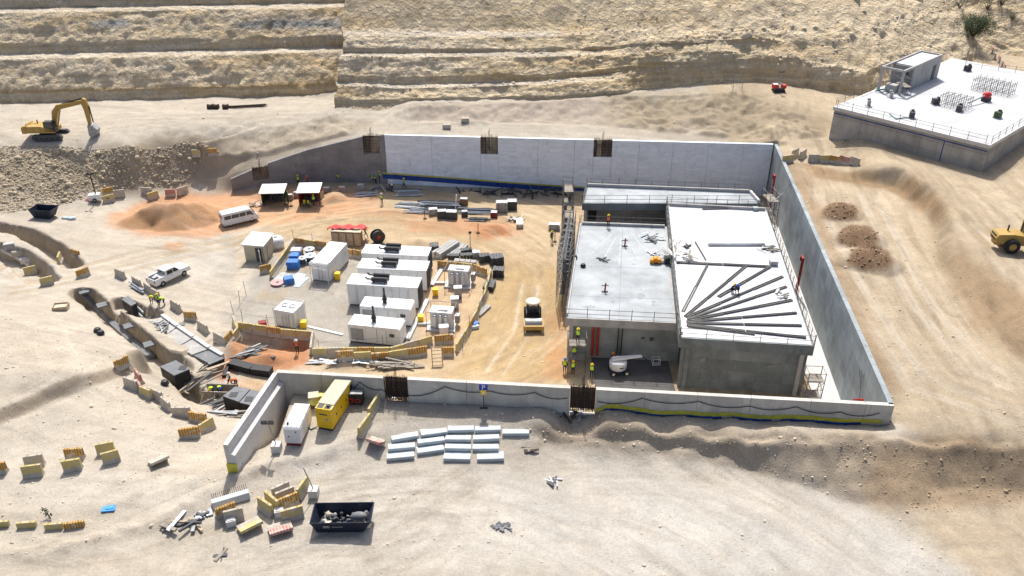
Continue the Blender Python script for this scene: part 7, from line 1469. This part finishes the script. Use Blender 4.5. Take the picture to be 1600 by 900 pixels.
# ---------------------------------------------------------------- people
def body_mesh(name, J, E_, shirt):
    """J: joint -> (x, y, z, radius)"""
    keys = list(J); me = bpy.data.meshes.new(name); me.from_pydata([J[k][:3] for k in keys], [(keys.index(a), keys.index(b)) for a, b in E_], [])
    o = bpy.data.objects.new(name, me); COL.objects.link(o); sk = o.modifiers.new("skin", 'SKIN'); sk.use_smooth_shade = True
    for i, k in enumerate(keys):
        d = me.skin_vertices[0].data[i]; d.radius = (J[k][3], J[k][3] * (J[k][4] if len(J[k]) > 4 else 1)); d.use_root = (k == 'pelvis')
    ss = o.modifiers.new("sub", 'SUBSURF'); ss.levels = 1; ss.render_levels = 1
    r = bpy.data.meshes.new_from_object(o.evaluated_get(bpy.context.evaluated_depsgraph_get())); bpy.data.objects.remove(o); r.name = name
    r.materials.clear()
    for m in (TROUS, shirt, SKIN, BLACK): r.materials.append(m)
    hp = J['pelvis']; hd = Vector(J['head'][:3]); hl, hr = Vector(J['handL'][:3]), Vector(J['handR'][:3])
    for p in r.polygons:
        c = p.center
        dl = min((c - hl).length, (c - hr).length)
        leg = min((c - Vector(J[k][:3])).length for k in ('kneeL', 'kneeR', 'footL', 'footR')); tor = min((c - Vector(J[k][:3])).length for k in ('chest', 'neck', 'elbL', 'elbR', 'shL', 'shR'))
        p.material_index = 2 if (c - hd).length < .17 or dl < .11 else 3 if c.z < .1 else 0 if leg < tor else 1
    return r
def person_kit(name, pose, shirt):
    E_ = [('pelvis', 'spine'), ('spine', 'chest'), ('chest', 'neck'), ('neck', 'head'), ('head', 'crown'), ('chest', 'shL'), ('shL', 'elbL'), ('elbL', 'wrL'), ('wrL', 'handL'), ('chest', 'shR'), ('shR', 'elbR'), ('elbR', 'wrR'), ('wrR', 'handR'), ('pelvis', 'hipL'), ('hipL', 'kneeL'), ('kneeL', 'ankL'), ('ankL', 'footL'), ('pelvis', 'hipR'), ('hipR', 'kneeR'), ('kneeR', 'ankR'), ('ankR', 'footR')]
    b = {'pelvis': (0, 0, .95, .15, .8), 'spine': (0, 0, 1.12, .14, .8), 'chest': (0, 0, 1.32, .16, .75), 'neck': (0, 0, 1.5, .06), 'head': (0, -.02, 1.62, .095), 'crown': (0, -.01, 1.72, .085),
         'shL': (-.19, 0, 1.42, .065), 'elbL': (-.25, .02, 1.14, .05), 'wrL': (-.25, -.08, .92, .036), 'handL': (-.25, -.1, .83, .042), 'shR': (.19, 0, 1.42, .065), 'elbR': (.25, .02, 1.14, .05), 'wrR': (.25, -.08, .92, .036), 'handR': (.25, -.1, .83, .042),
         'hipL': (-.1, 0, .88, .095), 'kneeL': (-.11, -.02, .5, .065), 'ankL': (-.11, .02, .1, .045), 'footL': (-.12, -.14, .05, .045), 'hipR': (.1, 0, .88, .095), 'kneeR': (.11, -.02, .5, .065), 'ankR': (.11, .02, .1, .045), 'footR': (.12, -.14, .05, .045)}
    for k, v in pose.items(): b[k] = v + tuple(b[k][3:])
    me = body_mesh("person_body_" + name, b, E_, shirt)
    ch, sp, hd = Vector(b['chest'][:3]), Vector(b['spine'][:3]), Vector(b['crown'][:3]); nk = Vector(b['neck'][:3]); up = (nk - Vector(b['pelvis'][:3])).normalized()
    return me, (nk, Vector(b['pelvis'][:3])), (hd, (hd - Vector(b['neck'][:3])).normalized())
POSES = {'stand': {}, 'walk': {'kneeL': (-.1, -.2, .53), 'ankL': (-.1, -.26, .12), 'footL': (-.1, -.42, .06), 'kneeR': (.1, .06, .5), 'ankR': (.1, .34, .2), 'footR': (.1, .22, .08), 'elbL': (-.27, .16, 1.16), 'handL': (-.25, .08, .9), 'wrL': (-.25, .1, .98), 'elbR': (.26, -.12, 1.16), 'wrR': (.22, -.3, 1.05), 'handR': (.2, -.38, 1.02)},
         'bend': {'spine': (0, -.1, 1.05), 'chest': (0, -.32, 1.12), 'neck': (0, -.48, 1.16), 'head': (0, -.58, 1.14), 'crown': (0, -.67, 1.15), 'shL': (-.19, -.38, 1.12), 'shR': (.19, -.38, 1.12), 'elbL': (-.22, -.45, .85), 'wrL': (-.18, -.55, .64), 'handL': (-.16, -.58, .56), 'elbR': (.22, -.45, .85), 'wrR': (.18, -.55, .64), 'handR': (.16, -.58, .56), 'kneeL': (-.13, -.12, .5), 'kneeR': (.13, -.12, .5)},
         'work': {'elbL': (-.24, -.15, 1.18), 'wrL': (-.15, -.38, 1.12), 'handL': (-.12, -.46, 1.12), 'elbR': (.24, -.15, 1.18), 'wrR': (.15, -.38, 1.2), 'handR': (.12, -.46, 1.22), 'footL': (-.16, -.16, .05), 'kneeR': (.14, .03, .5)},
         'squat': {'pelvis': (0, .1, .42), 'spine': (0, .05, .58), 'chest': (0, -.08, .76), 'neck': (0, -.16, .92), 'head': (0, -.22, 1.02), 'crown': (0, -.24, 1.12), 'shL': (-.19, -.1, .85), 'shR': (.19, -.1, .85), 'elbL': (-.24, -.28, .66), 'wrL': (-.16, -.45, .5), 'handL': (-.12, -.5, .42), 'elbR': (.24, -.28, .66), 'wrR': (.16, -.45, .5), 'handR': (.12, -.5, .42), 'hipL': (-.1, .05, .42), 'hipR': (.1, .05, .42), 'kneeL': (-.17, -.32, .52), 'kneeR': (.17, -.32, .52), 'ankL': (-.14, -.02, .1), 'ankR': (.14, -.02, .1), 'footL': (-.15, -.2, .05), 'footR': (.15, -.2, .05)}}
KIT = {k: person_kit(k, v, SHIRT) for k, v in POSES.items()}
def vest_mesh(nk, pv, m):
    ax = (nk - pv); L = ax.length; q = ax.to_track_quat('Z', 'Y'); mb = MB(); n = 12; prof = [(.20, .135, .12), (.205, .145, .35), (.215, .15, .62), (.20, .13, .86), (.11, .09, .97)]
    vs_ = []
    for a, b, t in prof:
        for i in range(n):
            th = 2 * math.pi * i / n; p = Vector((a * math.cos(th), b * math.sin(th), t * L)); vs_.append(p)
    s = q @ Vector((1, 0, 0))
    if abs(s.x) < .7: q = q @ Matrix.Rotation(math.pi / 2, 3, 'Z').to_quaternion()
    vs_ = [q @ p + pv for p in vs_]
    return mb.add(vs_, [(j * n + i, j * n + (i + 1) % n, (j + 1) * n + (i + 1) % n, (j + 1) * n + i) for j in range(len(prof) - 1) for i in range(n)]).mesh("vest", m, True)
VM = {(k, m.name): vest_mesh(*KIT[k][1], m) for k in KIT for m in (VESTY, VESTO, VESTW)}
HM = {m.name: MB().lathe([(.19, 0), (.18, .02), (.13, .03), (.125, .07), (.09, .13), (0, .155)], 12).mesh("helmet", m, True) for m in (HELY, HELW, HELB, HELO)}
def person(label, at, pose, rz, vest=VESTY, hel=HELY):
    p = at if isinstance(at, Vector) or len(at) == 3 else G(*at); o = link("person", KIT[pose][0], None, p, rz); tag(o, label, "person")
    if vest: link("vest", VM[(pose, vest.name)], o)
    hd, up = KIT[pose][2]; h = link("helmet", HM[hel.name], o, hd - up * .03); h.rotation_euler = up.to_track_quat('Z', 'Y').to_euler()
    return o
rr = random.Random(3)
for lab, at, pose, rz, v, h in (
    ("worker in yellow vest standing left of the pipe yard", (597, 319), 'work', 2.6, VESTY, HELW), ("worker in pale clothes standing near the pipe yard", (613, 299), 'stand', .3, VESTW, HELW), ("worker in yellow vest walking behind the toilets and reel", (572, 371), 'walk', 1.5, VESTY, HELY),
    ("worker in yellow vest rightmost below the membrane", (632, 295), 'walk', -1.2, VESTY, HELY), ("worker in yellow vest bending by the curved wall", (526, 284), 'bend', .8, VESTY, HELY), ("worker in yellow vest standing by the curved wall", (537, 282), 'stand', 2.8, VESTY, HELY), ("dark-clothed worker by the curved wall", (551, 279), 'work', .4, None, HELY),
    ("left worker of the trio where curved and white walls meet", (582, 285), 'stand', 1.0, VESTY, HELY), ("middle worker of the trio where curved and white walls meet", (588, 287), 'bend', -1, VESTY, HELY), ("right worker of the trio where curved and white walls meet", (594, 284), 'stand', -2, VESTY, HELY),
    ("worker in yellow vest behind the booths", (467, 290), 'stand', 0, VESTY, HELY), ("worker in orange vest behind the booths", (481, 291), 'work', 1, VESTO, HELO), ("worker in yellow vest standing inside the red booth", (491, 321), 'stand', .3, VESTY, HELY), ("worker sitting low at the red booth's left post", (476, 323), 'squat', .5, VESTY, HELY), ("third worker crouching in the red booth", (484, 324), 'squat', -.4, VESTY, HELY),
    ("left worker of the three by the trench barriers", (237, 474), 'bend', .8, VESTY, HELY), ("middle worker of the three by the trench barriers", (249, 479), 'work', -.6, VESTY, HELY), ("right worker of the three by the trench barriers", (258, 477), 'bend', -.9, VESTY, HELY),
    ("leftmost worker bending at the formwork trough", (333, 617), 'bend', 0, VESTY, HELY), ("second worker bending at the formwork trough", (344, 616), 'bend', .6, VESTY, HELB), ("worker in pale vest standing on the red soil", (361, 604), 'walk', -.8, VESTW, HELW), ("worker in orange vest on the red soil by the manhole", (371, 604), 'bend', -.5, VESTO, HELO),
    ("worker in red on the red soil below the small container", (465, 552), 'work', .2, VESTO, HELW), ("leftmost yellow-vested worker at the front of the building", (882, 582), 'stand', 2.9, VESTY, HELB), ("worker in yellow vest second from left before the building", (895, 585), 'stand', .2, VESTY, HELY), ("worker in yellow vest nearest the boom lift", (924, 590), 'stand', -.3, VESTY, HELY), ("worker in orange vest at the boom lift's turret", (957, 572), 'work', .5, VESTO, HELO),
    ("brown-clad worker beside the stair tower", (862, 379), 'stand', .4, None, HELY)):
    person(lab, at, pose, rz, v, h)
person("worker in orange vest standing on the grey roof", Vector(P3(950, 355, ZL + .03)), 'stand', 3.0, VESTO, HELY); person("left of two dark-clad workers crouching on the white roof", Vector(P3(1143, 457, ZR + .04)), 'squat', .9, None, HELY); person("right of two dark-clad workers crouching on the white roof", Vector(P3(1152, 458, ZR + .04)), 'squat', -.6, None, HELB)
person("worker standing on the front scaffold's deck", Vector((6.9, 72.9, 3.48)), 'work', 2.8, VESTY, HELY); person("worker crouching on the front scaffold's lower deck", Vector((6.6, 72.9, 1.78)), 'squat', 2.9, VESTY, HELY)

# ---------------------------------------------------------------- rocks, scree, shrubs, tree
def rock_variants(n):
    out = []
    r = np.random.default_rng(4)
    t_ = (1 + 5 ** .5) / 2; V = np.array([(-1, t_, 0), (1, t_, 0), (-1, -t_, 0), (1, -t_, 0), (0, -1, t_), (0, 1, t_), (0, -1, -t_), (0, 1, -t_), (t_, 0, -1), (t_, 0, 1), (-t_, 0, -1), (-t_, 0, 1)]) / 1.9
    Fc = np.array([(0, 11, 5), (0, 5, 1), (0, 1, 7), (0, 7, 10), (0, 10, 11), (1, 5, 9), (5, 11, 4), (11, 10, 2), (10, 7, 6), (7, 1, 8), (3, 9, 4), (3, 4, 2), (3, 2, 6), (3, 6, 8), (3, 8, 9), (4, 9, 5), (2, 4, 11), (6, 2, 10), (8, 6, 7), (9, 8, 1)])
    for _ in range(n): out.append(V * r.uniform(.6, 1.25, (12, 1)) * r.uniform(.6, 1.2, (1, 3)))
    return out, Fc
RV, RF = rock_variants(12)
def scatter(name, label, pos, size, m, cat="stones"):
    n = len(pos); r = np.random.default_rng(len(pos)); VV = np.zeros((n, 12, 3)); 
    for i in range(n):
        a = r.uniform(0, 6.28); c, s = math.cos(a), math.sin(a); v = RV[i % 12] * size[i]; VV[i] = np.stack([v[:, 0] * c - v[:, 1] * s, v[:, 0] * s + v[:, 1] * c, v[:, 2] * .8], -1) + pos[i]
    FF = (RF[None] + (np.arange(n) * 12)[:, None, None]).reshape(-1, 3).astype(np.int32)
    me = bpy.data.meshes.new(name); me.vertices.add(n * 12); me.vertices.foreach_set("co", VV.reshape(-1).astype(np.float32)); me.loops.add(len(FF) * 3); me.loops.foreach_set("vertex_index", FF.ravel()); me.polygons.add(len(FF)); me.polygons.foreach_set("loop_start", np.arange(len(FF), dtype=np.int32) * 3); me.update(calc_edges=True); me.materials.append(m)
    o = link(name, me); o["kind"] = "stuff"; o["label"] = label; o["category"] = cat; return o
def in_px_poly(poly, n, zoff=0):
    pts = [tuple(G(*q)[:2]) for q in poly]; a = np.array(pts); X = rng.uniform(a[:, 0].min(), a[:, 0].max(), n * 4); Y = rng.uniform(a[:, 1].min(), a[:, 1].max(), n * 4); k = inpoly(X, Y, pts); X, Y = X[k][:n], Y[k][:n]
    return np.stack([X, Y, hz(X, Y)], -1)
pp = in_px_poly([(-40, 232), (60, 228), (200, 228), (285, 220), (345, 238), (310, 264), (290, 284), (180, 302), (90, 322), (-40, 338)], 9000)
scatter("rubble", "limestone rubble covering the slope on the left", pp, np.clip(rng.lognormal(-2.45, .62, len(pp)), .04, .6), STONE)
pp = in_px_poly([(1300, 690), (1600, 695), (1600, 790), (1420, 805), (1300, 750)], 450); scatter("clods", "earth clods on the cut bank at the right", pp, np.clip(rng.lognormal(-3.1, .5, len(pp)), .03, .25), mat("clod_soil", (.36, .275, .18), .95, var=.25))
pp = np.concatenate([in_px_poly([(x_ + r_ * math.cos(t), y_ + r_ * .5 * math.sin(t)) for t in np.linspace(0, 6.1, 16)], 240) for x_, y_, r_ in ((1312, 330, 27), (1340, 369, 32), (1358, 402, 35))]); scatter("clods", "earth clods on the three dark soil heaps", pp, np.clip(rng.lognormal(-2.6, .5, len(pp)), .03, .25), mat("dark_clod_soil", (.22, .145, .09), .95, var=.25))
pp = np.concatenate([in_px_poly([(0, 480), (250, 600), (350, 700), (500, 720), (480, 760), (340, 800), (0, 880)], 2400), in_px_poly([(440, 620), (1390, 680), (1330, 700), (850, 690), (450, 690)], 1500), in_px_poly([(380, 740), (1400, 800), (1500, 900), (380, 900)], 700), in_px_poly([(0, 160), (520, 160), (600, 200), (300, 215), (0, 225)], 1000), in_px_poly([(960, 150), (1180, 142), (1290, 200), (1190, 220), (960, 202)], 1400), in_px_poly([(1230, 270), (1480, 330), (1600, 560), (1600, 680), (1400, 650)], 1800), in_px_poly([(600, 170), (960, 165), (960, 200), (600, 195)], 500), in_px_poly([(430, 330), (600, 340), (860, 430), (860, 580), (720, 580), (780, 440), (600, 372), (440, 360)], 900), in_px_poly([(840, 655), (1000, 664), (1390, 690), (1330, 780), (1100, 712), (840, 690)], 450), in_px_poly([(330, 250), (520, 188), (590, 200), (430, 240)], 500)])
scatter("pebbles", "loose stones scattered over the sandy ground", pp, np.clip(rng.lognormal(-3.25, .55, len(pp)), .025, .3), STONE_L)
# boulders on the natural hill
ii = rng.integers(60, hx.shape[0] - 8, 3600); jj = rng.integers(0, hx.shape[1], 3600); k_ = hx[ii, jj] > 10; ii, jj = ii[k_], jj[k_]
pp = np.stack([hx[ii, jj], hy[ii, jj], hzv[ii, jj]], -1); scatter("boulders", "rocks strewn over the natural hillside", pp, np.clip(rng.lognormal(-2.2, .65, len(pp)), .05, .9), STONE_L)
ii = np.concatenate([rng.integers(35, 43, 700), rng.integers(73, 81, 700), rng.integers(109, 116, 500)]); jj = rng.integers(0, hx.shape[1], len(ii)); k_ = (hx[ii, jj] > -29) & (hx[ii, jj] < 26); ii, jj = ii[k_], jj[k_]
pp = np.stack([hx[ii, jj], hy[ii, jj], hzv[ii, jj]], -1); scatter("scree", "small scree along the rock cut benches", pp, np.clip(rng.lognormal(-2.2, .5, len(pp)), .05, .35), STONE_L)
def bush(name, label, cat, p, h, w_, nl, seed, trunk=True):
    r = random.Random(seed); t = thing(name, label, cat, p)
    if trunk:
        mb = MB(); ends = []
        for k in range(6):
            a = k * 1.05 + r.random(); e = Vector((math.cos(a) * w_ * .35, math.sin(a) * w_ * .35, h * r.uniform(.45, .75))); mid = e * .5 + Vector((r.uniform(-.1, .1), r.uniform(-.1, .1), h * .08)); mb.cyl((0, 0, -.1), mid, h * .04, h * .028, 6); mb.cyl(mid, e, h * .028, h * .01, 5)
        mb.build("trunk", BARK, t)
    cl_ = [(Vector((r.gauss(0, .42) * w_ * .62, r.gauss(0, .42) * w_ * .62, h * r.uniform(.18, .85))), w_ * r.uniform(.14, .26)) for _ in range(max(8, nl // 140))]
    mb = MB()
    for k in range(nl):
        c, s = r.choice(cl_); d = Vector((r.gauss(0, 1), r.gauss(0, 1), r.gauss(0, .8))); d = d.normalized() * s * r.random() ** .4; q = c + d; a = Vector((r.gauss(0, 1), r.gauss(0, 1), r.gauss(0, 1))).normalized() * h * .028; b = a.orthogonal().normalized() * h * .014; mb.add([q - a, q + b, q + a, q - b], [(0, 1, 2, 3)])
    mb.build("crown", LEAF, t)
bush("acacia_tree", "round dark green tree on the slope at the upper right", "tree", hill_at(1522, 56), 4.2, 5.6, 7500, 1)
for k, (x, y, h, l) in enumerate(((1540, 14, 2.2, "small grey-green shrub up-slope right of the tree"), (1500, 10, 1.8, "small shrub up-slope left of the tree"), (1578, 30, 1.8, "low shrub right of the tree at the picture edge"), (1565, 5, 2.0, "shrub at the top right edge of the slope"))):
    bush("desert_shrub", l, "shrub", hill_at(x, y), h, h * 1.2, 900, 10 + k)
# rubble inside the foreground skip
tr_ = thing("skip_rubble", "broken concrete and scrap filling the navy skip", "rubble", t_sk.location + Vector((0, 0, .5))); tr_.rotation_euler = t_sk.rotation_euler
rk = [MB().add([tuple(v) for v in RV[i]], [tuple(f) for f in RF]).mesh("chunk", [STONE_L, CONC, DARK, BITU_T][i % 4]) for i in range(8)]
for k in range(46):
    o = link("chunk", rk[k % 8], tr_, (random.uniform(-2.1, 2.0), random.uniform(.5, 1.6), random.uniform(-.1, .25))); s = random.uniform(.1, .32); o.scale = (s * 1.3, s, s); o.rotation_euler = (random.random() * 3, random.random() * 3, random.random() * 3)
o = MB().lathe([(0, .35), (.45, .32), (.62, .1), (.6, 0)], 12).build("cement_bag", BITU_T, tr_, True); o.location = (1.2, 1.1, .25); o.scale = (1.0, .6, 1)
